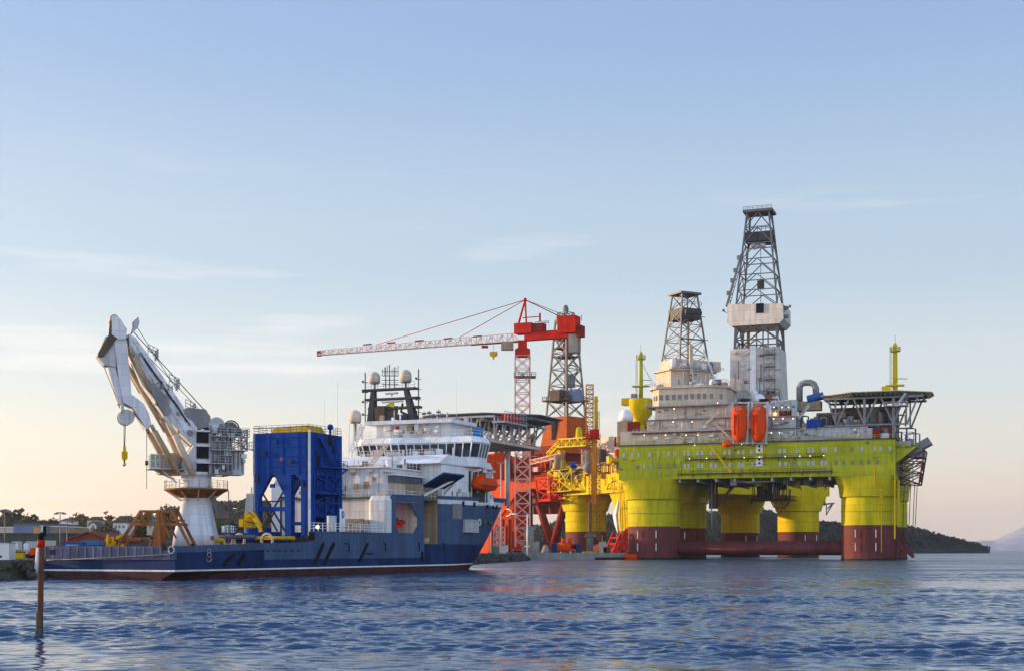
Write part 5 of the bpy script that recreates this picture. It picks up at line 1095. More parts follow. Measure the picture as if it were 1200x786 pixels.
mb().box(-1, 3, 24, 40, E+1, E+8).build('machinery_room', 'deck_brown', rb2)
b = mb(); pts = [FB.q(*q_, -3) for q_ in ((725, 585), (723.5, 592), (721, 603), (722.5, 614), (725, 624))]
b.loft([[p+Vector((0, dy, 0)) for dy in (-w, 0, w)]+[p+Vector((-.5, 0, 0))] for p, w in zip(pts, (.5, 1.6, 2.4, 2.0, .8))], True); b.build('hanging_tarpaulin', 'render_white', rb2)
b = mb()
for k, px in enumerate((728, 730, 732.5)): b.beam(FB.q(px-2, 566, -1), FB.q(px, 624-k*3, -1), .35)
b.build('anchor_chain', 'deep_yellow', rb2)
b = mb(); pts = [FB.q(*q_, 4) for q_ in ((707, 530), (716, 534), (722, 540), (725, 548))]; b.path(pts, .8, 6); b.build('curved_gangway', 'beige_paint', rb2)
p0, p1 = FB.q(624, 541, 4), FB.q(659, 533, 4); b = mb(); boxboom(b, p0, p1, 2, 2.2, 8, .4, .28); b.build('red_lattice_boom', 'pale_red', rb2)
b = mb(); b.beam((124, 4, 27), (124, 4, 36), .8); b.box(124, 128.5, 2, 12, 27.6, 28); b.lattice([(124.5, 3, 22), (128, 3, 27.6)], [(124.5, 3, 28), (130, 3, 28.4)], 2, .4, .3, 'x'); b.build('end_platform', 'steel_grey', rb2)

# ================================================================ orange rig behind the ship's bow
FO = Fr(23, 593, R(45))
ro = thing('drilling_rig', 'bright orange drilling rig behind the ship bow, derrick on a tapered orange base', 'drilling rig', (28.9, 744.8, -1.03), R(45))
ro.scale = (1.256,)*3
b = mb(); b.box(0, 60, 0, 51, 30.5, 36.2); b.build('deck_box', 'orange_paint', ro)
b = mb(); b.box(-.3, 60, -.3, 51.3, 36.2, 37.0); b.box(1, 60, 1, 50, 37, 38.5); b.build('deck_edge', 'dark_red', ro)
b = mb(); b.loft([rsq(6.2, 39.5, 6.2, 11.5, 5.9, z, 6) for z in (-2, 30.6)], True); OC = b.build('column', 'shaded_orange', ro)
b = mb(); b.prism([(51, 30.6), (51, 26), (46, 18.6), (40, 18.6), (27.9, 30.6)], 'x', -.4, 6); b.build('column_flare', 'orange_paint', ro)
b = mb(); b.loft([rsq(6.2, 50, 6.0, 10, 1.6, z, 4) for z in (-2, 17)], False); b.build('lower_column', 'orange_paint', ro)
c = [FO.q(592+10*math.cos(t)*1.0 if 0 else 596, 600, -.1) for t in (0,)][0]
b = mb(); b.path([(-.16, c.y+1.2-3.4*math.cos(t), c.z+1.6*math.sin(t)) for t in [math.pi*(.5+i/8)-math.pi for i in range(9)]][::-1], .22, 5)
b.path([(-.12, c.y+1.2+3.2*math.cos(t), c.z+1.6*math.sin(t)) for t in [math.pi*(.45+i/8*.75) for i in range(9)]], .24, 5)
b.box(-.15, -.05, c.y-5, c.y-.6, c.z-1.0, c.z-.4); b.build('company_mark', 'render_white', OC)
b = mb()
dd = 605
P2 = lambda px, py, d: (lambda w: Matrix.Rotation(-R(45), 4, 'Z') @ (w-Vector((23, 593, 0))))(at(px, py, d))
for a, c2, d0, d1, w in (((625, 572), (648, 640), 612, 606, 2.9), ((631, 590), (644, 640), 625, 612, 2.2), ((668, 568), (648, 640), 600, 606, 3.1), ((660, 578), (672, 640), 600, 604, 2.2)):
    b = mb(); b.tube(P2(*a, d0), P2(*c2, d1), w/2*1.15, 12); b.build('diagonal_brace', 'dark_red', ro)
b = mb(); b.box(8, 12, 10, 27, 20, 30.5); b.build('underdeck_structure', 'dark_red', ro)
p = P2(640, 583, 606); b = mb(); b.lattice([p+Vector((-5, 5, -3)), p+Vector((5, -5, -3))], [p+Vector((-5, 5, 4)), p+Vector((5, -5, 4))], 2, .7, .5, 'x'); b.build('underdeck_truss', 'dark_steel', ro)
# red upper works
r_ = random.Random(9)
mb().box(3, 58, 6, 47, 38.5, 43).build('topside_block', 'dark_red', ro)
mb().box(8, 58, 12, 34, 43, 50.5).build('drill_floor', 'dark_red', ro)
for k in range(34):
    y = r_.uniform(2, 50); x = r_.uniform(.5, 6); w = r_.uniform(.7, 2.4); h = r_.uniform(1.5, 7.5); m = r_.choice(['red_paint', 'orange_paint', 'dark_red', 'dark_red', 'deep_yellow', 'mid_grey', 'pale_red'])
    t = r_.random()
    if t < .45: mb().box(x-w, x+w, y-w, y+w, 38.5, 38.5+h).build('deck_cabinet', m, ro)
    elif t < .7: tank(ro, (x, y, 38.5), w*.7, h*.7, m)
    else: mb().lattice([(x, y-w, 38.5), (x, y+w, 38.5)], [(x, y-w*.7, 39+h*1.4), (x, y+w*.7, 39+h*1.4)], 3, .4, .28, 'x').build('pipe_rack', m, ro)
for px, py0, py1 in ((569, 528, 545), (580, 526, 545), (612, 538, 560), (586, 523, 545)):
    p, q_ = P2(px, py1, 618), P2(px+1.5, py0, 618); b = mb(); b.beam(p, q_, 1.0); b.beam(p+Vector((2, -2, 0)), q_, .6); b.build('crane_leg', 'red_paint', ro)
for px, py, w, h in ((571, 542, 3.2, 6), (579.5, 542, 3.4, 7)):
    p = P2(px, py, 617); mb().box(p.x-w, p.x+w, p.y-w, p.y+w, p.z-h, p.z+h*.6).build('orange_cabin', 'orange_paint', ro)
p = P2(622, 540, 610); b = mb(); b.tube(p+Vector((0, 0, -12)), p+Vector((0, 0, 10)), 1.6, 12); b.ball(p+Vector((0, 0, 10)), 2.2, 10, 6); b.box(p.x-3, p.x+5, p.y-3, p.y+3, p.z-6, p.z+1); b.build('pedestal_crane', 'dark_red', ro)
# derrick on the tapered orange base
oc = P2(663, 520, 618); ox, oy = oc.x, oc.y
w0, w1 = 8.0, 6.6
b = mb(); b.loft([[Vector((ox+w*sx, oy+w*sy, z)) for sx, sy in ((-1, -1), (1, -1), (1, 1), (-1, 1))] for w, z in ((w0+.5, 47), (w0, 51), (w1, 63.5))]); OB = b.build('derrick_base', 'base_orange', ro)
b = mb(); b.prism([(oy-1.2, 53), (oy+1.6, 53), (oy+1.5, 62.4), (oy-1.0, 62.4)], 'x', ox-w0+.25, ox-w1+.1); b.build('base_slot', 'black_rubber', OB)
b = mb(); w2 = 3.3; zt3 = Z(376, 618)
OD = b.lattice([(ox+w1*.95*sx, oy+w1*.95*sy, 63.5) for sx, sy in ((-1, -1), (1, -1), (1, 1), (-1, 1))], [(ox+w2*sx, oy+w2*sy, zt3) for sx, sy in ((-1, -1), (1, -1), (1, 1), (-1, 1))], 6, .7, .38, 'x').build('derrick', 'steel_grey', ro)
b = mb(); zz = Z(470.5, 618); b.box(ox-7.6, ox+7.6, oy-7.6, oy+7.6, zz, zz+.7); b.rail([(ox-7.5, oy+7.5, zz+.7), (ox-7.5, oy-7.5, zz+.7), (ox+7.5, oy-7.5, zz+.7)], 1.4, 2.4, .14); b.build('mast_gallery', 'deck_brown', OD)
p = P2(673, 463, 612); mb().box(p.x-2.6, p.x+2.6, p.y-2.6, p.y+2.6, p.z-2.8, p.z+2.6).build('monkey_cabin', 'shed_blue', OD)
p = P2(655, 463, 613); mb().box(p.x-3, p.x+3, p.y-3, p.y+3, p.z-2.6, p.z+2.2).build('racking_house', 'deck_brown', OD)
b = mb(); p = P2(668.5, 446, 617); b.box(p.x-1.5, p.x+1.5, p.y-1.5, p.y+1.5, p.z-3, p.z+2.4); b.path([p+Vector((2.2*math.cos(t), -2.2*math.cos(t), 5+2.2*math.sin(t))) for t in [i*math.pi/8 for i in range(17)]], .3, 6); b.beam((ox+1, oy, 63), (ox, oy, zt3), .9); b.beam((ox-1, oy-1, 63), (ox-1, oy-1, zt3-12), .7); b.build('travelling_block', 'mid_grey', OD)
b = mb(); b.box(ox-3.6, ox+3.6, oy-3.6, oy+3.6, zt3-.3, zt3+.3); b.lattice([(ox+3*sx, oy+3*sy, zt3) for sx, sy in ((-1, -1), (1, -1), (1, 1), (-1, 1))], [(ox+2.6*sx, oy+2.6*sy, zt3+3.6) for sx, sy in ((-1, -1), (1, -1), (1, 1), (-1, 1))], 1, .4, .3, 'x'); b.ball((ox, oy, zt3+5), (1.3, 1.3, 2.2), 8, 6); b.beam((ox, oy, zt3+3), (ox, oy, Z(362, 618)), .5); b.beam((ox+5, oy-5, zt3), (ox+5, oy-5, Z(369, 618)), .2); b.build('crown_platform', 'steel_grey', OD)
for k, py in enumerate((399, 409, 419)): 
    zz = Z(py, 618); w = 3.6+k*.5; b = mb(); b.box(ox-w, ox+w, oy-w, oy+w, zz, zz+.5); b.box(ox-2, ox+1.2, oy-3, oy, zz+.5, zz+2.6); b.build('mast_platform', 'deck_brown' if k != 1 else 'dark_red', OD)

# ================================================================ red and white tower crane
dT = 575; tx, tb = X(612.3, dT), 2.8
tc = thing('tower_crane', 'red and white hammerhead tower crane, its long lattice jib reaching left', 'tower crane', (tx, dT, tb))
za = Z(417.5, dT)-tb
b = mb(); w = 3.1
b.lattice([(w*sx, w*sy, 0) for sx, sy in ((-1, -1), (1, -1), (1, 1), (-1, 1))], [(w*sx, w*sy, za) for sx, sy in ((-1, -1), (1, -1), (1, 1), (-1, 1))], 16, .55, .3, 'x')
TM = b.build('crane_mast', 'pale_red', tc)
mb().box(-4.5, 4.5, -4.5, 4.5, 0, 1.6).build('mast_footing', 'concrete', tc)
b = mb(); b.box(-3.6, 5.6, -4, 4, Z(442, dT)-tb, Z(441, dT)-tb); b.rail([(-3.6, -4, Z(441, dT)-tb), (5.6, -4, Z(441, dT)-tb)], 1.3, 2, .14); b.build('mast_platform', 'mid_grey', TM)
zj = Z(399, dT)-tb
b = mb(); b.loft([[Vector((w_*sx, w_*sy, z)) for sx, sy in ((-1, -1), (1, -1), (1, 1), (-1, 1))] for w_, z in ((3.2, za), (3.2, Z(410, dT)-tb), (1.9, Z(408, dT)-tb), (1.9, zj))]); b.build('slewing_ring', 'red_paint', tc)
ang = math.atan2(37, -83)
hx = Vector((math.cos(ang), math.sin(ang), 0)); hy = Vector((-hx.y, hx.x, 0))
Lj = Vector((X(368.5, dT+37)-tx, 37, 0)).length
ztip = Z(414.5, dT+37)-tb
b = mb(); n = 40
def jp(s, y, z): return hx*s+hy*y+Vector((0, 0, zj+(ztip-zj)*s/Lj+z))
h0, h1 = 3.4, 2.0
rings = lambda s: (jp(s, -1.1, 0), jp(s, 1.1, 0), jp(s, 0, h0+(h1-h0)*s/Lj))
prev = rings(2)
for k in range(1, n+1):
    cur = rings(2+(Lj-2)*k/n)
    for a, c in zip(prev, cur): b.beam(a, c, .34)
    b.beam(cur[0], cur[1], .22); b.beam(cur[0], cur[2], .22); b.beam(cur[1], cur[2], .22); b.beam(prev[0], cur[1], .2)
    b.beam(prev[0], cur[2], .22) if k % 2 else b.beam(prev[2], cur[0], .22); b.beam(prev[1], cur[2], .22) if k % 2 else b.beam(prev[2], cur[1], .22)
    prev = cur
J = b.build('jib', 'jib_pale', tc)
b = mb(); e = jp(Lj, 0, .8); b.box(e.x-.9, e.x+.9, e.y-.9, e.y+.9, e.z-1.3, e.z+1); b.build('jib_tip', 'red_paint', J)
b = mb(); b.beam(jp(2, 0, -.3), jp(24, 0, -.2), .5, .7); b.build('jib_root_rail', 'dark_red', J)
for s in (19, 33, 47, 61, 73): mb().beam(jp(s, 0, 3.2), jp(s+4, 0, 3.1), .7, .5).build('jib_walkway_light', 'dark_red', J)
apx = Vector((X(615.5, dT)-tx, 0, Z(351.5, dT)-tb))
b = mb(); b.beam((-1.6, -1.2, Z(379, dT)-tb), apx, .7); b.beam((1.6, -1.2, Z(379, dT)-tb), apx, .7); b.beam((-1.6, 1.2, Z(379, dT)-tb), apx, .6); b.beam((1.6, 1.2, Z(379, dT)-tb), apx, .6); b.box(apx.x-.6, apx.x+.6, -.8, .8, apx.z-.6, apx.z+.6)
b.build('apex_frame', 'red_paint', tc)
cj = -hx
mbx = lambda s0, s1, y0, y1, z0, z1: [cj*s+hy*y+Vector((0, 0, z)) for z in (z0, z1) for s, y in ((s0, y0), (s1, y0), (s1, y1), (s0, y1))]
FQ = [(3, 2, 1, 0), (4, 5, 6, 7), (0, 1, 5, 4), (1, 2, 6, 5), (2, 3, 7, 6), (3, 0, 4, 7)]
b = mb(); b.add(mbx(-2.8, 5, -2.6, 2.6, Z(391.5, dT)-tb, Z(379.5, dT)-tb), FQ); b.build('machinery_cabin', 'red_paint', tc)
b = mb(); b.add(mbx(5, 10, -2.2, 2.2, Z(390, dT)-tb, Z(381, dT)-tb), FQ); b.rail([cj*5+hy*-2.2+Vector((0, 0, Z(381, dT)-tb)), cj*11+hy*-2.2+Vector((0, 0, Z(381, dT)-tb))], 1.3, 1.5, .12); b.build('rear_cabin', 'dark_red', tc)
zc0, zc1 = zj-1.2, zj+3.2
b = mb(); b.add(mbx(1.5, 27, -1.7, 1.7, zc0+1.0, zc1), FQ); b.build('counter_jib', 'red_paint', tc)
b = mb(); b.add(mbx(17, 25, -3, 3, zj+1.6, zj+8.6), FQ); b.prism([(0, 0), (0, 0), (0, 0)], 'x', 0, 0) if 0 else None; b.build('hoist_house', 'red_paint', tc)
b = mb(); b.add(mbx(21.5, 25.6, -1.8, 1.8, zj-6.5, zj+1.0), FQ); b.build('counterweight', 'concrete', tc)
b = mb(); b.add(mbx(25, 27.4, -2, 2, zj-.2, zj+4.4), FQ); b.build('winch_frame', 'dark_red', tc)
b = mb(); s = 7.0; p = jp(s, 0, -1); b.box(p.x-2.6, p.x+2.6, -2.4+p.y, 1+p.y, p.z-2.6, p.z+.8); b.build('operator_cab', 'beige_paint', tc)
b = mb(); p = jp(17.5, 0, -1.0); b.box(p.x-1.4, p.x+1.4, p.y-1, p.y+1, p.z-.9, p.z); b.build('jib_trolley', 'red_paint', tc); b = mb(); p = jp(13.4, 0, -1); b.tube(p, p+Vector((0, 0, -3)), .12, 5); q_ = p+Vector((0, 0, -5)); b.prism([(q_.x-1.6, q_.z+2.2), (q_.x+1.6, q_.z+2.2), (q_.x+1.7, q_.z+.6), (q_.x+.5, q_.z), (q_.x, q_.z-1.6), (q_.x-.6, q_.z), (q_.x-1.7, q_.z+.6)], 'y', q_.y-.5, q_.y+.5); b.build('crane_hook', 'deep_yellow', tc)
for s, m in ((76, 1), (38, 1)):
    s_ = Lj*(.705 if s == 76 else .247*1.0+.06); mb().tube(apx, jp(s_, 0, 2.8), .16, 5).build('tie_rod', 'red_paint', tc)
b = mb(); e = cj*18+Vector((0, 0, zj+8.4)); b.tube(apx, e, .2, 5); b.tube(apx, cj*21+Vector((0, 0, zj+8.5)), .12, 5); b.build('counter_tie', 'dark_red', tc)
b = mb(); p = Vector((0, 0, Z(372.5, dT)-tb)); b.beam(p, p+cj*8, .35); b.beam(p+cj*8+Vector((0, 0, -2)), p+cj*8+Vector((0, 0, 1.4)), .8); b.build('davit_arm', 'red_paint', tc)

# ================================================================ access tower on the quay
dA = 566; kA = F/dA
sx_ = lambda px: (px-695)/kA
sz = lambda py: H+(HY-py)/kA-2.8
at_ = thing('access_tower', 'tall rusty yellow lattice access tower with a red landing on the quay', 'lattice tower', (X(695, dA), dA, 2.8))
b = mb(); b.lattice([(sx_(687), -1.2, sz(521)), (sx_(695), -1.2, sz(521)), (sx_(695), 1.2, sz(521)), (sx_(687), 1.2, sz(521))], [(sx_(687), -1.2, sz(450.5)), (sx_(695), -1.2, sz(450.5)), (sx_(695), 1.2, sz(450.5)), (sx_(687), 1.2, sz(450.5))], 13, .38, .24, 'z'); b.build('upper_lattice', 'rust_yellow', at_)
b = mb(); b.tube((sx_(698.5), 0, sz(503)), (sx_(698.5), 0, sz(464)), .75, 10); b.box(sx_(696.5), sx_(701), -.9, .9, sz(470), sz(468)); b.lattice([(sx_(700.5), -.6, sz(503)), (sx_(702.5), -.6, sz(503))], [(sx_(700.5), -.6, sz(482)), (sx_(702.5), -.6, sz(482))], 7, .2, .16, 'z'); b.build('yellow_pole', 'yellow_paint', at_)
b = mb(); b.box(sx_(683), sx_(703), -3, 3, sz(514), sz(513)); b.box(sx_(691), sx_(702), -2, 2, sz(513), sz(503)); b.rail([(sx_(683), -3, sz(513)), (sx_(703), -3, sz(513))], 1.6, 1.3, .14, 2); b.build('landing', 'red_paint', at_)
b = mb(); b.box(sx_(693), sx_(699.2), -1.0, 1.0, sz(590), sz(514)); b.build('shaft', 'rust_yellow', at_)
b = mb(); b.lattice([(sx_(690), -1, sz(630)), (sx_(693.4), -1, sz(630))], [(sx_(690), -1, sz(514)), (sx_(693.4), -1, sz(514))], 34, .26, .2, 'z'); b.lattice([(sx_(699), -1, sz(632)), (sx_(703), -1, sz(632))], [(sx_(699), -1, sz(514)), (sx_(703), -1, sz(514))], 34, .26, .2, 'z'); b.build('rung_ladder', 'rust_metal', at_)
b = mb(); b.tube((sx_(691.5), .3, sz(645)), (sx_(691.5), .3, sz(588)), .75, 12); b.tube((sx_(691.5), .3, sz(627)), (sx_(691.5), .3, sz(624)), 1.6, 12); b.prism([(sx_(684), sz(629)), (sx_(700), sz(629)), (sx_(697), sz(624)), (sx_(688), sz(624))], 'y', -1.6, 1.6); b.box(sx_(688), sx_(695), -1.6, 1.6, 0, sz(630)); b.build('lower_mast', 'steel_grey', at_)
b = mb(); b.box(sx_(683), sx_(700), -2.4, 2.4, 0, sz(645.5)); b.build('base_frame', 'deep_yellow', at_)

def facade(rg, x0, x1, z0, z1, y, n, mats, seed, size=1.0):
    r_ = random.Random(seed)
    for k in range(n):
        x, z = r_.uniform(x0, x1), r_.uniform(z0, z1); t = r_.random(); m = r_.choice(mats)
        if t < .5: w, h = r_.uniform(.2, .8)*size, r_.uniform(.2, .9)*size; mb().box(x-w, x+w, y-r_.uniform(.3, 1.1), y+.05, z, z+h).build('wall_fitting', m, rg)
        elif t < .8: mb().tube((x, y-.3, max(z0, z-3*size)), (x, y-.3, min(z1, z+3*size)), .14*size, 6).build('wall_pipe', m, rg)
        else: l = r_.uniform(2, 6)*size; mb().beam((x, y-.3, z), (min(x1, x+l), y-.3, z), .2*size).build('cable_tray', m, rg)
GM = ['house_grey', 'light_grey', 'mid_grey', 'white_paint', 'steel_grey', 'beige_paint', 'clean_white']
facade(A1, ax(742), ax(855), E+.3, T1-.3, 2, 26, GM, 51); facade(A1, ax(758), ax(855), T1+.6, T2-.3, 2.6, 22, GM, 52); facade(A1, ax(767), ax(856), T2+.5, T3-.4, 4.5, 26, GM, 53)
facade(TB, rx(901), rx(1016), E+.3, rz(502), Y2, 30, GM, 54); facade(TB, rx(902), rx(931), rz(499), rz(488), Y2+.5, 12, GM, 55); facade(TB, rx(903), rx(930), rz(486), rz(468), Y2+2, 14, GM, 56)
facade(DA, 1, 105, DZ0+.6, DZ1-.8, 0, 40, ['lime_paint', 'lime_paint', 'mid_grey', 'lime_paint', 'yellow_paint', 'steel_grey'], 57)
clutter(ra, rx(1018), 105, 1.5, 5, E, 14, 4.2, ['mid_grey', 'light_grey', 'steel_grey', 'house_grey', 'dark_red', 'bin_blue'], 61)
clutter(ra, rx(934), rx(1014), 3.5, 9, rz(501), 22, 5.5, ['mid_grey', 'light_grey', 'house_grey', 'steel_grey', 'beige_paint', 'mid_grey', 'dark_steel', 'royal_blue'], 62)
clutter(ra, ax(856), ax(900), 4, 20, rz(487), 16, 7, ['house_grey', 'light_grey', 'beige_paint', 'rust_metal', 'white_paint', 'mid_grey'], 63)
clutter(ra, ax(760), ax(848), 6, 20, T4+.8, 14, 2.6, GM, 64)
clutter(ra, ax(728), ax(756), 4, 20, T1+1.2, 10, 4, ['dark_red', 'beige_paint', 'house_grey', 'yellow_paint', 'mid_grey'], 65)
clutter(rb2, 4, 120, 3, 12, E, 24, 9, YM, 66)
clutter(ra, 40, 60, 23, 25, 62, 12, 6, ['beige_paint', 'house_grey', 'rust_metal', 'white_paint', 'mid_grey'], 67)
r_ = random.Random(68)                            # pipes and boxes hung under the deck
for k in range(34):
    x, y = r_.uniform(24, 84), r_.uniform(1, 30); m = r_.choice(['mid_grey', 'steel_grey', 'lime_paint', 'deck_brown', 'light_grey']); t = r_.random()
    if t < .4: mb().tube((x, y, 30.2), (min(84, x+r_.uniform(6, 20)), y, 30.2), r_.uniform(.2, .5), 8).build('underdeck_pipe', m, ra)
    elif t < .7: mb().box(x-1.2, x+1.2, y-1, y+1, r_.uniform(28, 30), DZ0).build('underdeck_box', m, ra)
    else: mb().beam((x, y, DZ0), (x+r_.uniform(-2, 2), y, r_.uniform(25, 29)), .3).build('underdeck_hanger', m, ra)
for z, x0_, x1_ in ((41.2, 1, 52), (38.2, 6, 50)):
    pass
b = mb(); b.rail([(.2, -.3, E), (105.8, -.3, E)], 1.3, 2.4, .08); b.build('deck_railing', 'lime_paint', ra)
b = mb(); b.rail([(-.3, .2, E), (-.3, 70, E)], 1.3, 2.4, .1); b.build('deck_railing', 'yellow_paint', rb2)

mb().box(rx(966), rx(1044), 24, 34, E, hz(477, 1000, 24)).build('machinery_block', 'mid_grey', ra)
mb().box(rx(950), rx(985), 18, 24, E, hz(483, 970, 18)).build('generator_house', 'house_grey', ra)
facade(ra, rx(967), rx(1043), E+6, hz(478, 1000, 24), 24, 44, GM+['dark_steel', 'rust_metal', 'dark_red'], 71, 1.5)
clutter(ra, rx(966), rx(1050), 6, 18, rz(501), 26, 7, ['mid_grey', 'light_grey', 'dark_steel', 'steel_grey', 'beige_paint', 'rust_metal'], 72)
r_ = random.Random(73)
for k in range(60):                               # pipe runs on the sunlit end of the far rig
    y = r_.uniform(1, 70); z = r_.uniform(39, 47); L_ = r_.uniform(2, 9); m = r_.choice(['yellow_paint', 'deep_yellow', 'yellow_paint', 'beige_paint', 'mid_grey', 'dark_red', 'rust_yellow', 'light_grey'])
    if k % 3 == 0: mb().tube((-.6, y, z-4), (-.6, y, z+r_.uniform(0, 5)), r_.uniform(.15, .35), 6).build('side_pipe', m, rb2)
    elif k % 3 == 1: mb().tube((-r_.uniform(.5, 1.6), y, z), (-r_.uniform(.5, 1.6), min(71, y+L_), z), r_.uniform(.15, .35), 6).build('side_pipe', m, rb2)
    else: w = r_.uniform(.4, 1.3); mb().box(-1.6, -.1, y-w, y+w, z-w, z+w).build('side_cabinet', m, rb2)
for k in range(40):                               # and on the lit side of the orange rig
    y = r_.uniform(1, 50); z = r_.uniform(36, 46); L_ = r_.uniform(2, 7); m = r_.choice(['dark_red', 'shaded_orange', 'red_paint', 'deep_yellow', 'mid_grey', 'rust_metal', 'dark_red', 'light_grey'])
    if k % 2: mb().tube((-.6, y, z-3), (-.6, y, z+r_.uniform(0, 4)), r_.uniform(.15, .4), 6).build('side_pipe', m, ro)
    else: mb().tube((r_.uniform(-.8, 2.6), y, z), (r_.uniform(-.8, 2.6), min(51, y+L_), z), r_.uniform(.15, .4), 6).build('side_pipe', m, ro)
for k in range(10):
    y = 30+k*2.1; mb().tube((-.35 if 31 < y < 48 else .5, y, 1), (-.35 if 31 < y < 48 else .5, y, r_.uniform(12, 18)), .3, 6).build('column_pipe', r_.choice(['shaded_orange', 'dark_red', 'orange_paint']), ro)

facade(rb2, bcx-12, bcx+12, 80, 94, 22, 34, GM+['rust_metal', 'beige_paint'], 81, 1.4); facade(rb2, bcx-10, bcx+10, 96.5, 100, 25, 14, GM, 82, 1.2)
clutter(rb2, bcx-14, bcx+14, 23, 27, 95.8, 10, 5, GM, 83)
facade(ra, 39, 60, 64, 84, 26, 26, GM+['rust_metal'], 84, 1.2)
b = mb(); b.rail([(bcx-14.5, 21.6, 95.8), (bcx+14.5, 21.6, 95.8)], 1.4, 1.8, .12); b.build('house_railing', 'light_grey', rb2)
# ================================================================ land, quay and shore
LZ = 2.6
b = mb()
edge = [(-900, 172), (-300, 176), (-66.5, 181), (-62, 196), (-20, 291), (-13, 340), (-12, 382), (-4, 430), (2, 480), (4.5, 536), (46, 546), (46, 578), (-6, 578), (-45, 610), (-60, 900), (-900, 900)]
b.prism(edge, 'z', -2, LZ)
tag(b.build('quay_ground', 'soil'), kind='structure')
b = mb(); b.prism([(4.2, 535.6), (46.3, 545.6), (46.3, 578.3), (4.2, 568)], 'z', -2, LZ+.15)
for k in range(5): x = 9+k*8.5; b.box(x-.2, x+.2, 535.8+(x-4)*.24, 537+(x-4)*.24, -2, LZ+.1)
tag(b.build('quay_wall', 'concrete'), 'weathered concrete quay wall below the orange and yellow rigs', 'quay wall')
b = mb(); b.box(33, 46.6, 542.2, 546, -.5, .9); tag(b.build('quay_recess', 'black_rubber'), 'dark low opening at the foot of the concrete quay beside the near rig', 'opening')
r_ = random.Random(2)
def rocks(pts, n, smin, smax, name):
    b = mb(); ico = [(0, 0, 1), (.9, 0, .2), (.28, .85, .3), (-.72, .53, .2), (-.72, -.53, .25), (.28, -.85, .2), (0, 0, -1)]
    fc = [(0, 1, 2), (0, 2, 3), (0, 3, 4), (0, 4, 5), (0, 5, 1), (6, 2, 1), (6, 3, 2), (6, 4, 3), (6, 5, 4), (6, 1, 5)]
    for k in range(n):
        i = r_.randrange(len(pts)-1); t = r_.random(); f_ = r_.random()
        a, c = Vector(pts[i]), Vector(pts[i+1]); p = a.lerp(c, t); nrm = Vector((c.y-a.y, -(c.x-a.x))).normalized()
        s = r_.uniform(smin, smax); q_ = p+nrm*(f_*3.6-.6); z = LZ*(1-f_)*.95-.1
        rot = Matrix.Rotation(r_.uniform(0, 6.3), 3, 'Z') @ Matrix.Rotation(r_.uniform(0, 1), 3, 'X')
        b.add([Vector((q_.x, q_.y, z))+rot @ Vector((x*s*r_.uniform(.7, 1.2), y*s*r_.uniform(.7, 1.2), zz*s*.7)) for x, y, zz in ico], fc)
    return tag(b.build(name, 'rock'), kind='stuff')
rocks([(-120, 179.5), (-66, 181.5), (-61.5, 197)], 330, .35, 1.0, 'shore_rocks')
rocks([(-15, 320), (-12, 382), (-4, 430), (2, 480), (4.5, 536)], 520, .5, 1.4, 'bank_rocks')

# ---------------------------------------------------------------- foliage
def leaf_crown(seed, h, w, shape, n):
    r_ = random.Random(seed); b = mb()
    for c in range(n//9):
        t = r_.random()
        if shape == 'cone': rad = w*(1-t)*.95+.12*w; zc = h*(.14+.86*t)
        elif shape == 'tall': rad = w*math.sin(math.pi*(.12+.82*t))**.6*.8; zc = h*(.18+.82*t)
        else: rad = w*math.sqrt(max(.02, 1-(2*t-.85)**2*.75)); zc = h*(.25+.75*t)
        a = r_.uniform(0, 6.283); q = rad*r_.uniform(.35, 1.0)**.6
        cc = Vector((q*math.cos(a), q*math.sin(a), zc+r_.uniform(-.04, .04)*h)); cs = w*r_.uniform(.16, .34)
        for k in range(9):
            p = cc+Vector((r_.gauss(0, 1), r_.gauss(0, 1), r_.gauss(0, .7)))*cs*.6
            u = Vector((r_.gauss(0, 1), r_.gauss(0, 1), r_.gauss(0, 1))).normalized(); v = u.orthogonal().normalized()
            s = w*r_.uniform(.07, .15); b.add([p-u*s-v*s*.6, p+u*s-v*s*.6, p+u*s*.8+v*s*.7, p-u*s*.8+v*s*.7], [(0, 1, 2, 3)])
    return b
KIND = {}
def tree(name, kind, p, h, label, mat='leaf', group='trees behind the harbour'):
    t = thing(name, label, 'tree', tuple(p), random.uniform(0, 6.28), group)
    key = (kind, mat)
    if key not in KIND:
        shp, w, n = {'round': ('round', .42, 700), 'cone': ('cone', .24, 520), 'tall': ('tall', .26, 560), 'wide': ('round', .55, 800)}[kind]
        tr = mb(); tr.tube((0, 0, -.05), (0, 0, .45), .035, 7, .02)
        for k in range(5): a = k*1.3; tr.tube((0, 0, .25+.04*k), (.2*math.cos(a), .2*math.sin(a), .5+.06*k), .013, 5, .006)
        to = tr.build('trunk', 'bark'); co = leaf_crown(hash(kind) % 97 if 0 else len(KIND)*13+5, 1.0, w, shp, n).build('crown', mat)
        KIND[key] = (to.data, co.data); bpy.data.objects.remove(to); bpy.data.objects.remove(co)
    for nm, me in zip(('trunk', 'crown'), KIND[key]):
        o = bpy.data.objects.new(nm, me); COL.objects.link(o); o.parent = t; o.scale = (h, h, h)
    return t
gz = lambda d: LZ
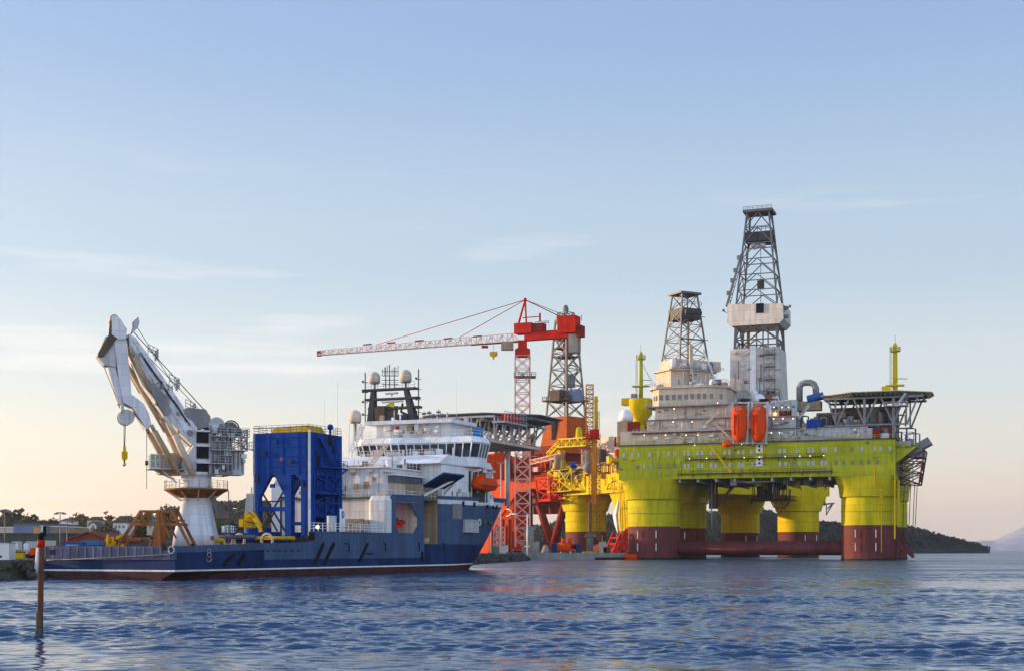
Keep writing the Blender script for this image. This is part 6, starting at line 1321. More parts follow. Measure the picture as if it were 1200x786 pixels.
TREES = [  # px, top row, distance, height m, kind, label
 (2, 608, 640, 15, 'round', 'dark round tree at the far left behind the pale shed', 'leaf_dark'),
 (10, 604, 650, 17, 'wide', 'broad dark tree left of the blue grey warehouse', 'leaf_dark'),
 (19, 602.5, 655, 18, 'wide', 'tallest broad dark tree rising over the blue grey warehouse', 'leaf_dark'),
 (33, 608, 640, 13, 'round', 'low round tree just above the blue grey warehouse roof', 'leaf'),
 (37, 606.5, 645, 14, 'tall', 'slim dark tree left of the pointed fir above the blue grey warehouse', 'leaf_dark'),
 (42.5, 606, 645, 14, 'cone', 'pointed fir at the right end of the blue grey warehouse roof', 'leaf_dark'),
 (52, 611, 640, 11, 'round', 'low tree above the beige shed, right of the pointed fir', 'leaf'),
 (59.5, 609, 640, 12, 'cone', 'small fir left of the tall lamp post with twin heads', 'leaf_dark'),
 (65, 608.5, 640, 12.5, 'tall', 'slim tree directly left of the white house near the lamp posts', 'leaf_dark'),
 (90, 609, 650, 12, 'round', 'round tree at the left foot of the big domed tree', 'leaf'),
 (95, 604.5, 660, 16, 'round', 'big domed tree over the red barn', 'leaf_dark'),
 (101, 609, 640, 12, 'round', 'round tree between the domed tree and the small white house', 'leaf'),
 (119, 611, 570, 12, 'wide', 'wide bush like tree right of the small white house', 'leaf'),
 (125.5, 602, 625, 17, 'tall', 'tall bushy tree standing left of the house with the big hipped roof', 'leaf'),
 (129, 611, 590, 11, 'wide', 'wide tree in front of the house with the big hipped roof', 'leaf'),
 (124, 617, 520, 9, 'wide', 'lowest wide tree just over the red barn roof', 'leaf'),
 (151, 614, 560, 11, 'wide', 'wide tree right below the big hipped roof', 'leaf'),
 (157, 606, 600, 13, 'round', 'golden yellow tree right of the big hipped roof', 'leaf_gold'),
 (165, 605, 590, 14, 'round', 'golden green tree behind the left slope of the rusty frame', 'leaf_gold'),
 (176, 606, 590, 14, 'wide', 'wide tree seen through the rusty frame, left of its centre post', 'leaf'),
 (193, 598, 620, 18, 'tall', 'dark tree above the top bar of the rusty frame', 'leaf_dark'),
 (201, 596, 625, 19, 'round', 'dark tree touching the left edge of the crane pedestal', 'leaf_dark'),
 (207, 598, 630, 18, 'tall', 'dark tree half hidden by the crane pedestal', 'leaf_dark'),
 (243, 612, 520, 12, 'wide', 'pale green tree right of the crane pedestal', 'leaf_gold'),
 (253, 609, 540, 14, 'wide', 'largest pale green tree between the crane and the yellow deck crane', 'leaf_gold'),
 (264, 613, 520, 12, 'round', 'pale green round tree below the wooded ridge', 'leaf'),
 (277, 611, 540, 13, 'wide', 'wide green tree left of the yellow deck crane', 'leaf'),
]
for px, py, d, h, kd, lab, m in TREES:
    zt_ = Z(py, d); tree('conifer_tree' if kd == 'cone' else 'leafy_tree', kd, (X(px, d), d, zt_-h), h, lab, m)
# gently rising town slope under the houses
b = mb(); nx, ny = 40, 14
for j in range(ny+1):
    for i in range(nx+1):
        x = -420+i*9.5; d = 480+j*22; t = j/ny
        z = 1.5+16*min(1, max(0, (t-.08)*1.9))**1.3*min(1, max(0, (-x-40)/110))+1.2*math.sin(x*.07)+.8*math.sin(d*.09+x*.03)
        b.v.append((x, d, z))
for j in range(ny):
    for i in range(nx): a = j*(nx+1)+i; b.f.append((a, a+1, a+nx+2, a+nx+1)); b.m.append(0); b.s.append(True)
tag(b.build('town_slope', 'soil'), kind='structure')
def gable(name, label, cat, px0, px1, py_eave, py_ridge, py_base, d, depth, wall, roof, wins=(), ridge_across=True, group=None, dz=None):
    x0, x1 = X(px0, d), X(px1, d); zb_ = dz if dz is not None else Z(py_base, d); ze, zr = Z(py_eave, d), Z(py_ridge, d); xm = (x0+x1)/2
    t = thing(name, label, cat, (xm, d, zb_), 0, group); w = (x1-x0)/2; e, r = ze-zb_, zr-zb_
    b = mb()
    if ridge_across: b.prism([(-w, -1.5), (w, -1.5), (w, e), (0, r-.15), (-w, e)], 'y', 0, depth)
    else: b.box(-w, w, 0, depth, -1.5, e)
    b.build('wall', wall, t)
    b = mb()
    if ridge_across:
        for sg in (-1, 1): b.prism([(sg*(w+.5), e-.25), (0, r), (0, r+.3), (sg*(w+.5), e+.1)], 'y', -.5, depth+.5)
    else: b.loft([[Vector((-w-.5, -.5, e)), Vector((w+.5, -.5, e)), Vector((w+.5, depth+.5, e)), Vector((-w-.5, depth+.5, e))], [Vector((-w*.55, depth*.45, r)), Vector((w*.55, depth*.45, r)), Vector((w*.55, depth*.55, r)), Vector((-w*.55, depth*.55, r))]])
    b.build('roof', roof, t)
    for fx_, fz_, ww, hh in wins: window(t, (fx_*w, -.06, fz_*e), ww, hh)
    return t
gable('house', 'white house with grey roof between the lamp posts and the domed tree', 'house', 70, 83.5, 610, 606.5, 620, 545, 9, 'render_white', 'roof_grey', ((-.6, .5, 1, 1.3), (0, .5, 1, 1.3), (.6, .5, 1, 1.3)), False, 'houses on the slope')
gable('house', 'small white gabled house right of the domed tree, over the red barn', 'house', 104.5, 113, 614.5, 611, 625, 530, 9, 'render_white', 'roof_grey', ((-.35, .35, 1, 1.2), (.35, .35, 1, 1.2), (0, .85, 1, 1.0)), True, 'houses on the slope')
gable('house', 'dark roofed house peeping over the small white gabled house', 'house', 102, 114, 609, 604.5, 616, 548, 10, 'render_cream', 'roof_brown', ((-.4, .5, 1, 1.2), (.4, .5, 1, 1.2)), False, 'houses on the slope')
gable('house', 'large pale house under a big brown hipped roof, left of the golden tree', 'house', 132.5, 149, 612, 603.5, 622, 540, 11, 'render_white', 'roof_brown', ((-.6, .55, 1.2, 1.3), (-.1, .55, 1.2, 1.3), (.5, .55, 1.2, 1.3)), False, 'houses on the slope')
gable('house', 'pale house seen behind the rusty frame, below the dark trees', 'house', 172, 186, 612, 607, 622, 545, 10, 'render_cream', 'roof_grey', ((-.4, .5, 1.2, 1.3), (.4, .5, 1.2, 1.3)), False, 'houses on the slope')
gable('house', 'pinkish house with tiled roof behind the three lamp posts', 'house', 80, 90, 618, 614, 627, 525, 9, 'render_cream', 'barn_red', ((-.4, .5, 1, 1.2), (.4, .5, 1, 1.2)), False, 'houses on the slope')
gable('barn', 'low dark red gabled barn behind the blue containers', 'barn', 76, 131, 633, 623.5, 641, 300, 22, 'barn_red', 'barn_red', (), True, None, LZ)
# warehouses
def shed(name, label, px0, px1, py, d, depth, m, doors=(), roof='roof_grey'):
    x0, x1 = X(px0, d), X(px1, d); t = thing(name, label, 'warehouse', ((x0+x1)/2, d, LZ)); w = (x1-x0)/2; h = Z(py, d)-LZ
    mb().box(-w, w, 0, depth, 0, h).build('wall', m, t); mb().box(-w-.3, w+.3, -.4, depth+.3, h, h+.35).build('roof', roof, t)
    for px, dw, dh in doors: mb().box(X(px, d)-t.location.x-dw, X(px, d)-t.location.x+dw, -.15, .05, 0, dh).build('roller_door', 'light_grey', t)
    return t
shed('warehouse', 'long low dark green warehouse on the left quay', -40, 76, 625.3, 330, 30, 'shed_green', ((20, 1.3, 3.4), (38, 1.6, 3.4), (59.5, 1.3, 3.6)))
shed('warehouse', 'tall blue grey warehouse behind the green one', 16, 45.5, 613.3, 430, 40, 'shed_blue')
shed('warehouse', 'pale shed left of the blue grey warehouse', -40, 15.5, 618, 450, 30, 'render_cream', (), 'render_white')
shed('warehouse', 'beige shed with pale roof right of the blue grey warehouse', 46.5, 75, 617, 440, 25, 'beige_paint', (), 'render_white')
# containers, lamp posts and quay gear at the left
def container(label, px0, px1, py, d, m, marks, lift=0.):
    x0, x1 = X(px0, d), X(px1, d); w = (x1-x0)/2; zt_ = Z(py, d); h = 2.6
    t = thing('shipping_container', label, 'container', ((x0+x1)/2, d, zt_-h), 0, 'blue containers')
    mb().box(-w, w, 0, 2.44, 0, h).build('box', m, t)
    b = mb()
    for k in range(int(w*2/.5)): b.box(-w+.1+k*.5, -w+.3+k*.5, -.05, 0, .15, h-.15)
    b.box(-w-.03, w+.03, -.07, .1, h-.14, h+.02); b.build('corrugation', m, t)
    if marks:
        for k in range(5): mb().box(-.9+k*.42, -.6+k*.42, -.09, -.05, h-.75, h-.45).build('white_mark', 'render_white', t)
container('blue shipping container behind the ship stern, with white marking', 73, 95, 634.4, 215, 'bin_blue', True)
container('blue shipping container set further right behind the stern bulwark', 95.5, 115.5, 633, 219, 'sky_blue', False)
def lamp_post(label, px, py, d, twin):
    h = Z(py, d)-LZ; t = thing('lamp_post', label, 'lamp post', (X(px, d), d, LZ), 0, 'harbour lamp posts')
    mb().tube((0, 0, 0), (0, 0, h), .14, 8, .08).build('post', 'mid_grey', t)
    b = mb(); b.box(-.75, .75, -.25, .25, h-.05, h+.15)
    b.build('lamp_arm', 'mid_grey', t)
    for sx in ((-1, 1) if twin else (1,)): mb().box(sx*.75-.35, sx*.75+.35, -.3, .3, h-.3, h-.02).build('lamp_head', 'mid_grey', t)
lamp_post('leftmost lamp post, standing in front of the green warehouse', 5.5, 597.5, 250, True)
lamp_post('tall lamp post with two heads right of the marker pole', 70.5, 600.5, 262, True)
lamp_post('shorter lamp post beside the left end of the red barn', 78.5, 610, 255, False)
t = thing('site_container', 'white boxy site cabin at the left edge of the quay', 'cabin', (X(-2, 188), 188, LZ))
mb().box(-3, X(10.5, 188)-X(-2, 188), 0, 2.5, 0, Z(636, 188)-LZ).build('wall', 'render_white', t); mb().box(-3.1, X(10.5, 188)-X(-2, 188)+.1, -.1, 2.6, Z(636, 188)-LZ, Z(635.3, 188)-LZ).build('roof', 'light_grey', t)
mb().box(.2, .5, -.04, .02, .3, .6).build('vent', 'black_rubber', t)
t = thing('net_float', 'orange float lying beside the white site cabin', 'float', (X(13, 200), 200, LZ)); mb().ball((0, 0, .6), (.5, .5, .6), 12, 8).build('float_body', 'boat_orange', t); mb().tube((0, 0, 1.15), (0, 0, 1.35), .12, 8).build('float_eye', 'dark_steel', t)
for k, (px, py) in enumerate(((19.2, 635), (29.4, 636), (32.2, 636))):
    t = thing('gas_bottle', ('white upright tank left of the pair before the green warehouse', 'white upright tank, left of the close pair before the green warehouse', 'white upright tank, right of the close pair before the green warehouse')[k], 'tank', (X(px, 290), 290, LZ), 0, 'white upright tanks')
    h = Z(py, 290)-LZ; mb().lathe([(.32, 0), (.32, h-.3), (.12, h)], n=12).build('tank_body', 'render_white', t); mb().box(-.5, .5, -.5, .5, 0, .5).build('tank_base', 'mid_grey', t)
t = thing('telehandler', 'orange and yellow telehandler parked left of the marker pole', 'telehandler', (X(38.5, 215), 215, LZ)); t.scale = (.62,)*3
b = mb(); b.box(-1.0, 1.1, -1, 1, .7, 1.7); b.prism([(-.5, 1.7), (.6, 1.7), (.4, 2.7), (-.3, 2.7)], 'y', -.9, .3); b.build('body', 'boat_orange', t)
b = mb(); b.beam((-.9, .6, 1.9), (1.3, .6, 3.4), .35); b.beam((1.3, .6, 3.4), (1.5, .6, 2.6), .25); b.build('lifting_arm', 'deep_yellow', t)
for x in (-.7, .8):
    for y in (-1, .8): mb().tube((x, y-.15, .55), (x, y+.25, .55), .55, 12).build('wheel', 'black_rubber', t)
t = thing('generator_set', 'yellow generator box on the quay behind the marker pole', 'generator', (X(58, 250), 250, LZ)); mb().box(-1.0, 1.0, 0, 1.4, .2, 2.2).build('box', 'deep_yellow', t); mb().box(-1.1, 1.1, -.1, 1.5, 0, .2).build('skid', 'dark_steel', t)
t = thing('chain_pile', 'yellow crate of gear between the float and the telehandler', 'crate', (X(21, 225), 225, LZ)); mb().box(-.9, .9, 0, 1, 0, .9).build('crate_body', 'deep_yellow', t)
mb().box(-.95, .95, -.05, 1.05, .9, 1.05).build('crate_lid', 'dark_steel', t)
t = thing('parked_car', 'grey car parked between the site cabin and the telehandler', 'car', (X(25, 240), 240, LZ))
b = mb(); b.prism([(-2.1, .35), (2.1, .35), (2.15, .85), (1.3, .95), (.7, 1.45), (-1.2, 1.45), (-1.8, .95), (-2.1, .9)], 'y', -.85, .85); b.build('body', 'light_grey', t)
b = mb(); b.prism([(-1.5, .97), (1.1, .97), (.62, 1.38), (-1.15, 1.38)], 'y', -.87, -.84); b.build('window', 'window_glass', t)
for x in (-1.3, 1.3): mb().tube((x, -.9, .34), (x, -.7, .34), .34, 12).build('wheel', 'black_rubber', t)
t = thing('mooring_fender', 'white slanting fender pole against the stern corner of the ship', 'fender', (X(42, 183), 183, .6)); mb().tube((0, 0, 0), (.35, 0, Z(640, 183)-.6), .3, 10, .24).build('pole', 'render_white', t); mb().tube((.33, 0, Z(641, 183)-.6), (.36, 0, Z(639.5, 183)-.6), .27, 10).build('pole_cap', 'dark_steel', t)
# pale tower silo behind the blue module tower
d = 430
t = thing('silo_tower', 'pale concrete silo tower seen through the blue ship tower', 'silo', (X(338, d), d, LZ))
b = mb(); b.box(X(318, d)-X(338, d), X(356, d)-X(338, d), 0, 12, 0, Z(569, d)-LZ); b.build('tower_wall', 'silo_white', t)
b = mb(); b.prism([(X(318, d)-X(338, d), Z(569, d)-LZ), (X(330, d)-X(338, d), Z(569, d)-LZ), (X(330, d)-X(338, d), Z(558, d)-LZ), (X(323, d)-X(338, d), Z(561, d)-LZ)], 'y', 1, 11); b.box(X(331, d)-X(338, d), X(346, d)-X(338, d), 2, 10, Z(569, d)-LZ, Z(561, d)-LZ); b.build('tower_head', 'light_grey', t)
b = mb(); b.rail([(X(331, d)-X(338, d), 2, Z(561, d)-LZ), (X(356, d)-X(338, d), 2, Z(561, d)-LZ)], 1.2, 1.5, .08); b.build('roof_railing', 'mid_grey', t)
for px, w_ in ((295, 3.6), (302, 1.6)):
    t = thing('hopper_tower', 'slim grey hopper tower left of the blue ship tower' if px == 295 else 'thin grey pipe stack touching the left leg of the blue ship tower', 'tower', (X(px, 420), 420, LZ))
    h = Z(578 if px == 295 else 590, 420)-LZ
    b = mb(); b.loft([[Vector((w_/2*a*sx, 1.8*sy, z)) for sx, sy in ((-1, -1), (1, -1), (1, 1), (-1, 1))] for z, a in ((0, 1.2), (h*.6, 1.1), (h, .7))]); b.build('tower_body', 'light_grey', t); mb().beam((0, 0, h), (0, 0, h+2), .3).build('tower_tip', 'mid_grey', t)
for k, (px, py, w_) in enumerate(((232.5, 612.5, 2.0), (268, 616, 1.7))):
    t = thing('storage_tank', ('white round tank directly right of the crane pedestal', 'white tank below the pale trees, further from the crane pedestal')[k], 'tank', (X(px, 330), 330, LZ), 0, 'white tanks on the quay')
    h = Z(py, 330)-LZ; mb().lathe([(w_*.8, 0), (w_*.8, h*.7), (w_, h*.75), (w_, h), (.01, h+.3)], n=16).build('tank_shell', 'render_white', t); b = mb(); b.rail([(-w_, -w_, h*.4), (w_*3, -w_, h*.4)], 1.2, 1.2, .09, 2); b.build('tank_railing', 'render_white', t)
# things on the quay by the rigs
def qthing(name, label, cat, px, d, group=None): return thing(name, label, cat, (X(px, d), d, LZ+.15), 0, group)
t = qthing('buoy_tank', 'orange cylindrical buoy tank lying on the quay below the yellow rig', 'tank', 664, 546); k5 = F/546
b = mb(); b.tube((-9.5/k5*1.0, 0, 2.1), (5/k5, 0, 2.1), 1.9, 18); b.ball((-9.5/k5, 0, 2.1), (1.2, 1.9, 1.9), 14, 8); b.build('drum', 'boat_orange', t)
b = mb(); b.lathe([(1.5, 0), (1.5, 1.4), (1.7, 1.5), (1.7, 1.9), (.9, 2.2)], (6.5/k5*1.0, 0, 1.4), 16); b.build('drum_end', 'dark_red', t)
for x in (-.9, 1.3): mb().tube((x*1.2-.3, -.2, 3.7), (x*1.2-.3, -.2, 5.9), .75, 12).build('filler_neck', 'boat_orange', t)
mb().box(-2.7, -2.1, -1, 1, 0, 1.4).build('cradle', 'render_white', t); mb().box(1.2, 1.8, -1, 1, 0, 1.4).build('cradle', 'render_white', t)
for k, (px, w_, h) in enumerate(((649.5, 1.1, 3.5), (678, 1.0, 3.3))):
    t = qthing('waste_bin', ('dark blue bin left of the orange buoy tank', 'dark blue bin between the orange buoy tank and the access tower')[k], 'bin', px, 545, 'blue bins on the quay'); mb().box(-w_, w_, -.8, .8, 0, h).build('bin_body', 'navy_paint', t); mb().box(-w_-.1, w_+.1, -.9, .9, h, h+.2).build('bin_lid', 'royal_blue', t)
t = qthing('concrete_block', 'large grey concrete block house on the quay under the orange rig', 'block', 620, 552); mb().box(-4.4, 4.2, 0, 6, 0, 4.6).build('block_body', 'concrete', t); mb().box(-1.8, 1.9, -.3, 6.2, 4.6, 9.2).build('block_upper', 'concrete', t)
mb().box(-2.7, 2.6, -.5, 6.4, 9.2, 10.6).build('block_cap', 'mid_grey', t); mb().tube((-.7, -.6, 4.6), (-.7, -.6, 9.2), .38, 10).build('white_pipe', 'render_white', t)
for k in (-1.3, 0): mb().ball((k-.2, -.5, 2.5), (.55, .4, .4), 8, 6).build('white_lamp', 'render_white', t)
t = qthing('cable_heap', 'grey heap of coiled mooring cable at the foot of the red braces', 'cable coil', 639.5, 548); b = mb()
for k in range(7): r0 = 1.7-.18*k; b.path([(r0*math.cos(u), .8*r0*math.sin(u), .3+.42*k) for u in [i*math.pi/8 for i in range(17)]], .24, 6)
b.build('coil', 'net_tan', t); mb().beam((0, 0, 0), (0, 0, 3.6), .5).build('coil_post', 'steel_grey', t)
t = qthing('excavator', 'small red excavator working at the quay edge under the orange rig', 'excavator', 607, 545)
b = mb(); b.box(-1.6, 1.4, -1, 1, 1.0, 2.4); b.prism([(-.2, 2.4), (1.2, 2.4), (1.0, 3.7), (0, 3.7)], 'y', -.9, .2); b.build('body', 'red_paint', t)
b = mb(); b.beam((1.2, .4, 2), (3.4, .4, 4.2), .4); b.beam((3.4, .4, 4.2), (4.4, .4, 1.2), .35); b.build('digger_arm', 'red_paint', t)
for y in (-1, .7): mb().box(-1.7, 1.6, y-.25, y+.3, .0, .9).build('track', 'black_rubber', t)
for k, (px, m, h, lab) in enumerate(((591, 'light_grey', 3.0, 'pale box on the quay left of the red excavator'), (580, 'deck_green', 2.6, 'dull green box at the left end of the rocky bank'), (706, 'net_tan', 4.6, 'tan cabin right of the access tower'), (711, 'dark_steel', 2.4, 'dark machine box between the tan cabin and the near rig'), (669, 'deck_brown', 1.0, 'low brown pallet stack before the orange buoy tank'))):
    t = qthing('stacked_crate', lab, 'crate', px, 548 if px > 600 else 500); t.location.z = LZ; mb().box(-1.4, 1.4, -.6, 1.2, 0, h).build('crate_body', m, t); mb().box(-1.5, 1.5, -.7, 1.3, h, h+.14).build('crate_lid', 'mid_grey', t)
for k, (px, py, d, lab, m) in enumerate(((575, 604, 470, 'slim orange and white pole on the rocky bank beside the ship bow', 'pale_red'), (587, 541, 520, 'tall grey floodlight mast in front of the orange rig', 'light_grey'), (618, 600, 530, 'thin white mast just before the concrete block house', 'render_white'))):
    t = thing('floodlight_mast', lab, 'mast', (X(px, d), d, LZ), 0); h = Z(py, d)-LZ; mb().tube((0, 0, -2), (0, 0, h), .32, 8, .24).build('mast_pole', m, t); mb().box(-1.3, 1.3, -.3, .3, h-.6, h).build('mast_head', 'mid_grey', t)
for k, (px, py) in enumerate(((583, 605), (586.5, 618))):
    t = thing('stair_tower', ('pale red scaffold stair tower against the orange column, taller one', 'pale red scaffold stair tower on the quay, shorter and nearer')[k], 'scaffold', (X(px, 560-k*20), 560-k*20, LZ)); h = Z(py, 560)-LZ
    b = mb(); b.lattice([(-1.5, -1, 0), (1.5, -1, 0), (1.5, 1, 0), (-1.5, 1, 0)], [(-1.5, -1, h), (1.5, -1, h), (1.5, 1, h), (-1.5, 1, h)], 5, .3, .2, 'x'); b.build('scaffold_frame', 'pale_red', t)
    [mb().box(-1.5, 1.5, -1, 1, h*j/5, h*j/5+.12).build('scaffold_deck', 'net_tan', t) for j in range(1, 6)]

# ---------------------------------------------------------------- wooded hills and far mountains
def ridge(name, prof, d, depth, n, mat, rough, wood=0, wname=None, wh=7, kx_=1.0):
    xs = [X(p, d) for p, _ in prof]; zs = [Z(q, d+depth*.35) for _, q in prof]
    rr = np.random.RandomState(int(d) % 999); N1, N2 = n, 16
    XX = np.linspace(xs[0], xs[-1], N1); prof_z = np.interp(XX, xs, zs)
    ph = rr.rand(8)*6.28; b = mb(); grid = []
    for j in range(N2+1):
        t = j/N2; sh = math.sin(math.pi*min(1, t/.7)*.5)**.8 if t < .7 else math.cos((t-.7)/.3*math.pi/2)**.7
        for i in range(N1):
            x = XX[i]; e = sum(math.sin(x*f_/d*300+ph[k]+t*3*k)*a for k, (f_, a) in enumerate(((.02, 1), (.05, .7), (.11, .4), (.23, .3), (.5, .2))))*rough
            z = max(-.5, (prof_z[i])*sh+e*sh*min(1, prof_z[i]/14)-.4*(1-sh)); b.v.append((x*(1+depth*t/d), d+depth*t, z)); grid.append(z)
    for j in range(N2):
        for i in range(N1-1): a = j*N1+i; b.f.append((a, a+1, a+N1+1, a+N1)); b.m.append(0); b.s.append(True)
    o = tag(b.build(name, mat), kind='structure')
    if wood:
        r_ = random.Random(int(d)); w = mb()
        for k in range(wood):
            i = r_.randrange(N1-1); j = r_.randrange(1, N2-2); v = Vector(b.v[j*N1+i]).lerp(Vector(b.v[(j+1)*N1+i+1]), r_.random())
            if v.z < 1.5: continue
            h = wh*r_.uniform(.55, 1.25)*min(1, v.z/14+.1); rd = h*r_.uniform(.25, .5)
            for c in range(7):
                p = v+Vector((r_.gauss(0, rd*.55), r_.gauss(0, rd*.5), h*r_.uniform(.25, 1)))
                for q in range(3):
                    u = Vector((r_.gauss(0, 1), r_.gauss(0, 1), r_.gauss(0, 1))).normalized(); vv = u.orthogonal().normalized(); s = rd*r_.uniform(.3, .6)
                    w.add([p-u*s-vv*s, p+u*s-vv*s*.8, p+u*s*.8+vv*s, p-u*s+vv*s*.7], [(0, 1, 2, 3)])
        tag(w.build(wname, 'island_wood'), kind='stuff')
    return o
ridge('island_hill', [(590, 640), (615, 622), (645, 617), (662, 614), (700, 607), (760, 603), (830, 602), (870, 600), (890, 598), (905, 604), (925, 612), (950, 615), (980, 617), (1020, 617), (1060, 620), (1078, 623), (1092, 629), (1110, 633.5), (1130, 637), (1148, 640), (1160, 643.5)], 1450, 420, 160, 'island_wood', 1.6, 3400, 'island_woodland', 7)
ridge('left_hill', [(-160, 622), (-40, 622), (60, 624), (130, 622), (190, 606), (212, 598), (228, 594.5), (245, 592.5), (262, 590.5), (280, 589.5), (300, 591), (330, 596), (400, 606), (480, 618), (560, 632), (600, 642)], 1250, 400, 130, 'island_wood', 1.6, 2400, 'hill_woodland', 8)
ridge('far_mountain', [(1085, 644), (1110, 640), (1135, 635), (1150, 632.5), (1165, 633.5), (1185, 630), (1205, 628.5), (1240, 630), (1300, 634), (1380, 643)], 11000, 1500, 90, 'hazed_rock', 8)
ridge('farthest_mountain', [(1110, 644), (1140, 638), (1160, 631), (1180, 622), (1200, 613), (1225, 605), (1260, 606), (1320, 622), (1400, 640)], 17000, 2000, 90, 'hazed_rock', 16)

# ---------------------------------------------------------------- marker pole in the water
d = F*H/(745-HY); t = thing('marker_pole', 'weathered wooden marker pole with a red band and amber board, rising from the water', 'marker pole', (X(47, d), d, 0)); k6 = F/d
hz = lambda py: H+(HY-py)/k6
b = mb(); b.tube((-.05, 0, -2), (.06, 0, hz(640)), .155, 12, .125); b.build('pole', 'post_wood', t)
b = mb(); b.tube((.03, 0, hz(640)), (.045, 0, hz(632)), .165, 12); b.build('red_band', 'red_paint', t)
b = mb(); b.tube((.05, 0, hz(632)), (.07, 0, hz(616)), .13, 12, .15); b.box(-.03, .25, -.12, .12, hz(628), hz(615.8)); b.build('pole_head', 'black_rubber', t)
b = mb(); b.box(-.24, .05, -.19, -.12, hz(624.5), hz(616.8)); b.build('amber_board', 'sign_amber', t)
b = mb(); b.lathe([(.135, 2.95), (.15, 2.98), (.15, 3.0)], (.02, 0, 0), 12); b.build('wire_lashing', 'dark_steel', t)
b = mb(); b.lathe([(.165, .4), (.168, .5), (.162, 1.05), (.158, 1.15)], (-.03, 0, 0), 12); b.build('wet_band', 'deck_brown', t)
b = mb(); b.lathe([(.02, .02), (.14, .015), (.15, -.06), (.155, -.3)], (.09, 0, hz(615.8)), 10); b.build('bird_lime', 'render_white', t)
b = mb(); b.lathe([(.17, -.5), (.2, 0), (.19, .28), (.16, .45)], (-.045, 0, 0), 12); b.build('weed_collar', 'rock', t)

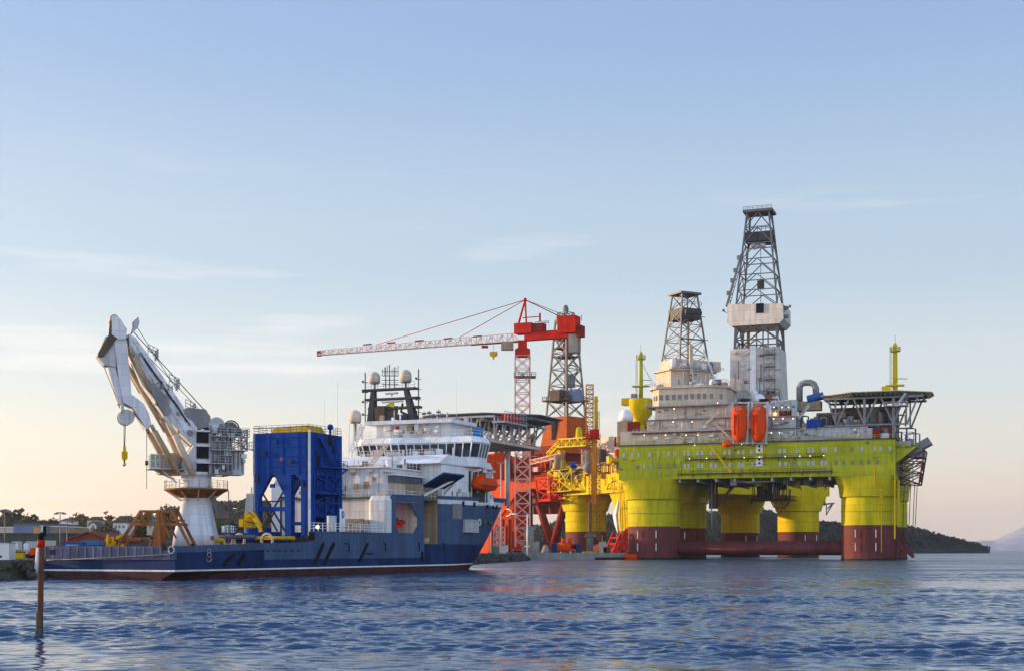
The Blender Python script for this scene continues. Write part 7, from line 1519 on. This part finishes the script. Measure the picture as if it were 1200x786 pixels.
# ================================================================ water
WCHOP = .32
def water():
    nr, r0, r1 = 1500, 8.0, 24000.0
    rr = np.concatenate([r0*(600/r0)**np.linspace(0, 1, 1800), 600*(r1/600)**np.linspace(0, 1, 251)[1:]])
    th = np.radians(np.concatenate([np.linspace(-110, -31, 60, endpoint=False), np.linspace(-31, 31, 620), np.linspace(31, 110, 61)[1:]]))
    A, T = np.meshgrid(rr, th, indexing='ij'); x = A*np.sin(T); y = A*np.cos(T)
    sp = np.maximum(np.gradient(rr)[:, None]*np.ones_like(T), A*np.gradient(th)[None, :])
    rs = np.random.RandomState(5); z = np.zeros_like(x)
    pat = np.zeros_like(x)
    for k in range(9):
        l = 18*1.6**(k % 5)*rs.uniform(.8, 1.25); a = rs.uniform(-.5, .5)+math.pi/2; pat += np.sin((x*math.cos(a)*.28+y*math.sin(a))*6.283/l+rs.rand()*6.28+1.3*np.sin(x*6.283/(l*2.7)+rs.rand()*6))
    pat = np.clip(.85+.2*pat, .3, 1.5)
    for k in range(64):
        l = .36*(9.5**(k/63.))*rs.uniform(.88, 1.12); a = math.radians(-72)+rs.normal(0, .42)
        kk = 6.283/l; amp = .0074*l**.80*rs.uniform(.7, 1.3)
        w = np.clip((l/sp-2.2)/2.5, 0, 1)
        ph = rs.rand()*6.283
        f = (x*math.cos(a)+y*math.sin(a))*kk+ph+.6*np.sin((x*.05+y*.03)+k)
        s = np.sin(f); z += amp*w*(s+.25*np.cos(2*f))*pat
    me = bpy.data.meshes.new('water'); n, m = x.shape
    me.vertices.add(n*m); co = np.stack([x, y, z], -1).astype(np.float32).ravel(); me.vertices.foreach_set('co', co)
    i = np.arange((n-1)*(m-1)); r = i//(m-1); c = i % (m-1); a = r*m+c
    idx = np.stack([a, a+1, a+m+1, a+m], -1)[:, ::-1].astype(np.int32).ravel()
    me.loops.add(len(idx)); me.loops.foreach_set('vertex_index', idx); me.polygons.add(len(i))
    me.polygons.foreach_set('loop_start', (np.arange(len(i))*4).astype(np.int32)); me.polygons.foreach_set('loop_total', np.full(len(i), 4, np.int32))
    me.polygons.foreach_set('use_smooth', np.ones(len(i), bool)); me.update(); me.validate()
    o = bpy.data.objects.new('water', me); COL.objects.link(o); tag(o, kind='structure')
    mt = bpy.data.materials.new('sea_water'); mt.use_nodes = True; nt = mt.node_tree; N = nt.nodes; K = nt.links; p = N['Principled BSDF']
    p.inputs['Base Color'].default_value = (.020, .056, .115, 1); p.inputs['Roughness'].default_value = .04; p.inputs['IOR'].default_value = 1.333; p.inputs['Specular IOR Level'].default_value = .5
    tc = N.new('ShaderNodeTexCoord'); mp = N.new('ShaderNodeMapping'); mp.inputs['Scale'].default_value = (.75, 1.3, 1); mp.inputs['Rotation'].default_value = (0, 0, R(20))
    n1 = N.new('ShaderNodeTexNoise'); n1.inputs['Scale'].default_value = 2.2; n1.inputs['Detail'].default_value = 5; n1.inputs['Roughness'].default_value = .6
    K.new(tc.outputs['Object'], mp.inputs[0]); K.new(mp.outputs[0], n1.inputs['Vector'])
    bp = N.new('ShaderNodeBump'); bp.inputs['Strength'].default_value = .3; bp.inputs['Distance'].default_value = .035
    K.new(n1.outputs['Fac'], bp.inputs['Height'])
    m2 = N.new('ShaderNodeMapping'); m2.inputs['Scale'].default_value = (.05, .17, 1); m2.inputs['Rotation'].default_value = (0, 0, R(-8)); K.new(tc.outputs['Object'], m2.inputs[0])
    n2 = N.new('ShaderNodeTexNoise'); n2.inputs['Scale'].default_value = 1; n2.inputs['Detail'].default_value = 4; n2.inputs['Roughness'].default_value = .68; K.new(m2.outputs[0], n2.inputs['Vector'])
    b2 = N.new('ShaderNodeBump'); b2.inputs['Strength'].default_value = 1; b2.inputs['Distance'].default_value = WCHOP; K.new(n2.outputs['Fac'], b2.inputs['Height']); K.new(bp.outputs[0], b2.inputs['Normal']); K.new(b2.outputs[0], p.inputs['Normal'])
    ln = N.new('ShaderNodeVectorMath'); ln.operation = 'LENGTH'; K.new(tc.outputs['Object'], ln.inputs[0])
    mr = N.new('ShaderNodeMapRange'); mr.inputs['From Min'].default_value = 45; mr.inputs['From Max'].default_value = 380; mr.inputs['To Min'].default_value = .05; mr.inputs['To Max'].default_value = .34
    K.new(ln.outputs['Value'], mr.inputs['Value']); m3 = N.new('ShaderNodeMapping'); m3.inputs['Scale'].default_value = (.006, .03, 1); K.new(tc.outputs['Object'], m3.inputs[0])
    n3 = N.new('ShaderNodeTexNoise'); n3.inputs['Scale'].default_value = 1; n3.inputs['Detail'].default_value = 6; n3.inputs['Roughness'].default_value = .65; K.new(m3.outputs[0], n3.inputs['Vector'])
    r3 = N.new('ShaderNodeMapRange'); r3.inputs['From Min'].default_value = .32; r3.inputs['From Max'].default_value = .68; r3.inputs['To Min'].default_value = .35; r3.inputs['To Max'].default_value = 1.5; K.new(n3.outputs['Fac'], r3.inputs['Value'])
    mu = N.new('ShaderNodeMath'); mu.operation = 'MULTIPLY'; K.new(mr.outputs[0], mu.inputs[0]); K.new(r3.outputs[0], mu.inputs[1]); K.new(mu.outputs[0], p.inputs['Roughness'])
    mc = N.new('ShaderNodeMath'); mc.operation = 'MULTIPLY'; mc.inputs[1].default_value = WCHOP*1.2; K.new(r3.outputs[0], mc.inputs[0]); K.new(mc.outputs[0], b2.inputs['Distance'])
    me.materials.append(mt)
water()

# ================================================================ sky, sun, camera
HAZE = 4.5e-5
SEL, SAZ = R(7.5), R(73)            # sun: low, 73 degrees left of the viewing direction
sd = Vector((-math.sin(SAZ)*math.cos(SEL), math.cos(SAZ)*math.cos(SEL), math.sin(SEL)))
W = bpy.data.worlds.new('World'); C.world = W; W.use_nodes = True
nt = W.node_tree; N = nt.nodes; K = nt.links; bg = N['Background']
sky = N.new('ShaderNodeTexSky'); sky.sky_type = 'NISHITA'; sky.sun_disc = False
sky.sun_elevation = SEL; sky.sun_rotation = -SAZ; sky.altitude = 0; sky.air_density = 1.0; sky.dust_density = 1.2; sky.ozone_density = 1.4
# evening gradient measured by elevation, blended with the Nishita sky
tc = N.new('ShaderNodeTexCoord'); sx = N.new('ShaderNodeSeparateXYZ'); K.new(tc.outputs['Generated'], sx.inputs[0])
rp = N.new('ShaderNodeValToRGB'); rp.color_ramp.interpolation = 'EASE'
el = rp.color_ramp.elements; el[0].position = 0; el[1].position = 1
for k, (p_, c_) in enumerate(((0, (1.06, .80, .67)), (.03, (1.04, .83, .72)), (.075, (.90, .84, .79)), (.125, (.75, .80, .85)), (.21, (.54, .67, .82)), (.37, (.33, .49, .80)), (.6, (.22, .36, .70)), (1, (.22, .36, .70)))):
    e = el[0] if k == 0 else (el[len(el)-1] if k == 7 else el.new(p_)); e.position = p_; e.color = (*c_, 1)
K.new(sx.outputs['Z'], rp.inputs['Fac'])
g1 = N.new('ShaderNodeVectorMath'); g1.operation = 'SCALE'; g1.inputs['Scale'].default_value = .432/.15; K.new(rp.outputs['Color'], g1.inputs[0])
g2 = N.new('ShaderNodeVectorMath'); g2.operation = 'SCALE'; g2.inputs['Scale'].default_value = .30; K.new(sky.outputs[0], g2.inputs[0])
# thin streaks of high cloud
mp = N.new('ShaderNodeMapping'); mp.inputs['Scale'].default_value = (1.6, 1.6, 16); mp.inputs['Location'].default_value = (.3, 0, .6); K.new(tc.outputs['Generated'], mp.inputs[0])
cn = N.new('ShaderNodeTexNoise'); cn.inputs['Scale'].default_value = 2.2; cn.inputs['Detail'].default_value = 7; cn.inputs['Roughness'].default_value = .55; K.new(mp.outputs[0], cn.inputs['Vector'])
cr = N.new('ShaderNodeValToRGB'); cr.color_ramp.elements[0].position = .59; cr.color_ramp.elements[1].position = .78; K.new(cn.outputs['Fac'], cr.inputs['Fac'])
bw = N.new('ShaderNodeMapRange'); bw.inputs['From Min'].default_value = .30; bw.inputs['From Max'].default_value = .12; K.new(sx.outputs['Z'], bw.inputs['Value'])
cm = N.new('ShaderNodeMath'); cm.operation = 'MULTIPLY'; K.new(cr.outputs['Color'], cm.inputs[0]); K.new(bw.outputs[0], cm.inputs[1])
c2 = N.new('ShaderNodeMath'); c2.operation = 'MULTIPLY'; c2.inputs[1].default_value = .5; K.new(cm.outputs[0], c2.inputs[0])
ad = N.new('ShaderNodeVectorMath'); ad.operation = 'ADD'; K.new(g1.outputs[0], ad.inputs[0]); K.new(g2.outputs[0], ad.inputs[1])
# unseen half of the sky behind the viewer, brightened as added fill for shaded faces
bk = N.new('ShaderNodeMapRange'); bk.inputs['From Min'].default_value = .15; bk.inputs['From Max'].default_value = -.55; bk.inputs['To Min'].default_value = 1; bk.inputs['To Max'].default_value = 2.2; K.new(sx.outputs['Y'], bk.inputs['Value'])
mx = N.new('ShaderNodeMixRGB'); mx.inputs['Color2'].default_value = (5.6, 5.0, 4.6, 1); K.new(c2.outputs[0], mx.inputs['Fac']); K.new(ad.outputs[0], mx.inputs['Color1'])
fs = N.new('ShaderNodeVectorMath'); fs.operation = 'SCALE'; K.new(mx.outputs[0], fs.inputs[0]); K.new(bk.outputs[0], fs.inputs['Scale'])
K.new(fs.outputs[0], bg.inputs['Color']); bg.inputs['Strength'].default_value = .15
# evening haze over the harbour
hb = mb(); hb.box(-9000, 12000, -60, 19500, -3, 500); ho_ = hb.build('haze', 'soil'); ho_.data.materials.clear(); tag(ho_, kind='stuff')
hm = bpy.data.materials.new('haze_air'); hm.use_nodes = True; ht = hm.node_tree; ht.nodes.remove(ht.nodes['Principled BSDF'])
hv = ht.nodes.new('ShaderNodeVolumePrincipled'); hv.inputs['Color'].default_value = (.98, .94, .92, 1); hv.inputs['Density'].default_value = HAZE; hv.inputs['Anisotropy'].default_value = .7
ht.links.new(hv.outputs[0], ht.nodes['Material Output'].inputs['Volume']); ho_.data.materials.append(hm); ho_.display_type = 'WIRE'
su = bpy.data.lights.new('sun', 'SUN'); su.energy = 5.0; su.angle = R(.5); su.color = (1, .70, .40)
so = bpy.data.objects.new('sun', su); COL.objects.link(so); so.rotation_euler = sd.to_track_quat('Z', 'Y').to_euler(); so.location = sd*300
cam = bpy.data.cameras.new('camera'); co = bpy.data.objects.new('camera', cam); COL.objects.link(co); C.camera = co
co.location = (0, 0, H); co.rotation_euler = (R(90), 0, 0); cam.lens = 48; cam.sensor_width = 36; cam.shift_y = (HY-393)/1200; cam.clip_start = .5; cam.clip_end = 40000
C.view_settings.view_transform = 'Standard'; C.view_settings.look = 'None'; C.view_settings.gamma = 1; C.view_settings.use_curve_mapping = False
C.view_settings.exposure = 0.80
C.cycles.use_denoising = True; C.cycles.max_bounces = 5; C.cycles.volume_bounces = 1; C.cycles.use_adaptive_sampling = True
# keep at most thing > part > sub-part: lift deeper pieces to their part
bpy.context.view_layer.update()
for o in list(COL.objects):
    ch = []; q = o
    while q.parent: q = q.parent; ch.append(q)
    if len(ch) > 2:
        mw = o.matrix_world.copy(); o['_lift'] = ch[-2].name
lifts = [(o, bpy.data.objects[o['_lift']]) for o in COL.objects if '_lift' in o]
mws = {o.name: o.matrix_world.copy() for o, _ in lifts}
for o, par in lifts:
    o.parent = par; o.matrix_parent_inverse = Matrix.Identity(4); o.matrix_basis = par.matrix_world.inverted() @ mws[o.name]; del o['_lift']
